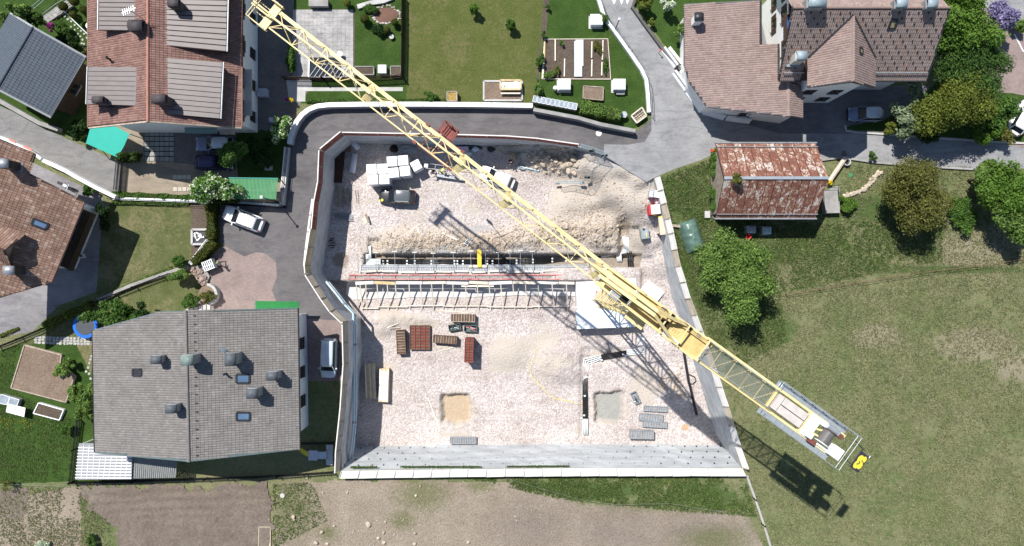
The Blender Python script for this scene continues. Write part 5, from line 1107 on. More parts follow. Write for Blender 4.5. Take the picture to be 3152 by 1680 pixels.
m.build('legs', GALVD, t); MB().box(-.9, 0, .6, .5, .5, .5).build('motor_box', GALV, t, bevel=.04)
# loose steel pipes, coil, rods by the heap
lay('blue_pipes', 'pale blue steel tubes lying in front of the boulder heap', 'tubes', [((1592, 514), (1658, 527)), ((1594, 518), (1660, 525)), ((1600, 513), (1640, 522))], .14, .14, DP, 'tube', tube=True)
p = PF(1609, 508); m = MB()
for k in range(4): m.tube([(p.x + (.42 + .05 * k) * math.cos(a * .35), p.y + (.42 + .04 * k) * math.sin(a * .35), p.z + .06 + .05 * k) for a in range(19)], .03, 5)
setp(m.build('hose_coil', GALVD), 'coiled grey hose beside the blue tubes', 'hose')
lay('green_rods', 'green rods lying behind the beige sack', 'rods', [((1592, 470), (1628, 474)), ((1590, 474), (1622, 479)), ((1586, 468), (1622, 470))], .06, .05, CG, 'rod', tube=True)
# boulders of the heap and loose rocks
RK = M('limestone_rock', (.44, .37, .29), .9, .2, 1.5, .6, 7, rnd=.15)
def rockmesh(seed, name='rock'):
    bm = bmesh.new(); bmesh.ops.create_icosphere(bm, subdivisions=2, radius=1)
    for v in bm.verts:
        q = v.co.copy(); k = 1 + .35 * mnoise.noise(q * 1.1 + Vector((seed * 7.1, 0, 0))) + .12 * mnoise.noise(q * 3 + Vector((0, seed * 3.3, 0))); v.co = q * k; v.co.z *= .75
    me = bpy.data.meshes.new(name); bm.to_mesh(me); bm.free(); me.materials.append(RK); return me
ROCKS = [rockmesh(i) for i in range(6)]
def rock(name, lb, grp, u, v, r, pf=PF):
    p = pf(u, v); o = bpy.data.objects.new(name, ROCKS[rr.randrange(6)]); COL.objects.link(o); o.location = p + Vector((0, 0, r * .25)); o.scale = (r * rr.uniform(.8, 1.2), r * rr.uniform(.8, 1.2), r * rr.uniform(.7, 1)); o.rotation_euler = (rr.uniform(-.4, .4), rr.uniform(-.4, .4), rr.uniform(0, 6)); setp(o, lb, 'boulder', grp)
for u, v, r in ((1766, 488, .48), (1672, 505, .42), (1735, 512, .36), (1752, 524, .4), (1767, 533, .3), (1740, 456, .26), (1700, 462, .28), (1775, 510, .26), (1640, 492, .32), (1720, 530, .24), (1690, 480, .22), (1660, 470, .2), (1710, 495, .3), (1748, 475, .22), (1725, 470, .2), (1680, 530, .22), (1700, 520, .24), (1650, 512, .22), (1758, 505, .25), (1630, 478, .2)):
    rock('boulder', 'pale limestone boulder in the rubble heap by the site entry', 'boulders of the rubble heap', u, v, r)
for k in range(46):
    a = rr.gauss(0, 1); rock('boulder', 'tan rock on the rubble ridge above the pipe trench', 'rocks on the rubble ridge', 1690 + rr.uniform(-110, 220), 715 + rr.gauss(0, 20), rr.uniform(.1, .24))
for k in range(42): rock('boulder', 'tan rock in the stony patch below the crane', 'rocks below the crane', 2075 + rr.gauss(0, 32) - 10, 1165 + rr.gauss(0, 42), rr.uniform(.12, .33))
# small stones, too many to count
def pebbles(name, lb, areas, n, r0, r1, mat, zf, seed):
    g = np.random.default_rng(seed); ico = np.array([(1, 0, 0), (-1, 0, 0), (0, 1, 0), (0, -1, 0), (0, 0, 1), (0, 0, -1)], float); fc = np.array([(0, 2, 4), (2, 1, 4), (1, 3, 4), (3, 0, 4), (2, 0, 5), (1, 2, 5), (3, 1, 5), (0, 3, 5)])
    C = []
    for (u, v, su, sv, w) in areas:
        m = int(n * w); U, W = g.normal(u, su, m), g.normal(v, sv, m); C += list(zip(U, W))
    Cw = np.array([[*P(u, v, zf[0])] for u, v in C]); Cw[:, 2] = zf[1](Cw[:, 0], Cw[:, 1]); r = g.uniform(r0, r1, len(C)) * g.uniform(.6, 1.3, len(C)); an = g.uniform(0, 6.28, len(C)); sq = g.uniform(.5, 1, (len(C), 3))
    L = ico[None] * sq[:, None] * r[:, None, None]; c, s = np.cos(an)[:, None], np.sin(an)[:, None]; L = np.stack([L[..., 0] * c - L[..., 1] * s, L[..., 0] * s + L[..., 1] * c, L[..., 2] * .8], -1)
    V = (Cw[:, None] + L).reshape(-1, 3); F = (fc[None] + (np.arange(len(C)) * 6)[:, None, None]).reshape(-1, 3); setp(link(name, npmesh(name, V, F), None, mat), lb, None, None, 'stuff')
GRV = M('gravel_stone', (.52, .46, .43), .9, .3, 3, island=.3); TAN = M('tan_stone', (.42, .34, .255), .9, .25, 3, island=.3)
pebbles('rubble_stones', 'loose tan rubble stones on the ridge and heap', [(1300, 745, 90, 18, .2), (1500, 745, 80, 16, .2), (1740, 720, 90, 24, .3), (1700, 495, 42, 22, .2), (1850, 650, 70, 50, .1)], 9000, .05, .17, TAN, (ZU, lambda x, y: hz(x, y)), 11)
pebbles('gravel_stones', 'loose pinkish gravel stones strewn over the pit floor', [(1350, 610, 170, 70, .3), (1350, 1180, 150, 120, .35), (1750, 1250, 190, 90, .2), (1700, 1100, 60, 40, .15)], 14000, .025, .07, GRV, (-5.6, lambda x, y: np.where(inpoly(x, y, PIT), hz(x, y), -7.5)), 12)
# ------------------------------------------------------------------ retaining wall formwork
def formwork():
    zt = ZL + 2.2; Y0, Y1 = P(0, 846, zt).y, P(0, 859, zt).y; X0, X1 = P(1072, 0, zt).x, P(1771, 0, zt).x
    t = T('wall_formwork', 'red topped formwork of a new concrete wall with timber braces', 'formwork', (X0, Y1, ZL), world=True)
    MB().box((X0 + X1) / 2, (Y0 + Y1) / 2, (ZL - .5 + zt - .15) / 2, X1 - X0, Y0 - Y1 - .16, 2.2 + .35).build('fresh_concrete', M('fresh_concrete', (.30, .285, .27), .9, .15, 2), t)
    n = 14; RW = M('worn_red_beam', (.50, .07, .085), .6, .1, 1.2, c2=(.60, .42, .36)); s = (X1 - X0) / n
    for k in range(n):
        for y in (Y0, Y1):
            MB().box(X0 + (k + .5) * s, y, zt - .06, s - .03, .13, .14).build('top_beam', RW, t); MB().box(X0 + (k + .5) * s, y, (ZL + zt - .14) / 2, s - .02, .1, 2.05).build('form_panel', WOODO, t)
    for k in range(17): MB().beam((X0 + (k + .5) * (X1 - X0) / 17, Y0 + .1, zt - .03), (X0 + (k + .5) * (X1 - X0) / 17, Y1 - .1, zt - .03), .05, .05).build('tie', GALV if k % 3 else RED, t)
    rr = random.Random(2); xs = [1097, 1111, 1127, 1162, 1194, 1217, 1261, 1297, 1330, 1364, 1396, 1433, 1469, 1506, 1543, 1581, 1619, 1657, 1701, 1745]
    for u in xs: MB().beam(P(u - 1 + rr.uniform(-2, 1), 874, zt - .35), P(u + rr.uniform(-1, 6), 954 + rr.uniform(-3, 3), ZL + .05), .12, .1).build('brace', WOODP, t)
    for a, b, v in ((1113, 1165, 948), (1160, 1253, 944), (1252, 1370, 941), (1368, 1500, 942), (1498, 1640, 944), (1636, 1752, 943)): MB().beam(P(a, v, ZL + .35), P(b, v + rr.uniform(-2, 2), ZL + .35), .1, .1).build('stringer', WOODP, t)
    u = 1094
    for k, L in enumerate((58, 66, 84, 72, 70, 60, 74, 72, 70, 50)):
        MB().beam(P(u, 870 + rr.uniform(-2, 2), zt - .3), P(u + L - 2, 870 + rr.uniform(-2, 2), zt - .3), .34 + rr.uniform(-.05, .05), .05).build('plank', (WOOD if k == 1 else (WOODP if k % 2 else PB_)), t); u += L
    MB().beam(P(1420, 880, zt - .5), P(1520, 880, zt - .5), .2, .05).build('plank', WOODP, t)
    for u in (1102, 1157, 1216, 1277, 1335, 1397, 1450, 1493, 1535, 1570, 1600, 1640):
        a, b = P(u + rr.uniform(-2, 2), 774 + rr.uniform(-4, 6), ZU + 1.1), P(u + 1, 842, zt + .1); MB().beam(a, b, .06).build('stay', GALV, t); MB().beam(a - Vector((.3, 0, 0)), a + Vector((.3, .03, 0)), .1, .06).build('stay_head', WOODP, t)
    for k in range(12): 
        u = 1120 + k * 55; MB().beam(P(u, 836 + rr.uniform(-4, 3), ZU + .35), P(u + 52 + rr.uniform(-8, 8), 836 + rr.uniform(-4, 3), ZU + .35), .2, .05).build('back_plank', PB_ if k % 2 else WOODP, t)
formwork()
# footing strip, white mesh strip
z = ZL + .12; t = setp(MB().slab(rough([Vector((p.x, p.y, z)) for p in PP([(1072, 858), (1772, 858), (1772, 912), (1600, 908), (1420, 915), (1250, 916), (1090, 922), (1062, 905)], z)], .08), .5).build('concrete_footing', M('white_footing', (.58, .57, .55), .85, .12, .8)), 'pale concrete footing strip in front of the wall formwork', 'footing')
t = T('rebar_mat', 'whitish steel mesh strip between the pipe trench and the formwork', 'steel mesh', P(1110, 825, ZU), world=True); a, b = P(1112, 0, ZU + .25).x, P(1840, 0, ZU + .25).x; y0, y1 = P(0, 815, ZU + .25).y, P(0, 832, ZU + .25).y
m = MB()
for k in range(int((b - a) / .2)): x = a + k * .2; e = .06 * mnoise.noise((x, 1, 2)); m.beam((x, y0 + e, ZU + .3 + e), (x, y1, ZU + .18), .035)
m.build('cross_wires', GALV, t, kind='stuff'); m = MB()
for k in range(4): y = y0 + (y1 - y0) * k / 3; MB().beam((a, y, ZU + .3 - .04 * k), (b, y, ZU + .3 - .04 * k), .04).build('long_wire', GALV, t)
t = setp(MB().slab(rough(PP([(1108, 814), (1850, 816), (1850, 838), (1108, 838)], ZU + .12), .1), .4).build('fleece_strip', M('white_fleece', (.60, .60, .58), .9, .2, 2, .4, 6)), 'whitish fleece strip under the steel mesh beside the trench', 'fleece')
t = T('bridge_board', 'yellow board bridging the pipe trench', 'board', P(1475, 800, ZU), world=True); MB().beam(P(1475, 764, ZU + .45), P(1476, 822, ZU + .45), .5, .06).build('board', M('yellow_panel', (.72, .5, .05), .55, .12, 2), t); MB().beam(P(1443, 819, ZU + .3), P(1500, 820, ZU + .3), .28, .05).build('rest_plank', WOODP, t)
# ---- pipe bundles: white near the bends, black between
def pipes(label, paths, r, whites, seed=0):
    """paths: pixel polylines with z; whites: index ranges of segments in white"""
    t = T('pipe_bundle', label, 'pipes', P(*paths[0][0]), world=True, group='cable duct bundles')
    for pa in paths:
        pts = [P(*q) for q in pa]
        for i in range(len(pts) - 1):
            MB().tube([pts[i], pts[i + 1]], r, 8).build('duct', PVC if i in whites else PIPEB, t, True)
            if i: MB().lathe(pts[i].x, pts[i].y, [(r * .9, pts[i].z - r), (r * 1.15, pts[i].z), (r * .9, pts[i].z + r)], 8).build('elbow', PVC if (i in whites or i - 1 in whites) else PIPEB, t, True)
    return t
zp = ZU - .55; off = [0, 1, 2, 3]
t = pipes('four ducts along the trench from the left bend to the crane jib', [[(1108 + 3 * k, 740 + 2 * k, ZU - .1), (1128 + 4 * k, 760 - k, ZU - .2), (1128 + 4.5 * k, 812 - 4.5 * k, zp), (1170, 812 - 4.5 * k, zp), (1560, 813 - 4.5 * k, zp), (1700, 806 - 4.5 * k, zp), (1850, 790 - 4.0 * k, zp)] for k in range(4)], .09, (1, 2))
for u in (1180, 1193, 1253, 1277, 1328, 1399, 1408, 1425, 1500, 1516, 1590, 1640, 1700, 1742):
    for k in (0, 2): p = P(u, 812 - 4.5 * k - (max(0, u - 1560) / 300 * 15), zp); MB().tube([p - Vector((.09, 0, 0)), p + Vector((.09, 0, 0))], .13, 8).build('coupling', PVC, t)
pipes('white ducts bending upwards at the right end of the trench', [[(1850, 790 - 4 * k, zp), (1935 - 4 * k, 776 - 3 * k, zp), (1933 - 5 * k, 730 - k, ZU)] for k in range(4)], .09, (0, 1))
pipes('short white ducts ending in the trench below the yellow post', [[(1898 + 4 * k, 778, zp), (1901 + 4 * k, 805, zp)] for k in range(4)], .08, (0,))
t = pipes('black ducts running down beside the crane to the white slab', [[(1930 + 6 * k, 772, zp), (1936 + 7 * k, 830, ZU - .3), (1942 + 8 * k, 900, ZU - .4)] for k in range(3)], .09, ())
for k, v in enumerate((842, 862, 866)): p = P(1946 + 4 * k, v, ZU - .2); MB().box(p.x, p.y, p.z, .5 - .1 * k, .22, .25).build('coupling', PVC if k < 2 else CG, t, bevel=.03)
zl = ZL + .1; t = pipes('four ducts stepping across the lower gravel below the white slab', [[(1966 + 5 * k, 1030, ZL + .6), (1972 + 4.5 * k, 1072 + 5 * k, zl), (1930, 1079 + 4.5 * k, zl), (1848, 1093 + 4.5 * k, zl), (1798 + 5 * k, 1104 + 5.5 * k, zl), (1794 + 4.5 * k, 1150, zl), (1795 + 4.4 * k, 1290, zl), (1795 + 4.4 * k, 1338, zl + .1)] for k in range(4)], .068, (0, 1, 3, 4, 6))
for u, v in ((1848, 1100), (1852, 1108), (1918, 1090), (1926, 1094), (1800, 1162), (1806, 1160), (1800, 1218), (1798, 1278), (1790, 1287)): p = P(u, v, zl + .05); MB().box(p.x, p.y, p.z, .25, .2, .22).build('coupling', PVC, t, bevel=.04)
lay('black_pipe', 'thick black pipe beside the right pit wall', 'pipe', [((2104, 1085), (2120, 1180)), ((2120, 1180), (2142, 1275))], .34, .34, PIPEB, 'pipe_length', tube=True)
p = [PF(u, v) + Vector((0, 0, .08)) for u, v in ((2121, 1152), (2138, 1160), (2142, 1172), (2132, 1182), (2124, 1180))]; setp(MB().tube(p, .07, 6).build('hose_loop', PIPEB), 'black hose loop beside the thick black pipe', 'hose')
p = [PF(u, v) + Vector((0, 0, .05)) for u, v in ((1648, 1075), (1638, 1110), (1632, 1140), (1640, 1165), (1662, 1185), (1690, 1215), (1705, 1226), (1760, 1236), (1800, 1245), (1803, 1262))]; setp(MB().tube(p, .035, 6).build('yellow_hose', M('hose_yellow', (.75, .62, .16), .5)), 'thin yellow hose winding over the lower gravel', 'hose')
# ---- white slab the crane stands on, membrane, loose white sheet
zs = ZL + 1.9; t = T('crane_foundation', 'white concrete slab block that carries the crane mast', 'foundation', P(1860, 940, ZL), world=True); MB().prism([(p.x, p.y) for p in PP([(1772, 856), (1958, 856), (1972, 1003), (1778, 1010)], zs)], ZL - .6, zs).build('slab', M('cast_concrete', (.60, .575, .54), .85, .08, 1), t)
MB().slab(PP([(1769, 944), (1950, 946), (1974, 1005), (1776, 1013)], zs + .06), .3).build('membrane', M('white_membrane', (.66, .71, .73), .6, .05, 1), t)
for q in ((1772, 1000), (1772, 950), (1900, 1008)): p = P(*q, zs - .3); MB().box(p.x, p.y, zs - .3, .2, .25, .8).build('corner_post', GALV, t)
t = T('timber_stack', 'yellow timber beams stacked on the white slab beside the mast', 'timber', P(1860, 920, zs), world=True)
for k in range(8): MB().beam(P(1842 + k * 7, 898 + k * .6, zs + .3), P(1846 + k * 7, 946 + k, zs + .3), .13, .12).build('beam', WOOD if k < 5 else WOODP, t)
MB().beam(P(1838, 942, zs + .15), P(1880, 952, zs + .15), .16, .16).build('bearer', WOOD, t); MB().beam(P(1834, 894, zs + .15), P(1900, 902, zs + .15), .16, .16).build('bearer', WOODP, t)
p = P(1838, 900, zs + .2); MB().box(p.x, p.y, p.z, .3, .25, .2).build('red_clamp', RED, t)
q = [P(u, v, PF(2010, 895).z + .25) for u, v in ((1996, 862), (2046, 899), (2021, 930), (1970, 893))]; setp(MB().slab(q, .25).build('white_sheet_stack', WHITE), 'stack of white sheets lying right of the crane mast', 'sheets')
# ---- formwork panels, crates, grids on the lower level
FW = M('form_timber', (.13, .08, .052), .8, .35, 1.5, .2, 14); RS = M('form_red_steel', (.27, .045, .045), .55, .25, 2)
def panel(label, u0, v0, u1, v1, h, nx, ny, rz, frame, fill, rib, z=ZL, group='formwork panels on the gravel', name='formwork_panel'):
    a, b = P(u0, v0, z + h), P(u1, v1, z + h); cx, cy, L, W = (a.x + b.x) / 2, (a.y + b.y) / 2, b.x - a.x, a.y - b.y; t = T(name, label, 'panel', (cx, cy, z), R(rz), group)
    MB().box(0, 0, (h - .12) / 2, L - .08, W - .08, h - .14).build('board_stack', fill, t)
    for s in (-1, 1): MB().box(0, s * (W / 2 - .03), h - .1, L, .06, .2).build('frame_rail', frame, t); MB().box(s * (L / 2 - .03), 0, h - .1, .06, W - .12, .2).build('frame_rail', frame, t)
    for k in range(1, nx): MB().box(-L / 2 + k * L / nx, 0, h - .07, .07, W - .12, .13).build('rib', rib, t)
    for k in range(1, ny): MB().box(0, -W / 2 + k * W / ny, h - .05, L - .12, .05, .13).build('rib', rib, t)
    return t
panel('brown timber filled formwork panel lying above the green crates', 1388, 966, 1462, 991, 1.0, 9, 1, -1, WOODO, FW, WOODO); panel('red ribbed square formwork panel in the middle of the lower gravel', 1261, 1001, 1324, 1076, .5, 4, 8, 0, FW, FW, RS)
panel('tall narrow brown formwork panel left of the red ribbed panel', 1220, 1015, 1248, 1090, 1.0, 1, 9, 3, FW, FW, WOODO); panel('brown formwork panel lying right of the red ribbed panel', 1333, 1033, 1407, 1057, 1.0, 9, 1, -4, FW, FW, WOODO)
panel('narrow red brown formwork panels stacked upright with a long shadow', 1430, 1041, 1457, 1116, 2.2, 2, 9, -2, RS, FW, RS)
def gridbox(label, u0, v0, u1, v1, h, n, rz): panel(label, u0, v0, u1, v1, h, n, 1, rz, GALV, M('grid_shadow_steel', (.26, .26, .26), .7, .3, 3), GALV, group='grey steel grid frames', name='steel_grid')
gridbox('grey steel grid frame nearest the grey water pit', 1981, 1250, 2056, 1267, .4, 11, -3); gridbox('grey steel grid frame second below the grey water pit', 1967, 1274, 2041, 1296, .45, 9, -4); gridbox('grey steel grid frame third below the grey water pit', 1978, 1297, 2054, 1316, .45, 9, -3); gridbox('largest grey steel grid frame near the bottom wall', 1938, 1325, 2013, 1351, .8, 10, -1); gridbox('grey steel grid frame alone at the foot of the bottom wall', 1385, 1345, 1466, 1366, .5, 15, 0)
CR = M('dark_green_crate', (.10, .14, .12), .6, .2, 2)
def bin_(label, u, v, L, W, h, rz, z, mat, fill, name='tool_crate', grp='tool crates'):
    p = P(u, v, z + h); t = T(name, label, 'crate', (p.x, p.y, z), R(rz), grp); MB().box(0, 0, .05, L, W, .1).build('floor', mat, t)
    for s in (-1, 1): MB().box(0, s * (W / 2 - .03), h / 2, L, .06, h).build('side', mat, t); MB().box(s * (L / 2 - .03), 0, h / 2, .06, W - .12, h).build('side', mat, t)
    rq = random.Random(int(u))
    for k in range(9): MB().beam((rq.uniform(-.4, .4) * L, rq.uniform(-.35, .35) * W, h * .6), (rq.uniform(-.4, .4) * L, rq.uniform(-.35, .35) * W, h * .75), .07).build('tool', fill if k % 2 else GALV, t)
bin_('dark green crate of clamps tilted below the brown panel', 1399, 1007, 1.5, .75, .6, 10, ZL, CR, DKMETAL); bin_('green steel crate with red tools right of the tilted crate', 1448, 1011, 1.6, .8, .6, -3, ZL, CR, RED); bin_('grey crate of steel parts beside the grey water pit', 1957, 1225, 1.5, .8, .45, -65, ZL, GALVD, DKMETAL)
def tpack(label, q, h, wrap):
    a = PP(q, ZL + h); c = sum(a, Vector()) / 4; t = T('timber_pack', label, 'timber', (c.x, c.y, ZL), world=True, group='timber packs'); n = 7
    for k in range(n):
        f0, f1 = k / n + .008, (k + 1) / n - .008
        for j in range(3): MB().slab([p - Vector((0, 0, j * h / 3)) for p in (a[0].lerp(a[1], f0), a[0].lerp(a[1], f1), a[3].lerp(a[2], f1), a[3].lerp(a[2], f0))], h / 3 - .03).build('beam', WOOD if (k + j) % 3 else WOODP, t)
    if wrap: MB().slab([p + (c - p) * s + Vector((0, 0, .05)) for p, s in zip(a, (.08, .2, .05, .12))], .04).build('wrap', M('cream_wrap', (.74, .72, .62), .5, .06, 2, .4, 4), t)
tpack('pack of yellow sawn beams at the left pit wall', [(1122, 1121), (1153, 1120), (1158, 1226), (1126, 1226)], .9, False); tpack('pack of sawn timber under a cream wrapper', [(1168, 1135), (1197, 1135), (1194, 1238), (1164, 1236)], .9, True)
lay('loose_boards', 'pale loose boards below the timber braces', 'boards', [((1345, 956), (1446, 962)), ((1193, 1008), (1225, 995)), ((1197, 1010), (1232, 1008)), ((1345, 1068), (1395, 1068)), ((1346, 1082), (1396, 1069)), ((1341, 1064), (1380, 1066))], .1, .06, WOODP)
lay('long_board', 'single pale board lying left of the brown water pit', 'board', [((1318, 1224), (1352, 1318))], .1, .06, WOODP); lay('long_board', 'two weathered boards leaning at the left pit wall', 'board', [((1083, 940), (1128, 1003)), ((1078, 945), (1121, 1005))], .12, .08, WOODO)
for k, (a, b) in enumerate((((1262, 712), (1292, 690)), ((1285, 700), (1290, 722)), ((1360, 716), (1408, 738)), ((1313, 730), (1380, 730)), ((1512, 736), (1580, 712)), ((1515, 724), (1552, 705)), ((1570, 700), (1600, 690)))): lay('loose_board', ('thick board on the rubble ridge', 'short board stuck in the rubble ridge', 'board slanting down the rubble ridge', 'long thin board on the rubble ridge', 'longest dark pole on the ridge under the jib', 'dark pole beside the longest pole under the jib', 'thin stick beside the jib shadow')[k], 'board', [(a, b)], .17 if k < 3 else .08, .06, WOODP if k < 3 else WOODO)
p0, p1 = PF(1434, 754), PF(1450, 732); t = T('short_ladder', 'short white ladder lying on the rubble ridge', 'ladder', p0, world=True); d = (p1 - p0).normalized(); o = Vector((-d.y, d.x, 0)) * .22; m = MB()
for s in (-1, 1): MB().beam(p0 + o * s + Vector((0, 0, .4)), p1 + o * s + Vector((0, 0, .4)), .07).build('rail', WHITE, t)
for k in range(5): q = p0.lerp(p1, (k + .5) / 5) + Vector((0, 0, .4)); MB().beam(q - o, q + o, .05).build('rung', WHITE, t)
p = PF(1546, 790); t = T('pipe_stub', 'black pipe stub standing in the trench', 'pipe', (p.x, p.y, p.z)); MB().tube([(0, 0, 0), (.05, .05, .7)], .2, 10).build('stub', PIPEB, t)
# ---- things on the entry pad at the right
p = P(2014, 645, -.4); zf = PF(2014, 665).z; t = T('site_mixer', 'red site machine with a white lid near the right barrier', 'machine', (p.x, p.y, zf), R(6)); MB().box(0, 0, .75, 1.25, 1.15, 1.3).build('housing', RED, t, bevel=.06); MB().box(.12, 0, 1.45, 1.05, 1.1, .12).build('lid', WHITE, t, bevel=.05)
MB().tube([(.1, -.6, .7), (.1, -.66, .7)], .2, 14).build('cap', YELB, t)
for s in (-1, 1): MB().tube([(-.3, s * .5, .2), (-.3, s * .6, .2)], .2, 12).build('wheel', PIPEB, t)
a, b = P(2034, 668, -.9), P(2040, 722, -.9); t = T('timber_trough', 'pale timber trough with a yellow end beside the red machine', 'trough', (a.x, a.y, -2.6), world=True); MB().beam(a, b, .62, .4).build('trough_body', M('trough_wood', (.62, .48, .36), .7, .1, 2), t); q = a + (a - b).normalized() * .15; MB().beam(a, q, .62, .42).build('yellow_end', YELB, t)
for f in (.1, .9): c = a.lerp(b, f); MB().box(c.x, c.y, (c.z - .2 - 2.9) / 2, .5, .12, 2.9 + c.z - .2).build('stand', WOODO, t)
p = P(2004, 597, -.2); zf = PF(2000, 605).z; t = T('power_cabinet', 'grey electric cabinet with paper notices at the entry', 'cabinet', (p.x, p.y, zf), R(-8)); MB().box(0, 0, .6, .5, .85, 1.1).build('body', GALV, t, bevel=.03); MB().box(-.02, .12, 1.16, .3, .25, .01).build('notice', WHITE, t); MB().box(-.02, -.22, 1.16, .3, .2, .01).build('notice', WHITE, t)
for k in range(3): MB().box(-.1 + k * .1, .12, 1.168, .03, .18, .004).build('notice_line', BLKMETAL, t)
p = P(2020, 598, -.3); t = T('white_box', 'white box hung on the pale barrier at the entry', 'box', (p.x, p.y, -.8), R(-10)); MB().box(0, 0, .4, .5, .7, .8).build('body', PLAST, t, bevel=.03); MB().box(0, 0, .83, .56, .76, .05).build('lid', WHITE, t)
heap('white_sack', 'white sacks between the cabinet and the red machine', 'sack', 2020, 615, .3, .7, .6, WRAP, 9)
p = P(1986, 718, -2.0); zf = PF(1986, 730).z; t = T('steel_tank', 'small grey steel tank standing alone on the gravel', 'tank', (p.x, p.y, zf), R(8)); MB().box(0, 0, .5, .95, 1.25, .9).build('body', M('tank_grey', (.25, .29, .285), .5, .15, 2), t, bevel=.04); MB().box(.1, .1, .97, .6, .8, .04).build('lid', GALV, t); MB().tube([(-.1, .5, .95), (-.1, .5, 1.1)], .12, 10).build('cap', BLKMETAL, t); MB().box(.15, -.2, 1.0, .06, .5, .02).build('mark', YELB, t)
lay('thin_stakes', 'thin white stakes leaning by the entry cabinet', 'stakes', [((1976, 638), (2000, 613)), ((1997, 612), (1998, 560))], .05, .05, PVC)
# site fence at the corner of the entry
def mesh_fence(label, px, z0, h):
    pts = PP(px, 0)
    t = T('site_fence', label, 'fence', pts[0], world=True, group='site fence panels'); FB = M('fence_blue', (.24, .32, .36), .5, .15, 2)
    for i in range(len(pts) - 1):
        a, b = pts[i].copy(), pts[i + 1].copy(); a.z, b.z = z0[i], z0[i + 1]; up = Vector((0, 0, h)); m = MB()
        for p, q in ((a + Vector((0, 0, .1)), b + Vector((0, 0, .1))), (a + up, b + up), (a, a + up), (b, b + up)): m.tube([p, q], .03, 6)
        m.build('panel_frame', FB, t); n = int((b - a).length / .22); m = MB()
        for k in range(1, n): p = a.lerp(b, k / n); m.beam(p + Vector((0, 0, .1)), p + up, .014)
        for k in range(1, 6): m.beam(a + up * k / 6, b + up * k / 6, .014)
        m.build('mesh', FB, t, kind='stuff'); c = MB(); 
        for p in (a, b): c.box(p.x, p.y, p.z + .06, .6, .22, .14)
        c.build('feet', CONCD, t)
mesh_fence('grey blue mesh fence panels along the asphalt at the entry corner', [(1782, 452), (1822, 464), (1862, 478)], (-.05, -.05, -.1), 1.9); mesh_fence('grey blue mesh fence panels beside the boulder heap', [(1862, 478), (1812, 540), (1798, 556)], (-.1, -1.6, -2.2), 1.9); mesh_fence('grey blue mesh fence panel in front of the boulder heap', [(1798, 556), (1722, 552)], (-2.4, -3.6), 1.9)
q = PP([(1834, 560), (1866, 530), (1862, 524), (1848, 524)], -.9)
# ------------------------------------------------------------------ garden walls, fences, furniture
def poly_wall(name, label, px, w, h, mat, cap=None, z=0.0, cat='wall', seg=2.2):
    pts = PP(px, z + h); t = T(name, label, cat, (pts[0].x, pts[0].y, z), world=True); L, Rr = [], []
    for i, p in enumerate(pts):
        d = (pts[min(i + 1, len(pts) - 1)] - pts[max(i - 1, 0)]); d.z = 0; d.normalize(); o = Vector((-d.y, d.x, 0)) * w / 2; L.append(p + o); Rr.append(p - o)
    q = L + Rr[::-1]; MB().prism([(p.x, p.y) for p in q], z - .05, z + h - (.08 if cap else 0)).build('wall_body', mat, t)
    if cap:
        for i in range(len(pts) - 1):
            n = max(1, round((pts[i + 1] - pts[i]).length / seg))
            for k in range(n):
                f0, f1 = k / n + .004, (k + 1) / n - .004; e = lambda A, B, f: A.lerp(B, f); a, b, c, d = L[i].lerp(L[i + 1], f0), L[i].lerp(L[i + 1], f1), Rr[i].lerp(Rr[i + 1], f1), Rr[i].lerp(Rr[i + 1], f0)
                MB().slab([x + (x - (a + b + c + d) / 4) * .05 * 0 + Vector((0, 0, .0)) for x in (a, b, c, d)], .075).build('coping', cap, t)
    return t
poly_wall('garden_wall', 'white coped garden wall curving along the outside of the asphalt road', [(1640, 324), (1450, 321), (1300, 320), (1120, 320), (1010, 322), (975, 326), (950, 336), (930, 351), (914, 371), (902, 394), (894, 420), (890, 442)], .52, 1.0, CONC, WHITE)
poly_wall('garden_wall', 'dark garden wall with hedge between allotments and asphalt road', [(1642, 336), (1780, 362), (1850, 382), (1955, 402)], .4, 1.1, CONCD)
t = poly_wall('road_wall', 'white kerb wall with railing along the narrow road beside the allotments', [(1838, -20), (1860, 50), (1893, 96), (1940, 162), (1976, 215), (1990, 245), (1995, 290), (1998, 345)], .35, .55, PLAST, WHITE)
def railing(t, px, z0, h, mat, n=2, name='railing', post=2.0):
    pts = PP(px, z0); m = MB()
    for k in range(n):
        for i in range(len(pts) - 1): m.tube([pts[i] + Vector((0, 0, h * (k + 1) / n)), pts[i + 1] + Vector((0, 0, h * (k + 1) / n))], .03, 5)
    for i in range(len(pts) - 1):
        q = max(1, int((pts[i + 1] - pts[i]).length / post))
        for k in range(q + 1): p = pts[i].lerp(pts[i + 1], k / q); m.tube([p, p + Vector((0, 0, h))], .03, 5)
    return m.build(name, mat, t, kind='stuff')
railing(t, [(1848, 0), (1866, 52), (1898, 96), (1944, 160), (1980, 212), (1994, 245), (2000, 290), (2003, 350)], .5, .9, GALVD)
t = poly_wall('fence_wall', 'low concrete wall with dark railing beside the lamp post', [(882, 452), (876, 520), (866, 630)], .55, .7, CONC, PB_); railing(t, [(893, 452), (884, 530), (872, 640)], .1, 1.3, BLKMETAL, 4)
t = poly_wall('fence_wall', 'low wall with grey rail between driveway and dry lawn', [(345, 610), (540, 617), (700, 622), (868, 632)], .3, .5, CONC, GALV); railing(t, [(345, 614), (540, 621), (700, 627), (872, 638)], .1, 1.1, BLKMETAL, 3)
poly_wall('garden_wall', 'white wall along the lower side of the left road', [(130, 492), (200, 525), (240, 548), (300, 580), (354, 606)], .4, 1.1, PLAST, WHITE)
t = poly_wall('street_wall', 'white wall with red panels along the left road by the brown house', [(-20, 415), (25, 432), (60, 449), (100, 470), (125, 488)], .3, 1.3, PLAST, WHITE)
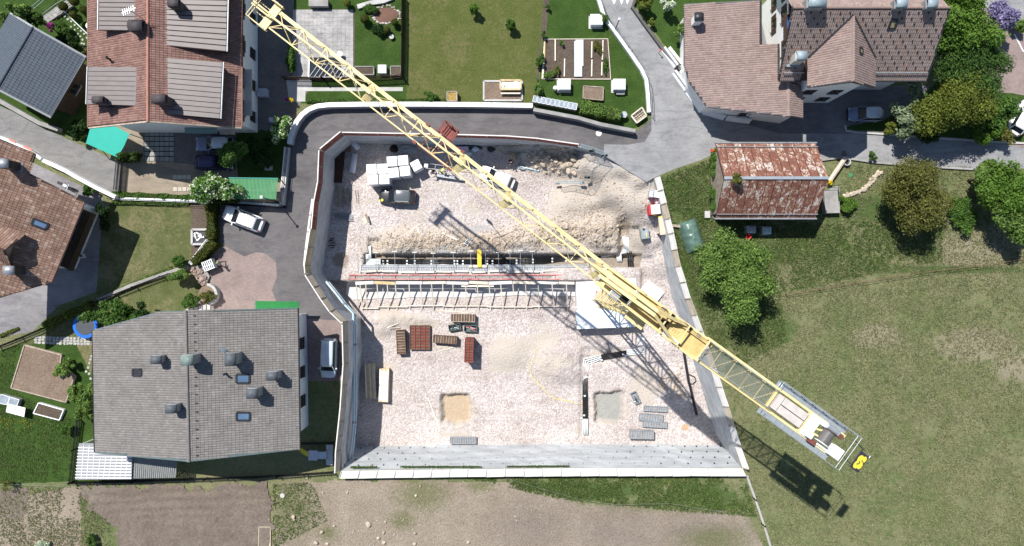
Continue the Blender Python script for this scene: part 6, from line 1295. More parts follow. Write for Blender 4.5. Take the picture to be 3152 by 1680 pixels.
for a, b in (((28, 428), (47, 437)), ((72, 449), (98, 461))): MB().beam(P(*a, 1.34), P(*b, 1.34), .25, .05).build('red_panel', M('faded_red', (.5, .19, .14), .7), t)
poly_wall('retaining_kerb', 'concrete wall at the foot of the slate roofed outbuilding', [(-20, 300), (60, 345), (120, 378), (178, 398)], .45, .8, CONCD)
poly_wall('retaining_kerb', 'narrow wall between the dry lawn and the lower garden', [(300, 925), (400, 880), (500, 845), (580, 820)], .45, .35, CONCD)
poly_wall('kerb_wall', 'dark low wall on the right side of the narrow road', [(1958, -10), (1947, 20), (1990, 80), (2042, 150), (2096, 214), (2126, 262)], .3, .5, M('dark_concrete', (.10, .10, .095), .9, .25, 1.5))
poly_wall('kerb_wall', 'grey kerb between the right hand road and the orchard meadow', [(2530, 492), (2590, 484), (2700, 500), (2870, 513), (3100, 526)], .22, .25, CONCD)
poly_wall('kerb_wall', 'pale kerb along the planting strip by the right hand road', [(2602, 385), (2606, 402), (2640, 407), (2720, 412), (2900, 425), (3060, 436), (3160, 441)], .18, .18, CONC)
poly_wall('pool_wall', 'grey stone kerb round the brown garden pond', [(1100, 20), (1140, 8), (1180, 2), (1210, -10)], .5, .3, CONC)
def picket(label, px, h=1.1, mat=BLKMETAL, gap=.16, z=0.0, pw=.07, rails=True):
    pts = PP(px, z); t = T('picket_fence', label, 'fence', pts[0], world=True); m = MB(); r = MB()
    for i in range(len(pts) - 1):
        a, b = pts[i], pts[i + 1]; n = int((b - a).length / gap); d = (b - a).normalized()
        for k in range(n): p = a.lerp(b, k / n); m.beam(p, p + Vector((0, 0, h)), pw, .03, d)
        for zz in (.25, h - .25): MB().beam(a + Vector((0, 0, zz)), b + Vector((0, 0, zz)), .06, .08).build('rail', mat, t)
        q = max(1, int((b - a).length / 2.3))
        for k in range(q + 1): p = a.lerp(b, k / q); MB().beam(p, p + Vector((0, 0, h + .1)), .1).build('post', mat, t)
    m.build('pickets', mat, t, kind='stuff'); return t
picket('black picket fence round the bottom of the grey roofed house', [(228, 1482), (420, 1477), (640, 1470), (860, 1462), (1028, 1450)], 1.0)
picket('black picket fence left of the grey roofed house', [(250, 1290), (238, 1380), (226, 1480)], 1.0)
picket('dark picket fence between the lower lawn and the brown house', [(0, 1068), (70, 1040), (145, 1008)], 1.0); picket('dark picket fence crossing the small lawn above the grey roof', [(300, 930), (420, 882), (505, 850), (530, 842)], 1.0)
picket('dark wooden trellis fence right of the pond garden', [(1242, -10), (1242, 120), (1240, 238)], 1.5, WOODD, .13); picket('dark wooden trellis fence below the patio', [(880, 246), (1000, 248), (1120, 248), (1240, 240)], 1.5, WOODD, .13)
picket('dark fence closing the lower yard beside the van', [(925, 1362), (1028, 1360)], 1.0)
t = T('sliding_gate', 'black slatted gate at the driveway entrance of the red house', 'gate', P(382, 540), world=True)
a, b = P(377, 500), P(369, 588)
for k in range(26): p = a.lerp(b, (k + .5) / 26); MB().beam(p + Vector((-.25, 0, .1)), p + Vector((.2, 0, 1.3)), .05, .09).build('slat', BLKMETAL, t)
for zz in (.15, 1.25): MB().beam(a + Vector((0, 0, zz)), b + Vector((0, 0, zz)), .08).build('rail', BLKMETAL, t)
def railfence(label, px, h, mat, n=2, span=3.0, r=.035, name='rail_fence'):
    pts = PP(px, 0); t = T(name, label, 'fence', pts[0], world=True)
    for i in range(len(pts) - 1):
        a, b = pts[i], pts[i + 1]; q = max(1, round((b - a).length / span))
        for k in range(q + 1): p = a.lerp(b, k / q); MB().beam(p, p + Vector((0, 0, h + .1)), r * 2.4).build('post', mat, t)
        for k in range(n): MB().tube([a + Vector((0, 0, h * (k + 1) / n)), b + Vector((0, 0, h * (k + 1) / n))], r, 5).build('rail', mat, t)
railfence('pale timber rail fence running down from the pit corner', [(2292, 1458), (2318, 1530), (2345, 1610), (2372, 1700)], 1.0, M('silver_timber', (.42, .41, .39), .8, .15, 2), 2, 2.6, .06)
railfence('thin brown wire fence crossing the right hand meadow', [(2416, 905), (2620, 872), (2830, 838), (3000, 818), (3190, 790)], .8, M('rusty_wire', (.16, .10, .06), .8), 2, 3.6, .022, 'wire_fence')
railfence('thin wire fence between the green strip and the bare field', [(1560, 1466), (1640, 1490), (1780, 1530), (1890, 1545), (2060, 1543), (2215, 1568)], .8, M('grey_wire', (.25, .25, .22), .8), 1, 4.0, .012, 'wire_fence')
railfence('thin wire fence at the lower left lawn edge', [(-10, 1484), (210, 1490)], .7, MATS['grey_wire'], 1, 3, .012, 'wire_fence')
# lamp posts
def lamp(label, u, v, h):
    p = P(u, v); t = T('street_lamp', label, 'street lamp', p); MB().tube([(0, 0, 0), (0, 0, h)], .08, 8, r2=.05).build('pole', DKMETAL, t); MB().box(.0, 0, h + .03, .3, .3, .1).build('lamp_head', GALV, t, bevel=.03)
lamp('dark street lamp at the corner of the green car shelter', 856, 622, 5.2); lamp('dark street lamp on the kerb wall beside the allotments', 1892, 94, 3.6)
# shelters and awnings
GRC = M('green_corrugated', (.06, .235, .095), .55, .12, 1.2); t = T('car_shelter', 'green corrugated car shelter roof beside the white flowering tree', 'shelter', P(785, 585), world=True); a, b, c, d = PP([(704, 547), (856, 549), (850, 613), (706, 611)], 2.4)
for k in range(36): f0, f1 = k / 36, (k + 1) / 36 - .006; MB().slab([a.lerp(b, f0), a.lerp(b, f1), d.lerp(c, f1), d.lerp(c, f0)], .05).build('roof_rib', GRC, t)
MB().beam(a, b, .1, .12).build('trim', M('teal_trim', (.02, .24, .19), .5), t)
for p in (a, b, c, d): q = p.lerp((a + c) / 2, .05); MB().box(q.x, q.y, 1.15, .1, .1, 2.3).build('post', WOODO, t)
TEAL = M('teal_tarpaulin', (.0, .33, .255), .55, .05, 1); t = T('teal_canopy', 'teal tarpaulin canopy below the red house', 'canopy', P(330, 430), world=True)
rd = P(335, 425, 2.6); q = PP([(284, 371, 2.6), (324, 373, 2.6), (399, 412, 2.6), (381, 452, 2.6), (361, 484, 2.6), (265, 441, 2.6)]); m = MB().add([tuple(rd)] + [tuple(p) for p in q], [(0, i + 1, (i + 1) % 6 + 1) for i in range(6)]); o = m.build('cloth', TEAL, t); o.modifiers.new('s', 'SOLIDIFY').thickness = .03
for p in (q[0], q[2], q[4], q[5]): MB().tube([(p.x, p.y, 0), (p.x, p.y, p.z)], .05, 6).build('post', GALVD, t)
# patio of single slabs
t = sheet('patio', [(900, 28), (1092, 28), (1092, 242), (905, 242)], .012, DARKSOIL); me = MB().box(0, 0, 0, .445, .445, .05).mesh('slab'); me.materials.append(PATIO)
for i in range(15):
    for j in range(17):
        u, v = 908 + i * 12.4, 36 + j * 12.3
        if 955 < u < 1042 and 176 < v < 240: continue
        o = link('slab', me, t); p = P(u, v); o.location = (p.x, p.y, .035 + rr.uniform(0, .008)); o.rotation_euler = (0, 0, rr.uniform(-.01, .01))
for i in range(6):
    for j in range(6): 
        if i == 0 and j == 0: t = sheet('patio', [(446, 404), (537, 404), (536, 496), (444, 496)], .02, M('moss_joint', (.02, .022, .016), .9)); me = MB().box(0, 0, 0, .5, .47, .05).mesh('slab'); me.materials.append(M('pale_slab', (.30, .30, .285), .85, .12, 1.5, rnd=.1))
        o = link('slab', me, t); p = P(453 + i * 15.2, 412 + j * 15.4); o.location = (p.x, p.y, .05)
t = None
for j, v in enumerate((545, 582)):
    for i in range(4):
        o = MB().box(0, 0, 0, .46, .46, .05).build('paving_slab', M('cream_slab', (.46, .42, .34), .85, .1, 2)); p = P(540 + i * 14, v); o.location = (p.x, p.y, .04); setp(o, 'square cream paving slab in the %s row beside the parked cars' % ('upper', 'lower')[j], 'slab', 'slabs beside the parked cars')
def table(label, u, v, r, z, mat, name='round_table', cat='table'):
    p = P(u, v, z); t = T(name, label, cat, (p.x, p.y, 0)); MB().cyl(0, 0, z - .05, z, r, 20).build('table_top', mat, t); MB().tube([(0, 0, 0), (0, 0, z - .05)], .05, 8).build('leg', GALVD, t); MB().cyl(0, 0, 0, .05, r * .5, 12).build('foot', GALVD, t); MB().cyl(0, 0, z, z + .02, .04, 8).build('hole_cap', BLKMETAL, t)
table('small white round table on the stained patio', 1046, 165, .3, .7, WHITE); table('white round table beside the red house garden', 273, 78, .36, .7, WHITE); table('pale round fountain basin by the pond garden', 1205, 112, .28, .4, CONC, 'stone_basin', 'basin')
def hive(label, u, v, s, z=.8, mat=WHITE, leg=PLAST, name='beehive', grp='white roofed hives'):
    p = P(u, v, z); t = T(name, label, 'hive', (p.x, p.y, 0), 0, grp); MB().box(0, 0, z / 2, s * .88, s * .8, z).build('body', leg, t); MB().box(0, 0, z + .1, s, s * .86, .12).build('lid_rim', mat, t); MB().box(0, 0, z + .24, s, s * .86, .16, top=.55).build('lid', mat, t); MB().box(0, 0, .03, s * 1.15, s * 1.05, .06).build('plinth', CONC, t)
hive('white lidded hive box nearest the road railing', 1836, 61, 1.4); hive('white lidded hive box beside the white water butt', 1737, 260, 1.4); hive('white lidded hive box right of the allotment beds', 1906, 260, 1.4)
p = P(1709, 269, .9); t = T('water_butt', 'white round water butt beside a hive', 'barrel', (p.x, p.y, 0)); MB().lathe(0, 0, [(.2, 0), (.24, .4), (.22, .85), (.2, .9)], 14).build('barrel', WHITE, t, True); MB().cyl(0, 0, .9, .93, .21, 14).build('lid', WHITE, t)
hive('grey lidded hive at the right below the barn', 2359, 709, 1.0, .7, M('pale_grey_lid', (.36, .45, .47), .6), WOODO, grp='hives below the barn'); hive('grey lidded hive at the left below the barn', 2312, 706, 1.0, .7, M('grey_lid', (.32, .32, .34), .6), WOODO, grp='hives below the barn')
p = P(2305, 728, .5); t = T('red_bucket', 'red round bucket beside the left hive', 'bucket', (p.x, p.y, 0)); MB().lathe(0, 0, [(.22, 0), (.3, .5), (.27, .5), (.2, .1)], 14).build('bucket', RED, t, True)
def bed(label, px, h, soil, mat, w=.1, name='raised_bed'):
    pts = PP(px, h); c = sum(pts, Vector()) / len(pts); t = T(name, label, 'raised bed', (c.x, c.y, 0), world=True); MB().prism([(p.x, p.y) for p in pts], 0, h - .08).build('soil', soil, t)
    for i in range(len(pts)): a, b = pts[i], pts[(i + 1) % len(pts)]; MB().beam(Vector((a.x, a.y, h / 2)), Vector((b.x, b.y, h / 2)), w, h).build('side', mat, t)
    return t
bed('large brown vegetable bed with timber edge at the left', [(74, 1062), (188, 1092), (184, 1120), (228, 1160), (202, 1238), (33, 1194)], .4, BEDSOIL, WOODO, .12)
bed('small brown planter with white rim at the lower left lawn', [(118, 1240), (195, 1262), (182, 1293), (102, 1272)], .4, DARKSOIL, WHITE)
bed('narrow timber planter with seedlings below the pond garden', [(1092, 204), (1150, 204), (1150, 229), (1092, 229)], .4, DARKSOIL, CONCD); bed('square timber planter at the corner of the trellis fences', [(1202, 203), (1234, 203), (1234, 231), (1202, 231)], .5, DARKSOIL, CONCD)
bed('wooden sand box with soil between the hives', [(1796, 264), (1858, 268), (1856, 308), (1795, 302)], .4, BEDSOIL, WOODO); bed('wooden compost box with yellow straw by the white wall', [(1376, 281), (1406, 281), (1406, 310), (1376, 310)], .9, M('straw', (.32, .22, .07), .9, .4, 4), WOODO)
bed('allotment bed with plank rows and white fleece', [(1676, 120), (1871, 119), (1880, 243), (1668, 242)], .15, DARKSOIL, WOODP, .07); bed('soil bed with concrete edge in the corner of the big lawn', [(1489, 249), (1607, 249), (1607, 308), (1489, 308)], .2, BEDSOIL, CONC, .2)
for k, (u0, v0, u1, v1) in enumerate(((1677, 123, 1676, 190), (1674, 193, 1671, 240), (1709, 121, 1709, 187), (1738, 180, 1737, 235), (1822, 127, 1821, 178), (1822, 183, 1821, 235), (1856, 123, 1855, 160), (1855, 163, 1854, 184), (1853, 190, 1852, 232))): 
    lb = ['left edge, upper', 'left edge, lower', 'second row', 'third row, short', 'fourth row, upper', 'fourth row, lower', 'fifth row, top', 'fifth row, middle', 'fifth row, bottom'][k]; o = MB().beam(P(u0, v0, .22), P(u1, v1, .22), .13, .06).build('walk_board', WOOD if k == 0 else WOODP); setp(o, 'board between allotment rows: ' + lb, 'board', 'boards between allotment rows')
o = field('fleece_cover', [(1765, 124), (1797, 122), (1795, 240), (1763, 241)], .22, M('fleece_white', (.52, .55, .60), .8, .1, 2, .4, 6), .15, lambda X, Y: .07 * fbm(X, Y, 1.5, 41), .03, 'thing'); setp(o, 'long white fleece cover over the middle allotment row', 'fleece')
t = T('wooden_planter', 'new wooden raised planter with white cloth in the lawn corner bed', 'planter', P(1570, 268), world=True); q = PP([(1540, 246), (1603, 246), (1603, 274), (1540, 274)], .9)
for i in range(4): MB().beam(q[i] - Vector((0, 0, .1)), q[(i + 1) % 4] - Vector((0, 0, .1)), .16, .2).build('rim', WOOD, t)
MB().prism([(p.x, p.y) for p in q], .3, .75).build('trough', WOODP, t); heap('cloth', 'white cloth lump in the new wooden planter', 'cloth', 1590, 260, .45, .4, .2, WRAP, 21, .75); heap('cloth', 'smaller white cloth in the left end of the planter', 'cloth', 1549, 262, .25, .4, .2, WRAP, 22, .75)
MB().beam(P(1541, 287, .5), P(1602, 287, .5), .15, .15).build('rail', WOODP, t)
def glassframe(label, q, h, n, mat=GALV, g=None, name='glazed_bed'):
    pts = [P(*p, h) for p in q]; c = sum(pts, Vector()) / 4; t = T(name, label, 'cold frame', (c.x, c.y, 0), world=True); MB().prism([(p.x, p.y) for p in pts], 0, h - .1).build('base', CONCD, t)
    for k in range(n):
        f0, f1 = k / n + .01, (k + 1) / n - .01; a = [pts[0].lerp(pts[1], f0), pts[0].lerp(pts[1], f1), pts[3].lerp(pts[2], f1), pts[3].lerp(pts[2], f0)]; MB().slab(a, .03).build('pane', g or M('frame_glass', (.27, .31, .35), .2, .2, 1), t)
        for i in range(4): MB().beam(a[i], a[(i + 1) % 4], .05, .06).build('bar', mat, t)
glassframe('long glazed cold frame on the corner of the garden wall', [(1642, 294), (1779, 319), (1775, 338), (1638, 312)], .9, 10, PVC); glassframe('narrow leaning cold frame between flower bed and hedge', [(637, 733), (646, 741), (589, 815), (581, 808)], .8, 6, WHITE, M('pale_pane', (.48, .5, .5), .3))
glassframe('glazed cold frame at the edge of the lower left lawn', [(2, 1213), (60, 1230), (52, 1252), (-6, 1240)], .6, 2, WHITE); t = T('white_flap', 'open white lid of the cold frame on the lower left lawn', 'cold frame', P(45, 1262), world=True); MB().slab(PP([(23, 1242), (78, 1255), (74, 1283), (18, 1268)], .9), .05).build('lid', WHITE, t); MB().beam(P(25, 1245, .0) , P(25, 1245, .85), .05).beam(P(72, 1280, 0), P(72, 1280, .85), .05).build('prop', WOODP, t)
t = T('slatted_frame', 'dark glazed frame with diagonal white bars under the jib', 'frame', P(1000, 205), world=True); MB().slab(PP([(951, 178), (1040, 178), (1048, 238), (950, 238)], .5), .45).build('glass', GLASS, t)
for k in range(7): a, b = P(952 + k * 15, 236, .56), P(985 + k * 15 - (0 if k < 4 else 12), 190 if k < 4 else 205, .56); MB().beam(a, b, .04, .05).build('bar', GALVD, t)
for a, b in (((951, 178), (950, 238)), ((950, 238), (1048, 238))): MB().beam(P(*a, .55), P(*b, .55), .1, .1).build('frame_side', GALV, t)
def chest(label, u, v, L, W, h, mat, name='storage_chest', cat='chest', rz=0):
    p = P(u, v, h); t = T(name, label, cat, (p.x, p.y, 0), R(rz)); MB().box(0, 0, h / 2 - .03, L * .94, W * .94, h - .06).build('body', mat, t); MB().box(0, 0, h, L, W, .07).build('lid', mat, t, bevel=.02)
chest('white garden chest between two planters', 1176, 212, .95, .95, .7, WHITE); chest('pale table top in the shaded yard of the red house', 807, 284, 1.1, .9, .75, M('pale_table', (.4, .4, .45), .6), 'yard_table', 'table'); chest('grey stone trough at the top of the patio garden', 980, 8, 2.2, .8, .7, CONCD, 'stone_trough', 'trough')
chest('grey slab box in front of the right hand hive', 1910, 283, .95, .55, .35, CONC, 'slab_box', 'box'); chest('white bench beside the play platform', 1014, 1400, .75, 2.3, .5, M('bench_grey', (.5, .51, .5), .7), 'garden_bench', 'bench'); chest('pale stone slab lying in the shaded garden by the car shelter', 827, 514, .9, .75, .1, CONC, 'stone_slab', 'slab')
chest('white garden table in the shade near the top left roses', 840, 268 + 100, .9, .5, .6, M('lavender_table', (.5, .5, .55), .6), 'yard_bench', 'bench')
p = P(963, 1402, 1.2); t = T('play_tower', 'grey play platform with a yellow slide beside the grey roof', 'play tower', (p.x, p.y, 0)); MB().box(0, 0, 1.15, 1.0, 1.1, .1).build('platform', M('lilac_grey', (.45, .44, .5), .7), t); MB().box(1.0, 0, 1.1, 1.0, .8, .06).build('bridge', GALV, t)
m = MB()
for k in range(9): f = k / 8; m.box(-.55 - 1.5 * f, .15 + .45 * f, 1.15 - 1.0 * f + .12 * math.sin(f * 5), .24, .5, .06)
m.build('slide', M('slide_yellow', (.62, .50, .04), .4), t)
for x in (-.4, .4, 1.4):
    for y in (-.45, .45): MB().box(x, y, .55, .08, .08, 1.1).build('post', WOODO, t)
# trampoline
p = P(262, 1003, .8); t = T('trampoline', 'blue rimmed garden trampoline half under the shrub', 'trampoline', (p.x, p.y, 0)); MB().cyl(0, 0, .76, .78, 1.05, 28).build('mat', M('mat_grey', (.06, .065, .075), .6, .1, 2), t)
m = MB(); n = 28
for k in range(n):
    a, b = 2 * math.pi * k / n, 2 * math.pi * (k + 1) / n; v = [(r * math.cos(x), r * math.sin(x), z) for r, z in ((1.05, .80), (1.4, .80)) for x in (a, b)] + [(r * math.cos(x), r * math.sin(x), .72) for r in (1.05, 1.4) for x in (a, b)]; m.add(v, [(0, 2, 3, 1), (2, 6, 7, 3), (0, 1, 5, 4)])
m.build('rim_pad', BLUE, t)
for k in range(4): a = k * math.pi / 2 + .5; MB().tube([(1.3 * math.cos(a), 1.3 * math.sin(a), 0), (1.3 * math.cos(a), 1.3 * math.sin(a), .75)], .04, 6).build('leg', GALV, t)
# fire pit, pallet box, stone pile, round planter
t = T('fire_pit', 'square stone fire pit with white stones in the dark bed', 'fire pit', P(613, 728), world=True); q = PP([(590, 706), (637, 706), (637, 751), (590, 751)], .5)
for i in range(4): MB().beam(q[i] - Vector((0, 0, .25)), q[(i + 1) % 4] - Vector((0, 0, .25)), .24, .5).build('side', CONC, t)
MB().prism([(p.x, p.y) for p in q], 0, .3).build('ash', DKMETAL, t)
for k in range(16):
    p = P(613 + rr.uniform(-15, 14), 726 + rr.uniform(-14, 15), .35); o = bpy.data.objects.new('white_stone', ROCKS[k % 6]); COL.objects.link(o); o.parent = t; o.location = p - ORG[t.name]; o.scale = (.13, .1, .08); o.rotation_euler = (0, 0, k)
    o.material_slots[0].link = 'OBJECT'; o.material_slots[0].material = WHITE
p = P(640, 816, 1.0); t = T('pallet_box', 'grey box with a white slatted top beside the stone pile', 'box', (p.x, p.y, 0), R(22)); MB().box(.12, -.05, .45, 1.5, 1.1, .88).build('body', M('slate_box', (.06, .06, .065), .7), t)
for k in range(6): MB().box(-.55 + k * .22, 0, .98, .1, 1.1, .07).build('slat', PVC, t)
for y in (-.5, 0, .5): MB().box(0, y, .93, 1.25, .1, .05).build('slat', PVC, t)
t = T('stone_pile', 'pile of pinkish rubble bricks beside the round planter', 'stone pile', P(615, 845), world=True); BK = M('pink_rubble', (.32, .24, .205), .9, .25, 2, rnd=.3); bm_ = MB().box(0, 0, 0, .32, .2, .14).mesh('rubble_brick'); bm_.materials.append(BK)
for k in range(110):
    f = rr.random(); u, v = 598 + f * 30 + rr.uniform(-14, 16) * (1 - .3 * f), 822 + f * 48 + rr.uniform(-8, 8); o = link('rubble_brick', bm_, t); o.location = P(u, v, .15 + .5 * rr.random() * (1 - abs(f - .5))) - ORG[t.name]; o.rotation_euler = (rr.uniform(-.5, .5), rr.uniform(-.5, .5), rr.uniform(0, 3))
MB().prism([(p.x, p.y) for p in PP([(590, 822), (625, 812), (645, 850), (632, 878), (610, 870)], .3)], 0, .3).build('core', CONCD, t)
t = T('round_planter', 'low round stone wall with bare earth beside the paving', 'planter', P(655, 905), world=True); c = P(645, 905); 
for k in range(15): a0, a1 = R(-75) + k * R(160) / 15, R(-75) + (k + .94) * R(160) / 15; q = [(c.x + r * math.cos(a), c.y + r * math.sin(a)) for r, a in ((.95, a0), (1.25, a0), (1.25, a1), (.95, a1))]; MB().prism(q, 0, .85).build('stone', CONC, t)
MB().cyl(c.x, c.y, 0, .7, .98, 20).build('soil', BEDSOIL, t)
t = T('garden_steps', 'curved pale steps between dark dividers above the grey roof', 'steps', P(600, 945), world=True)
for k in range(6): u = 572 + k * 13; MB().slab(PP([(u, 952 - k * 3.2), (u + 10, 949 - k * 3), (u + 10, 957), (u, 957)], .3 - .03 * k), .3).build('step', CONC, t)
# jersey barriers by the annex
for k, (a, b, lb) in enumerate((((2040, 152), (2080, 206), 'topmost'), ((2074, 224), (2112, 277), 'second from the top'), ((2115, 284), (2157, 338), 'third from the top'), ((2163, 344), (2228, 362), 'shaded, fourth'), ((2233, 363), (2306, 373), 'shaded, lowest'))):
    p, q = P(*a), P(*b); d = (q - p).normalized(); o = Vector((-d.y, d.x, 0)); t = T('concrete_barrier', 'white concrete road barrier beside the annex, ' + lb, 'barrier', p, world=True, group='white road barriers'); V = []
    for e in (p, q): V += [e + o * s + Vector((0, 0, z)) for s, z in ((-.32, .005), (.32, .005), (.3, .2), (.12, .45), (.1, .95), (-.1, .95), (-.12, .45), (-.3, .2))]
    MB().add(V, [tuple(range(8)), tuple(range(8, 16))[::-1]] + [(i, 8 + i, 8 + (i + 1) % 8, (i + 1) % 8) for i in range(8)]).build('barrier_body', PLAST, t)
    if k < 3: p2, q2 = p + d * .3 + o * .55, q + d * .1 + o * .6; MB().beam(p2 + Vector((0, 0, .3)), q2 + Vector((0, 0, .3)), .3, .6).build('kerb_block', PLAST, t)
p = P(2033, 154, 1); t = T('warning_lamp', 'small red warning lamp on the topmost road barrier', 'lamp', (p.x, p.y, .0)); MB().tube([(0, 0, 0), (0, 0, .9)], .04, 6).build('post', GALVD, t); MB().lathe(0, 0, [(.06, .9), (.12, 1.0), (.06, 1.12)], 10).build('lens', M('lamp_red', (.8, .08, .06), .4), t)
p = P(2202, 460, 1); t = T('orange_cone', 'orange marker beside the barn corner', 'marker', (p.x, p.y, 0)); MB().lathe(0, 0, [(.25, 0), (.22, .06), (.05, .7), (.02, .75)], 12).build('cone', M('cone_orange', (.75, .08, .01), .5), t); MB().box(0, 0, .02, .5, .5, .04).build('foot', BLKMETAL, t)
# manholes
def lid(label, u, v, r, mat, z=.02, ring=None):
    p = P(u, v); t = T('manhole_cover', label, 'manhole', (p.x, p.y, 0)); MB().cyl(0, 0, z, z + .012, r, 24).build('cover', mat, t)
    if ring: MB().lathe(0, 0, [(r + .09, z), (r + .09, z + .006)], 24).build('ring', ring, t)
lid('bright round manhole cover on the dark asphalt', 1843, 410, .34, M('pale_lid', (.62, .60, .57), .7)); lid('left of two round manhole covers on the pale road', 2081, 414, .33, ASPL, .016, CONCD); lid('right of two round manhole covers on the pale road', 2146, 406, .33, ASPL, .016, CONCD); lid('white round cover in the grass at the field edge', 870, 1524, .27, CONC, .12)
lid('green round lid in the grass right of the barn', 2617, 538, .25, M('lid_green', (.05, .24, .11), .5), .05)
p = P(2602, 500); t = T('well_ring', 'concrete ring with dark opening beside the right hand road', 'well', p); MB().lathe(0, 0, [(.42, 0), (.42, .5), (.33, .5), (.33, .15)], 20).build('ring', CONC, t); MB().cyl(0, 0, .1, .16, .33, 20).build('water', DKMETAL, t)
t = T('drain_grate', 'rusty square drain grate at the road edge right of the barn', 'grate', P(2597, 470), world=True)
for k in range(5): MB().beam(P(2590, 464 + k * 3.4, .03), P(2605, 464 + k * 3.4, .03), .07, .03).build('bar', M('rust_iron', (.16, .10, .07), .8), t)
a, b = P(2600, 484, .5), P(2551, 556, .5); t = T('old_beam', 'weathered timber beam lying from road to barn corner', 'beam', (a.x, a.y, 0), world=True); MB().beam(a, b, .3, .25).build('beam_half', WOODP, t); MB().beam(a + Vector((.25, 0, 0)), b + Vector((.25, 0, 0)), .14, .4).build('beam_half', WOODO, t)
for f in (.05, .95): p = a.lerp(b, f); MB().box(p.x, p.y, .19, .4, .3, .38).build('support', CONCD, t)
t = T('dry_stone_wall', 'low curved dry stone wall in the grass right of the barn', 'wall', P(2660, 560), world=True); pa = PP([(2705, 530), (2690, 545), (2672, 568), (2655, 585), (2635, 594), (2610, 600), (2594, 606)])
for i in range(len(pa) - 1):
    for k in range(4):
        for s in (-.14, .14): p = pa[i].lerp(pa[i + 1], k / 4); o = bpy.data.objects.new('wall_stone', ROCKS[rr.randrange(6)]); COL.objects.link(o); o.parent = t; o.location = p + Vector((rr.uniform(-.1, .1) + s, rr.uniform(-.1, .1), .15)) - ORG[t.name]; o.scale = (rr.uniform(.16, .26), rr.uniform(.14, .24), .25); o.rotation_euler = (0, 0, rr.uniform(0, 6))
# green tarpaulin over a wood pile
a, b = P(2118, 678, .9), P(2150, 770, .9); d = (b - a).normalized(); o_ = Vector((-d.y, d.x, 0)); t = T('tarped_wood_pile', 'wood pile under a shiny green tarpaulin beside the pit', 'wood pile', (a.x, a.y, 0), world=True); V = []; F = []; n, k2 = 22, 15
for i in range(n + 1):
    for j in range(k2 + 1):
        f, g = i / n, j / k2 * 2 - 1; e = .10 * mnoise.noise((f * 9, g * 2.2, 1)) + .06 * mnoise.noise((f * 24, g * 6, 4)); hgt = 1.25 * (1 - abs(g) ** 3) * (1 - (abs(f - .5) * 2) ** 8 * .5) + e; p = a.lerp(b, f); p.z = 0; V.append(p + o_ * g * (1.15 + .08 * mnoise.noise((f * 5, g, 2))) + Vector((0, 0, max(.03, hgt))))
for i in range(n):
    for j in range(k2): F.append((i * (k2 + 1) + j, i * (k2 + 1) + j + 1, (i + 1) * (k2 + 1) + j + 1, (i + 1) * (k2 + 1) + j))
MB().add(V, F).build('tarpaulin', M('green_tarp', (.09, .15, .12), .3, .25, 2, .4, 4, spec=.8), t, True)
MB().beam(P(2062, 693, .3), P(2098, 697, .3), .3, .3).build('log', WOODO, t)
for k in range(3): MB().beam(P(2110 + k * 3, 740 + k * 10, .2), P(2122, 778, .2), .12, .12).build('log', WOODP, t)
p = P(2190, 660, .3); t = T('stone_trough', 'pale stone trough near the barn corner', 'trough', (p.x, p.y, 0)); MB().box(-.45, 0, .2, .6, .8, .35).build('block', CONC, t, bevel=.04); MB().lathe(.5, -.1, [(.42, 0), (.42, .4), (.34, .4), (.34, .1)], 16).build('ring', CONC, t)
# flagstones of the garden path, stepping stones
FS = M('flagstone', (.36, .355, .33), .85, .12, 2, .3, 10, rnd=.15); t = T('flagstone_path', 'crazy paved stone path leading to the trampoline', 'path', P(200, 1045), world=True); pa = []
for i in range(17):
    for j in range(3):
        u, v = 112 + i * 10.8 + rr.uniform(-2, 2), 1037 + j * 8.3 + i * .35 + rr.uniform(-1, 1); n = 5 + rr.randrange(2); q = [(u + (6.1 + rr.uniform(-1, .6)) * math.cos(2 * math.pi * k / n + i), v + (4.9 + rr.uniform(-.8, .4)) * math.sin(2 * math.pi * k / n + i)) for k in range(n)]; MB().prism([(p.x, p.y) for p in PP(q)], 0, .045).build('flagstone', FS, t)
t = T('stepping_stones', 'pale stepping stones curving through the top left garden', 'stepping stones', P(240, 110), world=True)
for u, v in ((200, 50), (208, 60), (219, 82), (231, 77), (240, 87), (231, 92), (250, 95), (240, 104), (260, 104), (268, 116), (255, 122), (252, 133), (265, 148), (256, 146), (212, 58), (220, 66), (248, 112), (259, 135)): n = 6; r = rr.uniform(3, 4.6); MB().prism([(p.x, p.y) for p in PP([(u + r * math.cos(k) * rr.uniform(.7, 1.1), v + r * math.sin(k) * rr.uniform(.7, 1.1)) for k in range(n)])], 0, .05).build('stone', FS, t)
t = T('stepping_stones', 'pale stepping stones along the grey roofed house', 'stepping stones', P(275, 1120), world=True)
for u, v in ((283, 1096), (279, 1106), (276, 1117), (272, 1131), (266, 1143), (275, 1150), (280, 1165)): MB().prism([(p.x, p.y) for p in PP([(u + 4.4 * math.cos(k) * rr.uniform(.8, 1.1), v + 4.6 * math.sin(k) * rr.uniform(.8, 1.1)) for k in range(6)])], 0, .05).build('stone', FS, t)
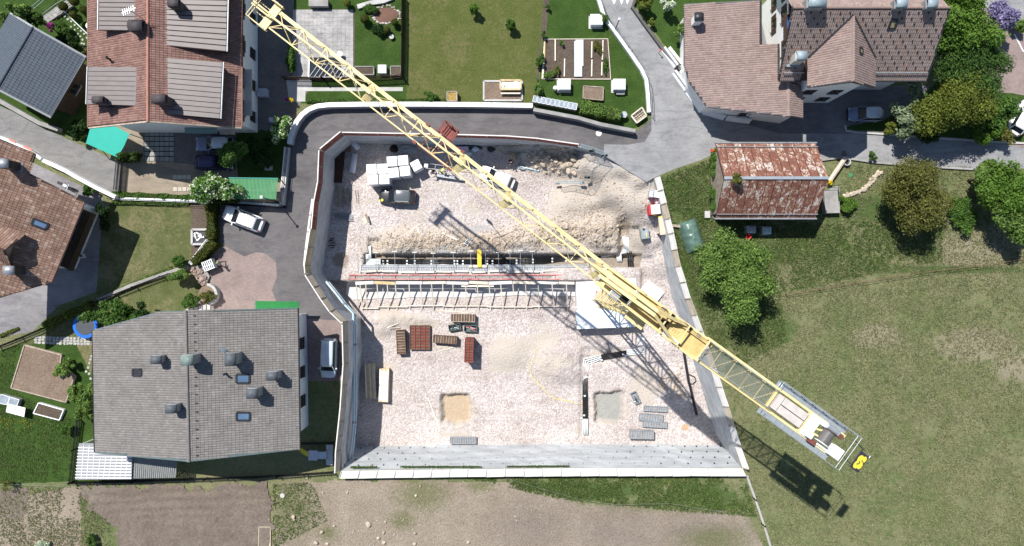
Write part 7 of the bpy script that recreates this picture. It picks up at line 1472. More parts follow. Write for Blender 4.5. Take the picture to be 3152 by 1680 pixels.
# stone steps of the top left garden
t = T('garden_stairs', 'stone stairs with white railing in the top left garden', 'stairs', P(160, 40), world=True)
for k in range(7):
    for s in range(2): u, v = 128 + k * 11 + s * 10, 52 - k * 7.5 + s * 8; MB().slab(PP([(u, v), (u + 11, v - 7), (u + 20, v + 2), (u + 9, v + 9)], .1 + .1 * k), .3).build('step', CONCD, t)
railing(t, [(140, 58), (183, 24), (215, 6)], .5, .9, GALV, 2); railing(t, [(80, 50), (120, 25), (160, -10)], .3, .9, GALV, 2)
t = T('washing_line', 'white pole beside the topiary balls', 'pole', P(225, 70), world=True); MB().tube([P(200, 37, .9), P(270, 105, .9)], .05, 6).build('pole', PVC, t); MB().tube([P(200, 37, 0), P(200, 37, .9)], .05, 6).build('post', PVC, t); MB().tube([P(270, 105, 0), P(270, 105, .9)], .05, 6).build('post', PVC, t)
# pond
o = sheet('pond_water', [(1148, 40), (1165, 26), (1190, 22), (1215, 25), (1228, 38), (1222, 55), (1200, 66), (1170, 72), (1152, 60)], .03, M('pond_brown', (.13, .065, .04), .12, .2, 1, spec=.6), .1)
for k in range(34):
    a = k / 34 * 2 * math.pi; u, v = 1188 + 43 * math.cos(a) + rr.uniform(-5, 5), 46 + 27 * math.sin(a) + rr.uniform(-4, 4); o = bpy.data.objects.new('pond_stone', ROCKS[k % 6]); COL.objects.link(o); o.location = P(u, v, .05); o.scale = (rr.uniform(.06, .22), rr.uniform(.06, .16), .1); o.material_slots[0].link = 'OBJECT'; o.material_slots[0].material = M('pale_pond_stone', (.40, .37, .33), .8, .3, 2, rnd=.45); setp(o, 'pale stone on the rim of the garden pond', 'stone', 'stones round the garden pond')
# solar panel box, well box at the road corner
t = T('timber_well_box', 'wooden planter of pale bricks at the road corner of the allotments', 'planter', P(1965, 355), world=True); q = PP([(1943, 356), (1976, 330), (1990, 356), (1960, 378)], .6)
for i in range(4): MB().beam(q[i] - Vector((0, 0, .2)), q[(i + 1) % 4] - Vector((0, 0, .2)), .14, .5).build('side', WOODP, t)
for k in range(4):
    for j in range(5): p = q[0].lerp(q[1], (j + .6) / 5.4).lerp(q[3].lerp(q[2], (j + .6) / 5.4), (k + .6) / 4.4); MB().box(p.x, p.y, .42, .22, .16, .1, R(35)).build('brick', M('sand_brick', (.40, .34, .26), .85, .15, 2, rnd=.15), t)
p = P(1921, 352, .8); t = T('hexagon_table', 'grey six sided table beside the hedge', 'table', (p.x, p.y, 0)); MB().cyl(0, 0, .75, .8, .4, 6).build('table_top', GALV, t); MB().tube([(0, 0, 0), (0, 0, .75)], .05, 6).build('leg', GALVD, t); MB().cyl(0, 0, .8, .83, .05, 8).build('cap', WHITE, t)
# seedling bed, furniture on the dark terrace, stones of the field
t = bed('sandy seedling bed at the bottom edge of the field', [(797, 1622), (832, 1622), (832, 1700), (795, 1700)], .14, M('sandy_bed', (.46, .40, .28), .9, .15, 3, .5, 8), M('sand_edge', (.40, .35, .25), .9), .1)
for k, (u, v, lb) in enumerate(((252, 726, 'nearest the gutter corner'), (240, 758, 'in the middle of the terrace'), (262, 790, 'next to the square pot'))): p = P(u, v); t = T('flower_pot', 'pale round flower pot on the shaded terrace, ' + lb, 'pot', p, 0, 'pots on the shaded terrace'); MB().lathe(0, 0, [(.14, 0), (.2, .35), (.16, .35), (.13, .1)], 12).build('pot', PLAST, t)
p = P(256, 787); t = T('square_pot', 'square white planter on the shaded terrace', 'pot', p); MB().box(0, 0, .2, .45, .45, .4).build('pot', PLAST, t); MB().box(0, 0, .41, .3, .3, .02).build('soil', DARKSOIL, t)
t = T('motorbike', 'silver motorbike parked in the shade beside the white wall', 'motorbike', P(210, 572), R(-24)); MB().box(0, 0, .55, .7, .28, .35).build('engine', GALVD, t, bevel=.06); MB().box(.25, 0, .85, .6, .32, .25).build('tank', GALV, t, bevel=.08); MB().box(-.4, 0, .82, .7, .28, .12).build('seat', BLKMETAL, t, bevel=.04); MB().beam((.65, -.38, 1.0), (.65, .38, 1.0), .05).build('handlebar', GALV, t)
for x in (-.75, .8): MB().tube([(x, -.06, .32), (x, .06, .32)], .32, 16).build('wheel', PIPEB, t)
def fs(u, v): p = P(u, v); p.z = .1; return p
for k, (u, v, r) in enumerate(((904, 1589, .22), (991, 1636, .22), (1135, 1612, .3), (972, 1669, .25), (1008, 1672, .2), (1182, 1638, .22), (1278, 1640, .22), (1280, 1524, .14), (1294, 1495, .12), (1182, 1668, .2), (1442, 1667, .18), (1029, 1617, .16), (906, 1598, .12), (922, 1590, .1), (1070, 1515, .13), (995, 1515, .12), (946, 1470, .12), (1090, 1632, .14), (1165, 1655, .2), (1240, 1600, .1), (1186, 1605, .12), (1277, 1672, .18), (1500, 1510, .1), (870, 1600, .1))): rock('field_stone', 'whitish stone lying on the bare field below the pit', 'stones on the bare field', u, v, r, fs)
pebbles('field_pebbles', 'small pale pebbles strewn over the bare field', [(1120, 1630, 130, 40, .6), (1250, 1550, 200, 40, .25), (1640, 1560, 60, 40, .15)], 900, .025, .08, M('pale_pebble', (.50, .45, .37), .9, .2, 2, island=.2), (0, lambda x, y: np.full_like(x, .09)), 13)
# ------------------------------------------------------------------ vegetation
LG = {k: leafmat(k + '_leaves', *v) for k, v in {
    'fresh': ((.09, .16, .034), (.16, .255, .06)), 'bright': ((.068, .135, .018), (.12, .22, .032)), 'mid': ((.045, .105, .018), (.085, .165, .03)), 'dark': ((.012, .035, .008), (.03, .07, .014)),
    'olive': ((.085, .095, .022), (.15, .155, .04)), 'yellow': ((.085, .115, .016), (.155, .185, .032)), 'grey': ((.13, .18, .10), (.24, .30, .19)), 'willow': ((.035, .085, .018), (.075, .145, .032)), 'lilac': ((.12, .10, .22), (.28, .25, .45)),
    'box': ((.05, .065, .008), (.085, .10, .014)), 'conifer': ((.022, .05, .01), (.05, .085, .014))}.items()}
LG['blossom'] = leafmat('blossom_leaves', (.05, .14, .012), (.10, .24, .022), (.72, .75, .62), .84); LG['snow'] = leafmat('snowball_leaves', (.10, .2, .05), (.3, .42, .2), (.75, .78, .7), .45); LG['pink'] = leafmat('pink_blossom', (.35, .04, .28), (.55, .10, .42)); LG['yel'] = leafmat('yellow_blossom', (.7, .5, .02), (.85, .68, .03))
BARK = M('bark', (.10, .075, .055), .9, .3, 4, .6, 12)
def leaf_quads(C, N, size, g, asp=.62):
    n = len(C); N = N / (np.linalg.norm(N, axis=1, keepdims=True) + 1e-9); t = g.normal(size=(n, 3)); A = np.cross(N, t); A /= np.linalg.norm(A, axis=1, keepdims=True) + 1e-9; B = np.cross(N, A); s = size * g.uniform(.55, 1.45, n)[:, None]
    V = np.stack([C + A * s, C + B * s * asp, C - A * s, C - B * s * asp], 1); V[:, 1] += N * s * .18; return V.reshape(-1, 3), np.arange(4 * n).reshape(-1, 4)
def crown_mesh(rx, ry, rz, n, leaf, seed, lumps=22, spread=.62, lr=(.28, .5), asp=.62, droop=0.0):
    g = np.random.default_rng(seed); d = g.normal(size=(lumps, 3)); d[:, 2] = np.abs(d[:, 2]) * .9 - .15; d /= np.linalg.norm(d, axis=1, keepdims=True); R3 = np.array([rx, ry, rz])
    lumps = int(lumps * 1.5); d = g.normal(size=(lumps, 3)); d[:, 2] = np.abs(d[:, 2]) * .9 - .2; d /= np.linalg.norm(d, axis=1, keepdims=True); az = np.arctan2(d[:, 1], d[:, 0]); ph = g.uniform(0, 6, 3); wob = 1 + .2 * np.sin(2 * az + ph[0]) + .16 * np.sin(3 * az + ph[1]) + .12 * np.sin(5 * az + ph[2])
    lc = d * R3 * (spread * 1.18 * g.uniform(.5, 1.12, lumps) * wob)[:, None]; ls = g.uniform(lr[0] * .62, lr[1] * .72, lumps); k = g.choice(lumps, n, p=ls ** 2 / (ls ** 2).sum()); v = g.normal(size=(n, 3)); v[:, 2] += .35; v /= np.linalg.norm(v, axis=1, keepdims=True)
    C = lc[k] + v * R3 * (ls[k] * g.uniform(.55, 1.05, n) ** .6)[:, None]; C += .05 * rx * g.normal(size=C.shape); N = v + .75 * g.normal(size=(n, 3)); N[:, 2] += .35
    if droop: C[:, 2] -= droop * (C[:, 0] ** 2 + C[:, 1] ** 2) / rx ** 2
    return leaf_quads(C, N, leaf, g, asp), lc
def tree(label, u, v, zc, rpx, hz_, key, n=5000, leaf=.2, seed=1, lumps=22, name='tree', cat='tree', ry=None, trunk=.16, group=None, z0=0.0, spread=.62, lr=(.28, .5), asp=.62, droop=0.0, extra=None):
    """crown seen at pixel u,v with radius rpx; zc height of the crown's middle"""
    p = P(u, v, zc); k = (H - zc) / H / PXM; rx = rpx * k; t = T(name, label, cat, (p.x, p.y, z0), 0, group); (V, F), lc = crown_mesh(rx, (ry or rpx) * k, hz_, n, leaf, seed, lumps, spread, lr, asp, droop); V[:, 2] += zc - z0; V[:, 2] = np.maximum(V[:, 2], .03); me = npmesh('crown', V, F); link('crown', me, t, LG[key])
    if trunk:
        m = MB(); m.tube([(0, 0, -.05), (.05, .03, (zc - z0) * .5), (0, 0, zc - z0 + hz_ * .2)], trunk, 8, r2=trunk * .4); m.build('trunk', BARK, t, True)
        for c in lc[::max(1, len(lc) // 7)]: MB().tube([(0, 0, (zc - z0) * .55), tuple(np.array([c[0] * .5, c[1] * .5, zc - z0 + c[2] * .3 - .2])), (c[0], c[1], zc - z0 + c[2])], trunk * .42, 6, r2=trunk * .1).build('limb', BARK, t, True)
    return t
tree('large fresh green tree on the meadow beside the pit', 2265, 848, 4.2, 128, 3.0, 'fresh', 26000, .12, 3, 44, ry=138, lr=(.2, .4), trunk=.26)
tree('broad olive brown tree in the orchard right of the barn', 2806, 600, 3.6, 118, 2.6, 'olive', 24000, .11, 14, 40, ry=118, lr=(.2, .42), trunk=.22)
tree('bright green tree at the right edge, upper of three', 3040, 545, 3.2, 62, 2.0, 'fresh', 10000, .125, 5, 20, group='orchard trees at the right edge'); tree('bright green tree at the right edge, largest of three', 3085, 595, 3.8, 88, 2.4, 'bright', 17000, .125, 6, 26, group='orchard trees at the right edge'); tree('bright green tree at the right edge, lowest of three', 3135, 665, 3.5, 78, 2.2, 'fresh', 13000, .125, 7, 22, group='orchard trees at the right edge')
tree('tall fresh green tree behind the cross gabled house', 2955, 85, 6, 98, 3.2, 'bright', 22000, .13, 8, 32, trunk=.24); tree('dark willow like tree below the tall green tree', 2985, 215, 5, 118, 3.2, 'willow', 19000, .2, 9, 36, asp=.22, droop=.6, trunk=.24)
tree('yellow green round tree at the corner of the planting strip', 2935, 318, 4.6, 104, 2.8, 'yellow', 22000, .11, 10, 36, trunk=.22); tree('pale grey green shrub tree beside the shaded car', 2795, 352, 3.0, 66, 1.7, 'grey', 5500, .16, 11, 26, lr=(.16, .3), spread=.8)
tree('mid green shrub at the lower end of the planting strip', 3060, 350, 2.4, 62, 1.6, 'mid', 6500, .14, 12, 18); tree('bright light green bush by the right hand road', 3030, 405, 1.6, 42, 1.2, 'bright', 4500, .12, 13, 12); tree('lilac bush in bloom at the top right corner', 3085, 50, 3.0, 46, 1.6, 'lilac', 4000, .14, 14, 16); tree('small green bush at the top edge by the road corner', 2975, -2, 3.0, 46, 1.6, 'olive', 4000, .14, 15, 14)
tree('dark low shrubs between the pale shrub and yellow tree', 2850, 395, 1.6, 50, 1.0, 'dark', 4000, .13, 16, 14); tree('small yellow green shrub at the foot of the pale shrub', 2740, 392, 1.4, 26, .9, 'yellow', 2200, .11, 17, 8); tree('reddish brown bare shrub by the right hand road', 3095, 418, 1.4, 32, .9, 'olive', 1800, .09, 18, 10); tree('low green shrub at the top right fence', 3140, 78, 1.0, 26, .6, 'fresh', 1800, .1, 19, 8)
tree('small round tree shading the navy car', 712, 470, 3.4, 46, 1.6, 'mid', 5500, .13, 20, 16); tree('white flowering tree over the pale silver car', 660, 578, 3.2, 68, 1.8, 'blossom', 8500, .13, 21, 22, ry=50); tree('white flowering shrub at the bend of the white wall', 866, 392, 2.0, 32, 1.6, 'blossom', 3600, .12, 22, 12, ry=48)
tree('dark spreading shrub over the trampoline', 345, 965, 2.4, 82, 1.4, 'mid', 10000, .13, 23, 24, ry=38, lr=(.2, .34), spread=.75); tree('small dark conifer at the corner of the grey roof', 430, 965, 1.8, 32, 1.2, 'dark', 3600, .12, 24, 10)
tree('green shrub in the brown vegetable bed', 193, 1140, 1.0, 26, .8, 'fresh', 2600, .11, 25, 9, name='shrub', cat='shrub', trunk=.05); tree('upper green shrub of the brown vegetable bed', 208, 1112, 1.0, 18, .7, 'fresh', 1600, .11, 26, 7, name='shrub', cat='shrub', trunk=.05)
tree('leafy shrub beside the grey roofed house wall', 258, 1215, 1.4, 38, 1.1, 'fresh', 4000, .12, 27, 12, ry=48, name='shrub', cat='shrub', trunk=.06); tree('green shrub at the corner of the black picket fence', 258, 1272, 1.2, 26, .9, 'fresh', 2600, .11, 28, 9, name='shrub', cat='shrub', trunk=.05); tree('small shrub at the lower left fence', 205, 1322, .7, 24, .6, 'mid', 1800, .1, 29, 8, name='shrub', cat='shrub', trunk=.04)
tree('round green bush with white flowers on the big lawn', 1458, 30, .9, 18, .9, 'bright', 3000, .09, 30, 9, name='shrub', cat='shrub', trunk=.05); tree('dark green bush on the right of the big lawn', 1572, 78, 1.0, 18, 1.0, 'mid', 2600, .1, 31, 9, name='shrub', cat='shrub', trunk=.05); tree('white snowball bush beside the narrow road', 2054, 14, 1.6, 23, 1.2, 'snow', 3600, .11, 32, 12, name='shrub', cat='shrub', trunk=.05)
tree('yellow green shrub on the lawn beside the dark kerb wall', 1985, 12, 1.4, 26, 1.0, 'yellow', 2400, .11, 33, 10, name='shrub', cat='shrub', trunk=.05); tree('small yellow green shrub below the snowball bush', 2005, 66, .8, 13, .6, 'yellow', 900, .09, 34, 6, name='shrub', cat='shrub', trunk=.03); tree('green shrub at the left eave of the annex', 2097, 92, 1.4, 20, 1.1, 'fresh', 1800, .11, 35, 8, name='shrub', cat='shrub', trunk=.05)
tree('dark conifer bush at the end of the teal canopy', 404, 488, 1.6, 42, 1.3, 'conifer', 5500, .1, 36, 14, ry=17, name='shrub', cat='shrub', trunk=.07); tree('shaded shrubs between slate outbuilding and teal canopy', 250, 395, 1.4, 34, .9, 'dark', 3600, .11, 37, 12, name='shrub', cat='shrub', trunk=.05)
tree('green shrub overlapping the corner of the slate roof', 75, 38, 4.8, 34, 1.4, 'fresh', 3600, .12, 38, 12, ry=26, name='shrub', cat='shrub', trunk=.08); tree('green shrub above the slate roof ridge', 112, 62, 4.0, 26, 1.2, 'mid', 2600, .12, 39, 10, name='shrub', cat='shrub', trunk=.08); tree('green shrub at the upper left roof corner', 20, 62, 4.0, 18, 1.0, 'fresh', 1800, .12, 40, 8, name='shrub', cat='shrub', trunk=.06)
tree('magenta flowering bush in the top left garden', 158, 85, 1.0, 13, .7, 'pink', 1300, .08, 41, 6, name='shrub', cat='shrub', trunk=.03); tree('green bushes beside the magenta flowers', 190, 88, 1.0, 26, .7, 'mid', 3000, .1, 42, 10, name='shrub', cat='shrub', trunk=.04); tree('dark green bushes along the slate roof verge', 215, 125, 1.2, 32, .8, 'dark', 3600, .11, 43, 12, name='shrub', cat='shrub', trunk=.05); tree('small olive shrub at the red house corner', 268, 160, .9, 15, .7, 'olive', 1500, .09, 44, 6, name='shrub', cat='shrub', trunk=.04)
tree('shrub row against the left side of the barn', 2200, 500, 1.4, 18, 1.2, 'mid', 3600, .11, 45, 12, ry=45, name='shrub', cat='shrub', trunk=.06); tree('lower shrub against the left side of the barn', 2196, 610, 1.2, 15, 1.0, 'mid', 2600, .11, 46, 10, ry=40, name='shrub', cat='shrub', trunk=.05); tree('round green bush growing through the barn roof ridge', 2271, 552, 7.0, 17, .5, 'olive', 1900, .09, 47, 8, name='shrub', cat='shrub', trunk=.05, z0=5.9)
tree('light green bush below the concrete ramp of the barn', 2610, 630, .7, 30, .6, 'bright', 3000, .09, 48, 10, name='shrub', cat='shrub', trunk=.04); tree('small yellow plant at the barn corner', 2553, 562, .5, 9, .4, 'yel', 600, .07, 49, 4, name='shrub', cat='shrub', trunk=0); tree('green undergrowth right of the olive tree', 2960, 660, .8, 60, .7, 'mid', 4000, .11, 50, 14, name='shrub', cat='shrub', trunk=.04); tree('low shrub left of the olive tree', 2690, 480, .6, 0.1 + 14, .5, 'mid', 900, .1, 51, 5, name='shrub', cat='shrub', trunk=.03)
tree('conifer bush above the stone pile', 548, 848, 1.4, 32, 1.1, 'fresh', 4200, .1, 52, 12, ry=20, name='shrub', cat='shrub', trunk=.05); tree('green shrub below the flower bed hedge', 555, 802, .9, 24, .7, 'mid', 2600, .1, 53, 9, name='shrub', cat='shrub', trunk=.04); tree('shrubs over the curved garden steps', 585, 925, .8, 26, .6, 'mid', 2400, .1, 54, 9, name='shrub', cat='shrub', trunk=.04); tree('shrub inside the round planter', 640, 915, 1.1, 24, .5, 'olive', 1500, .09, 55, 9, name='shrub', cat='shrub', trunk=.04)
tree('shaded shrub below the flat porch of the red house', 800, 470, 1.2, 44, .9, 'dark', 4500, .12, 56, 14, ry=50, name='shrub', cat='shrub', trunk=.05); tree('dark shrub between the lawn and brown house terrace', 322, 660, 1.0, 22, .9, 'dark', 3000, .11, 57, 10, ry=50, name='shrub', cat='shrub', trunk=.05); tree('flower shrub at the end of the white street wall', 275, 590, .8, 20, .6, 'mid', 1800, .1, 58, 8, name='shrub', cat='shrub', trunk=.04); tree('dense green shrub in the shaded bed left of the patio', 895, 170, .9, 16, .8, 'mid', 3000, .11, 59, 10, ry=60, name='shrub', cat='shrub', trunk=.04)
tree('yellow flowering pot plant at the end of the garden strip', 895, 307, .8, 9, .4, 'yel', 900, .07, 60, 5, name='shrub', cat='shrub', trunk=0); tree('pink flowering pot plant beside the yellow one', 884, 305, .8, 7, .4, 'pink', 600, .07, 61, 4, name='shrub', cat='shrub', trunk=0); tree('creeping green plants above the pond', 1140, 28, .4, 28, .3, 'mid', 3000, .08, 62, 10, ry=12, name='shrub', cat='shrub', trunk=0); tree('flowering perennials below the pond', 1165, 88, .4, 24, .35, 'dark', 2200, .08, 63, 9, name='shrub', cat='shrub', trunk=0)
tree('feathery shrub at the foot of the big lawn by the wall', 1325, 298, .7, 24, .6, 'mid', 2600, .09, 64, 9, ry=14, name='shrub', cat='shrub', trunk=.04); tree('leafy bush at the left edge of the allotment bed', 1663, 188, .8, 13, .7, 'mid', 1800, .1, 65, 7, ry=20, name='shrub', cat='shrub', trunk=.04); tree('bush between the big lawn and the first hive', 1653, 270, 1.0, 14, .9, 'fresh', 2200, .1, 66, 8, ry=26, name='shrub', cat='shrub', trunk=.04); tree('leafy vegetables at the lower left of the allotment', 1695, 225, .4, 17, .4, 'fresh', 1700, .1, 67, 7, name='shrub', cat='shrub', trunk=0); tree('yellow green vegetables in the second allotment row', 1717, 218, .4, 10, .4, 'yellow', 900, .09, 68, 5, ry=18, name='shrub', cat='shrub', trunk=0)
tree('green vegetables at the top of the allotment', 1728, 133, .35, 9, .3, 'fresh', 700, .08, 69, 4, name='shrub', cat='shrub', trunk=0); tree('olive seedlings in the right allotment row', 1838, 145, .3, 14, .25, 'olive', 1500, .07, 70, 8, ry=24, name='shrub', cat='shrub', trunk=0); tree('rows of dark seedlings at the right allotment edge', 1865, 205, .3, 9, .2, 'mid', 1200, .06, 71, 10, ry=32, name='shrub', cat='shrub', trunk=0); tree('bush at the top of the narrow flower border', 1686, 22, .5, 8, .4, 'mid', 700, .08, 72, 5, name='shrub', cat='shrub', trunk=0); tree('bush at the lower end of the narrow flower border', 1674, 108, .6, 10, .5, 'mid', 900, .09, 73, 5, name='shrub', cat='shrub', trunk=.03); tree('shrubs at the road end of the allotments', 1855, 55, .8, 14, .6, 'mid', 1400, .1, 74, 7, ry=20, name='shrub', cat='shrub', trunk=.04)
tree('small bush at the bottom edge beside the tilled field', 282, 1664, .5, 17, .45, 'mid', 1600, .09, 75, 7, name='shrub', cat='shrub', trunk=.03); tree('dry white shrub at the bottom left edge', 130, 1680, .4, 30, .3, 'snow', 1800, .06, 76, 9, name='shrub', cat='shrub', trunk=.02); tree('bare reddish shrub at the left lawn edge', 25, 1490, .9, 18, .7, 'olive', 600, .06, 77, 8, name='shrub', cat='shrub', trunk=.04)
def ball(label, u, v, zc, rpx, key='box', seed=1):
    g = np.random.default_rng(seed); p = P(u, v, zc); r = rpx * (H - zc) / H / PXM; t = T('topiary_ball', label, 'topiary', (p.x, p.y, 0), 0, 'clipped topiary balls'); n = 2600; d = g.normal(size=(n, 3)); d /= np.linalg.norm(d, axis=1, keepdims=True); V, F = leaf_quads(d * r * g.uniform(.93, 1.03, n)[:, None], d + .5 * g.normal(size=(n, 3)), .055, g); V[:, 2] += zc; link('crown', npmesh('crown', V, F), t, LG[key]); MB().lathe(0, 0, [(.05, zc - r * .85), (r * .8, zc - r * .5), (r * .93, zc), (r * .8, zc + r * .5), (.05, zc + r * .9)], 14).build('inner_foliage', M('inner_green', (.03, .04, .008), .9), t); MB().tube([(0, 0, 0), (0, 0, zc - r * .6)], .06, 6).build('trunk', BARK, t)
for k, (u, v, z, r, lb) in enumerate(((194, 19, 1.6, 13, 'clipped ball tree beside the white railing of the stairs'), (228, 2, 1.6, 14, 'clipped ball tree cut by the top edge, left garden'), (258, 30, 1.6, 12, 'clipped ball tree nearest the red house'), (225, 45, 1.4, 11, 'dark clipped ball tree above the stepping stones'), (1122, 58, .8, 13, 'large clipped ball left of the pond'), (1215, 68, .7, 10, 'clipped ball right of the pond'), (1192, 92, .7, 10, 'clipped ball below the pond'), (1068, 8, .8, 11, 'clipped yellow green ball above the patio corner'))): ball(lb, u, v, z, r, 'yellow' if k == 7 else 'box', k + 1)
def hedge(label, px, w, h, key, dens=150, leaf=.1, seed=1, z=0.0):
    g = np.random.default_rng(seed); pts = PP(px, z); t = T('hedge', label, 'hedge', (pts[0].x, pts[0].y, z), world=True); C = []; N = []; m = MB()
    for i in range(len(pts) - 1):
        a, b = pts[i], pts[i + 1]; d = b - a; L = d.length; d.normalize(); o = np.array([-d.y, d.x, 0]); n = int(L * (w + 2 * h) * dens); f = g.uniform(-.02, 1.02, n); s = g.uniform(-(w / 2 + h), w / 2 + h, n); top = np.abs(s) < w / 2
        lat = np.where(top, s, np.sign(s) * w / 2); zz = np.where(top, h, h - (np.abs(s) - w / 2)); wob = 1 + .16 * np.sin(f * L * 2.3 + i) + .1 * g.normal(size=n); base = np.array(a)[None] + np.array(b - a)[None] * f[:, None]
        C.append(base + o[None] * (lat * wob)[:, None] + np.array([0, 0, 1])[None] * (zz * (.9 + .14 * np.sin(f * L * 1.7 + 2 * i) + .06 * g.normal(size=n)))[:, None]); N.append(np.where(top[:, None], np.array([0, 0, 1])[None], o[None] * np.sign(s)[:, None]) + .7 * g.normal(size=(n, 3))); m.beam(a + Vector((0, 0, h * .42)), b + Vector((0, 0, h * .42)), w * .75, h * .8)
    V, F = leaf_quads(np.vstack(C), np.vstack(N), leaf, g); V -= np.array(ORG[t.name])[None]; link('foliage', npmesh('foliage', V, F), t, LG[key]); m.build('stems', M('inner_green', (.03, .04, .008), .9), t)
hedge('dense clipped hedge between dark bed and white car', [(664, 626), (662, 735)], .8, 1.5, 'box', 300, .08, 1); hedge('clipped hedge corner beside the car shelter', [(660, 622), (720, 618), (738, 616)], .6, 1.4, 'box', 300, .08, 2); hedge('clipped hedge slanting towards the grey box', [(672, 745), (640, 780), (605, 808)], .8, 1.4, 'box', 300, .08, 3)
hedge('yellow green hedge above the trampoline lawn', [(150, 1002), (215, 968), (290, 936)], .7, 1.0, 'yellow', 300, .08, 4); hedge('bright green hedge on the dark wall beside the asphalt', [(1785, 335), (1830, 345), (1870, 352), (1905, 362)], 1.1, 1.5, 'fresh', 260, .1, 5); hedge('low plants along the inside of the white wall', [(945, 311), (1050, 312), (1120, 313)], .3, .3, 'mid', 200, .08, 6); hedge('low plants by the white wall near the compost box', [(1200, 313), (1300, 312), (1370, 312)], .4, .4, 'mid', 200, .08, 7)
hedge('low shrubs inside the driveway wall', [(350, 600), (430, 603), (520, 608), (590, 611)], .6, .5, 'mid', 220, .09, 8); hedge('low plants along the dry lawn below the driveway wall', [(350, 622), (450, 625), (580, 627)], .4, .3, 'fresh', 200, .08, 9); hedge('yellow strip of low plants beside the grey ramp', [(0, 1035), (30, 1022), (60, 1010)], .3, .25, 'yellow', 300, .06, 10); hedge('grass tufts on the edge of the bottom pit wall, left', [(1080, 1437), (1160, 1437)], .2, .18, 'mid', 90, .08, 11, -.05); hedge('grass tufts on the edge of the bottom pit wall, middle', [(1235, 1436), (1360, 1436), (1480, 1436)], .18, .16, 'mid', 70, .08, 12, -.05); hedge('grass tufts on the edge of the bottom pit wall, right', [(1560, 1435), (1750, 1434)], .18, .16, 'mid', 70, .08, 13, -.05)
hedge('low plants on the lawn side of the lower garden wall', [(360, 893), (450, 855), (530, 824)], .25, .25, 'fresh', 200, .07, 14)
# grass blades, nobody could count them
def tufts(name, lb, px, n, key, h=.16, w=.05, seed=1, avoid=None, mask=None):
    g = np.random.default_rng(seed); pts = PP(px); xs = [p.x for p in pts]; ys = [p.y for p in pts]; X, Y = g.uniform(min(xs), max(xs), n), g.uniform(min(ys), max(ys), n); ok = inpoly(X, Y, pts)
    if avoid is not None: ok &= ~inpoly(X, Y, avoid)
    cl = fbm(X, Y, .5, seed + 50) + .6 * fbm(X, Y, 2.4, seed + 51) > -.16; ok &= cl; X, Y = X[ok], Y[ok]; n = len(X); k = 3; a = g.uniform(0, 6.28, (n, k)); hh = h * g.uniform(.5, 1.5, (n, k)); le = g.uniform(.3, 1.2, (n, k)) * hh
    bx, by = X[:, None] + w * np.cos(a + 1.57), Y[:, None] + w * np.sin(a + 1.57); cx, cy = X[:, None] - w * np.cos(a + 1.57), Y[:, None] - w * np.sin(a + 1.57); z0 = np.full((n, k), .01)
    V = np.stack([np.stack([bx, by, z0], -1), np.stack([cx, cy, z0], -1), np.stack([X[:, None] + le * np.cos(a), Y[:, None] + le * np.sin(a), hh], -1)], 2).reshape(-1, 3); setp(link(name, npmesh(name, V, np.arange(len(V)).reshape(-1, 3)), None, key), lb, None, None, 'stuff')
GR1 = leafmat('meadow_blades', (.10, .13, .045), (.18, .19, .09), (.28, .26, .17), .8, .15); GR2 = leafmat('green_blades', (.045, .09, .02), (.085, .145, .035), (.16, .175, .07), .8, .2)
AV = [P(u, v) for u, v in ((1040, 400), (2010, 540), (2310, 1465), (1030, 1470))]
tufts('meadow_grass', 'rough meadow grass right of the pit', [(2020, 545), (2190, 485), (2540, 500), (3170, 520), (3170, 1700), (2360, 1700), (2300, 1450)], 90000, GR1, .13, .045, 1, AV); tufts('lush_grass', 'lush green grass near the barn and along the pit', [(2030, 550), (2190, 490), (2220, 660), (2540, 690), (2900, 660), (2900, 800), (2400, 900), (2420, 1050), (2230, 1150), (2090, 800)], 36000, GR2, .2, .05, 2)
tufts('verge_grass', 'green grass strip below the bottom barrier', [(1440, 1470), (2290, 1465), (2330, 1590), (2060, 1570), (1700, 1530)], 16000, GR2, .17, .05, 3); tufts('lawn_grass', 'grass of the lower left lawn', [(-20, 1100), (60, 1060), (30, 1200), (220, 1290), (222, 1480), (-20, 1485)], 9000, GR2, .1, .04, 4); tufts('field_weeds', 'sparse green weeds on the bare field', [(840, 1490), (960, 1480), (1010, 1600), (840, 1690)], 3000, GR2, .12, .05, 5); tufts('field_weeds', 'sparse weeds on the lower left earth strip', [(0, 1500), (250, 1500), (345, 1600), (345, 1690), (0, 1690)], 5000, GR1, .12, .045, 6)
tufts('yellow_flowers', 'yellow dandelions in the lower left lawn', [(0, 1280), (80, 1290), (120, 1300), (60, 1330), (0, 1320)], 130, leafmat('dandelion', (.5, .4, .03), (.6, .5, .03)), .09, .035, 7)
for k, (u, v, lb) in enumerate(((1150, 985, 'dark weeds between the timber pack and the panels'), (1192, 990, 'dry weeds left of the tall brown panel'), (1500, 950, 'dark weeds beside the brace shadow'))): pass

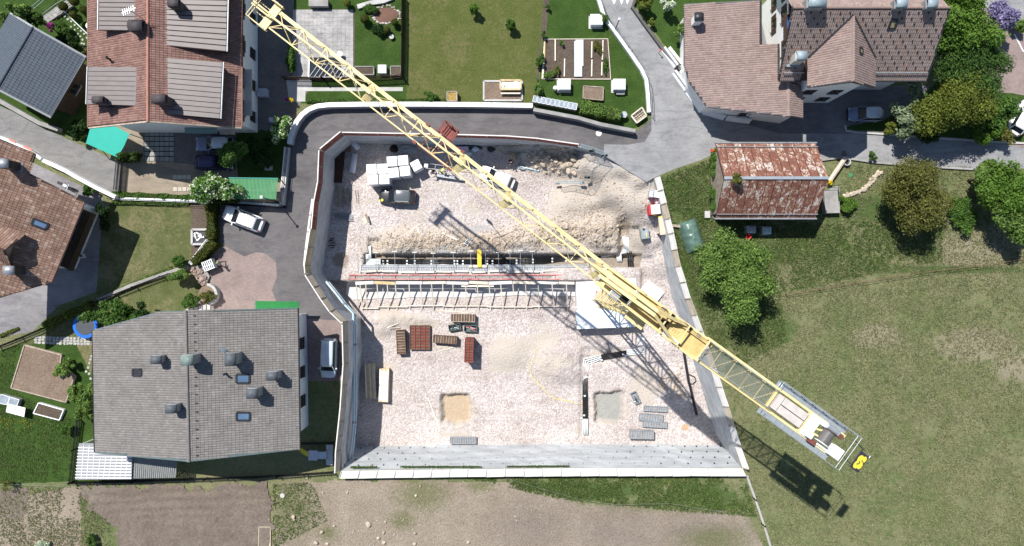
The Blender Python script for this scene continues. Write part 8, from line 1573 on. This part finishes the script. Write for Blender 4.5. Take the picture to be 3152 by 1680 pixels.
# ------------------------------------------------------------------ people
SKIN = M('skin', (.42, .25, .17), .6, .05, 4)
def person(label, loc, rz, shirt, trousers, hat=None, lean=.0, arm=(.5, .5), step=.25, hair=None):
    """one continuous skinned figure; head at z 1.7"""
    V, E, Rd, Tg = [], [], [], []
    def add(p, r, tg, par=None):
        V.append(Vector(p)); Rd.append(r); Tg.append(tg)
        if par is not None: E.append((par, len(V) - 1))
        return len(V) - 1
    ly = lambda z: lean * max(0, z - .95)       # forward bend from the hips
    zz = lambda z: .95 + (z - .95) * math.cos(lean) if z > .95 else z
    X = lambda x, z: (x + math.sin(lean) * max(0, z - .95))
    B = lambda x, y, z: (X(x, z), y, zz(z))
    pel = add(B(0, 0, .95), .15, 't'); wa = add(B(0, 0, 1.1), .135, 's', pel); ch = add(B(0, 0, 1.32), .165, 's', wa); nk = add(B(.01, 0, 1.48), .06, 'k', ch); hd = add(B(.03, 0, 1.58), .095, 'k', nk); add(B(.03, 0, 1.70), .085, 'k', hd)
    add(B(.14, 0, 1.59), .02, 'k', hd)
    for s in (-1, 1):
        hp = add((0, s * .1, .88), .1, 't', pel); kn = add((s * step * .5 + .03, s * .11, .5), .07, 't', hp); an = add((s * step, s * .11, .09), .05, 't', kn); add((s * step + .17, s * .12, .04), .045, 'b', an)
        sh = add(B(0, s * .2, 1.4), .08, 's', ch); a = arm[0 if s < 0 else 1]; el = add(B(.1 + .12 * a, s * .27, 1.15), .052, 's', sh); wr = add(B(.14 + .3 * a, s * .24, 1.0 + .16 * a), .036, 'k', el); pm = add(B(.2 + .32 * a, s * .235, .95 + .17 * a), .03, 'k', wr)
        for f in range(4): k1 = add(B(.25 + .33 * a, s * (.215 + .014 * f), .91 + .17 * a), .0095, 'k', pm); add(B(.285 - .006 * abs(f - 1.5) + .33 * a, s * (.213 + .014 * f), .88 + .17 * a), .0085, 'k', k1)
        th = add(B(.22 + .33 * a, s * .195, .945 + .17 * a), .011, 'k', pm); add(B(.25 + .33 * a, s * .18, .925 + .17 * a), .009, 'k', th)
    me = bpy.data.meshes.new('person'); me.from_pydata(V, E, []); tmp = bpy.data.objects.new('person_base', me); COL.objects.link(tmp); tmp.modifiers.new('skin', 'SKIN')
    me_s = me.skin_vertices[0].data if me.skin_vertices else None
    if me_s is None:
        bm = bmesh.new(); bm.from_mesh(me); bm.verts.layers.skin.verify(); bm.to_mesh(me); bm.free(); me_s = me.skin_vertices[0].data
    for i, r in enumerate(Rd): me_s[i].radius = (r, r)
    me_s[0].use_root = True; tmp.modifiers.new('sub', 'SUBSURF').levels = 1; dg = bpy.context.evaluated_depsgraph_get(); ev = tmp.evaluated_get(dg); nm = bpy.data.meshes.new_from_object(ev); bpy.data.objects.remove(tmp)
    nm.materials.clear(); mt = {'s': shirt, 't': trousers, 'k': SKIN, 'b': BLKMETAL}; ks = list(mt)
    for k in ks: nm.materials.append(mt[k])
    VV = np.array([list(v) for v in V])
    for p in nm.polygons: d = ((VV - np.array(p.center)) ** 2).sum(1) - np.array(Rd) ** 2 * .6; p.material_index = ks.index(Tg[int(d.argmin())]); p.use_smooth = True
    o = bpy.data.objects.new('person', nm); COL.objects.link(o); o.location = loc; o.rotation_euler = (0, 0, rz); setp(o, label, 'person'); c = Vector(B(.03, 0, 1.64))
    m = MB()
    if hat: m.lathe(c.x, c.y, [(.135, c.z + .0), (.125, c.z + .04), (.115, c.z + .09), (.07, c.z + .14), (.01, c.z + .155)], 12); m.box(c.x + .12, c.y, c.z + .01, .12, .16, .015); h = m.build('helmet', hat, o, True)
    else: m.lathe(c.x - .015, c.y, [(.1, c.z - .08), (.105, c.z), (.095, c.z + .07), (.05, c.z + .115), (.005, c.z + .125)], 12); h = m.build('hair', hair or BLKMETAL, o, True)
    for s in (-1, 1): MB().box(c.x + .085, s * .035, c.z - .02, .015, .02, .012).build('eye', BLKMETAL, o)
    return o
HV = M('hi_vis_yellow', (.62, .75, .04), .6, .06, 3); BLK = M('black_cloth', (.02, .02, .022), .8, .2, 3); NAV = M('navy_cloth', (.04, .045, .07), .8, .2, 3); JEAN = M('grey_trousers', (.09, .09, .10), .8, .2, 3); PNK = M('pale_shirt', (.5, .4, .4), .8, .1, 3)
person('worker in a yellow high visibility top beside the saw bench', PF(1362, 527), R(-20), HV, JEAN, WHITE, .35, (.9, .9), .2); person('worker in black with a white helmet beside the saw bench', PF(1338, 528), R(-150), BLK, BLK, WHITE, .5, (1, 1), .15); person('worker in dark clothes bending in front of the beige sack', PF(1571, 497), R(-70), NAV, BLK, None, .7, (.8, .8), .2)
person('person walking across the pink paving with a green item', P(686, 810, .01), R(15), PNK, JEAN, None, .05, (.6, .3), .3, M('green_cap', (.25, .5, .08), .7))
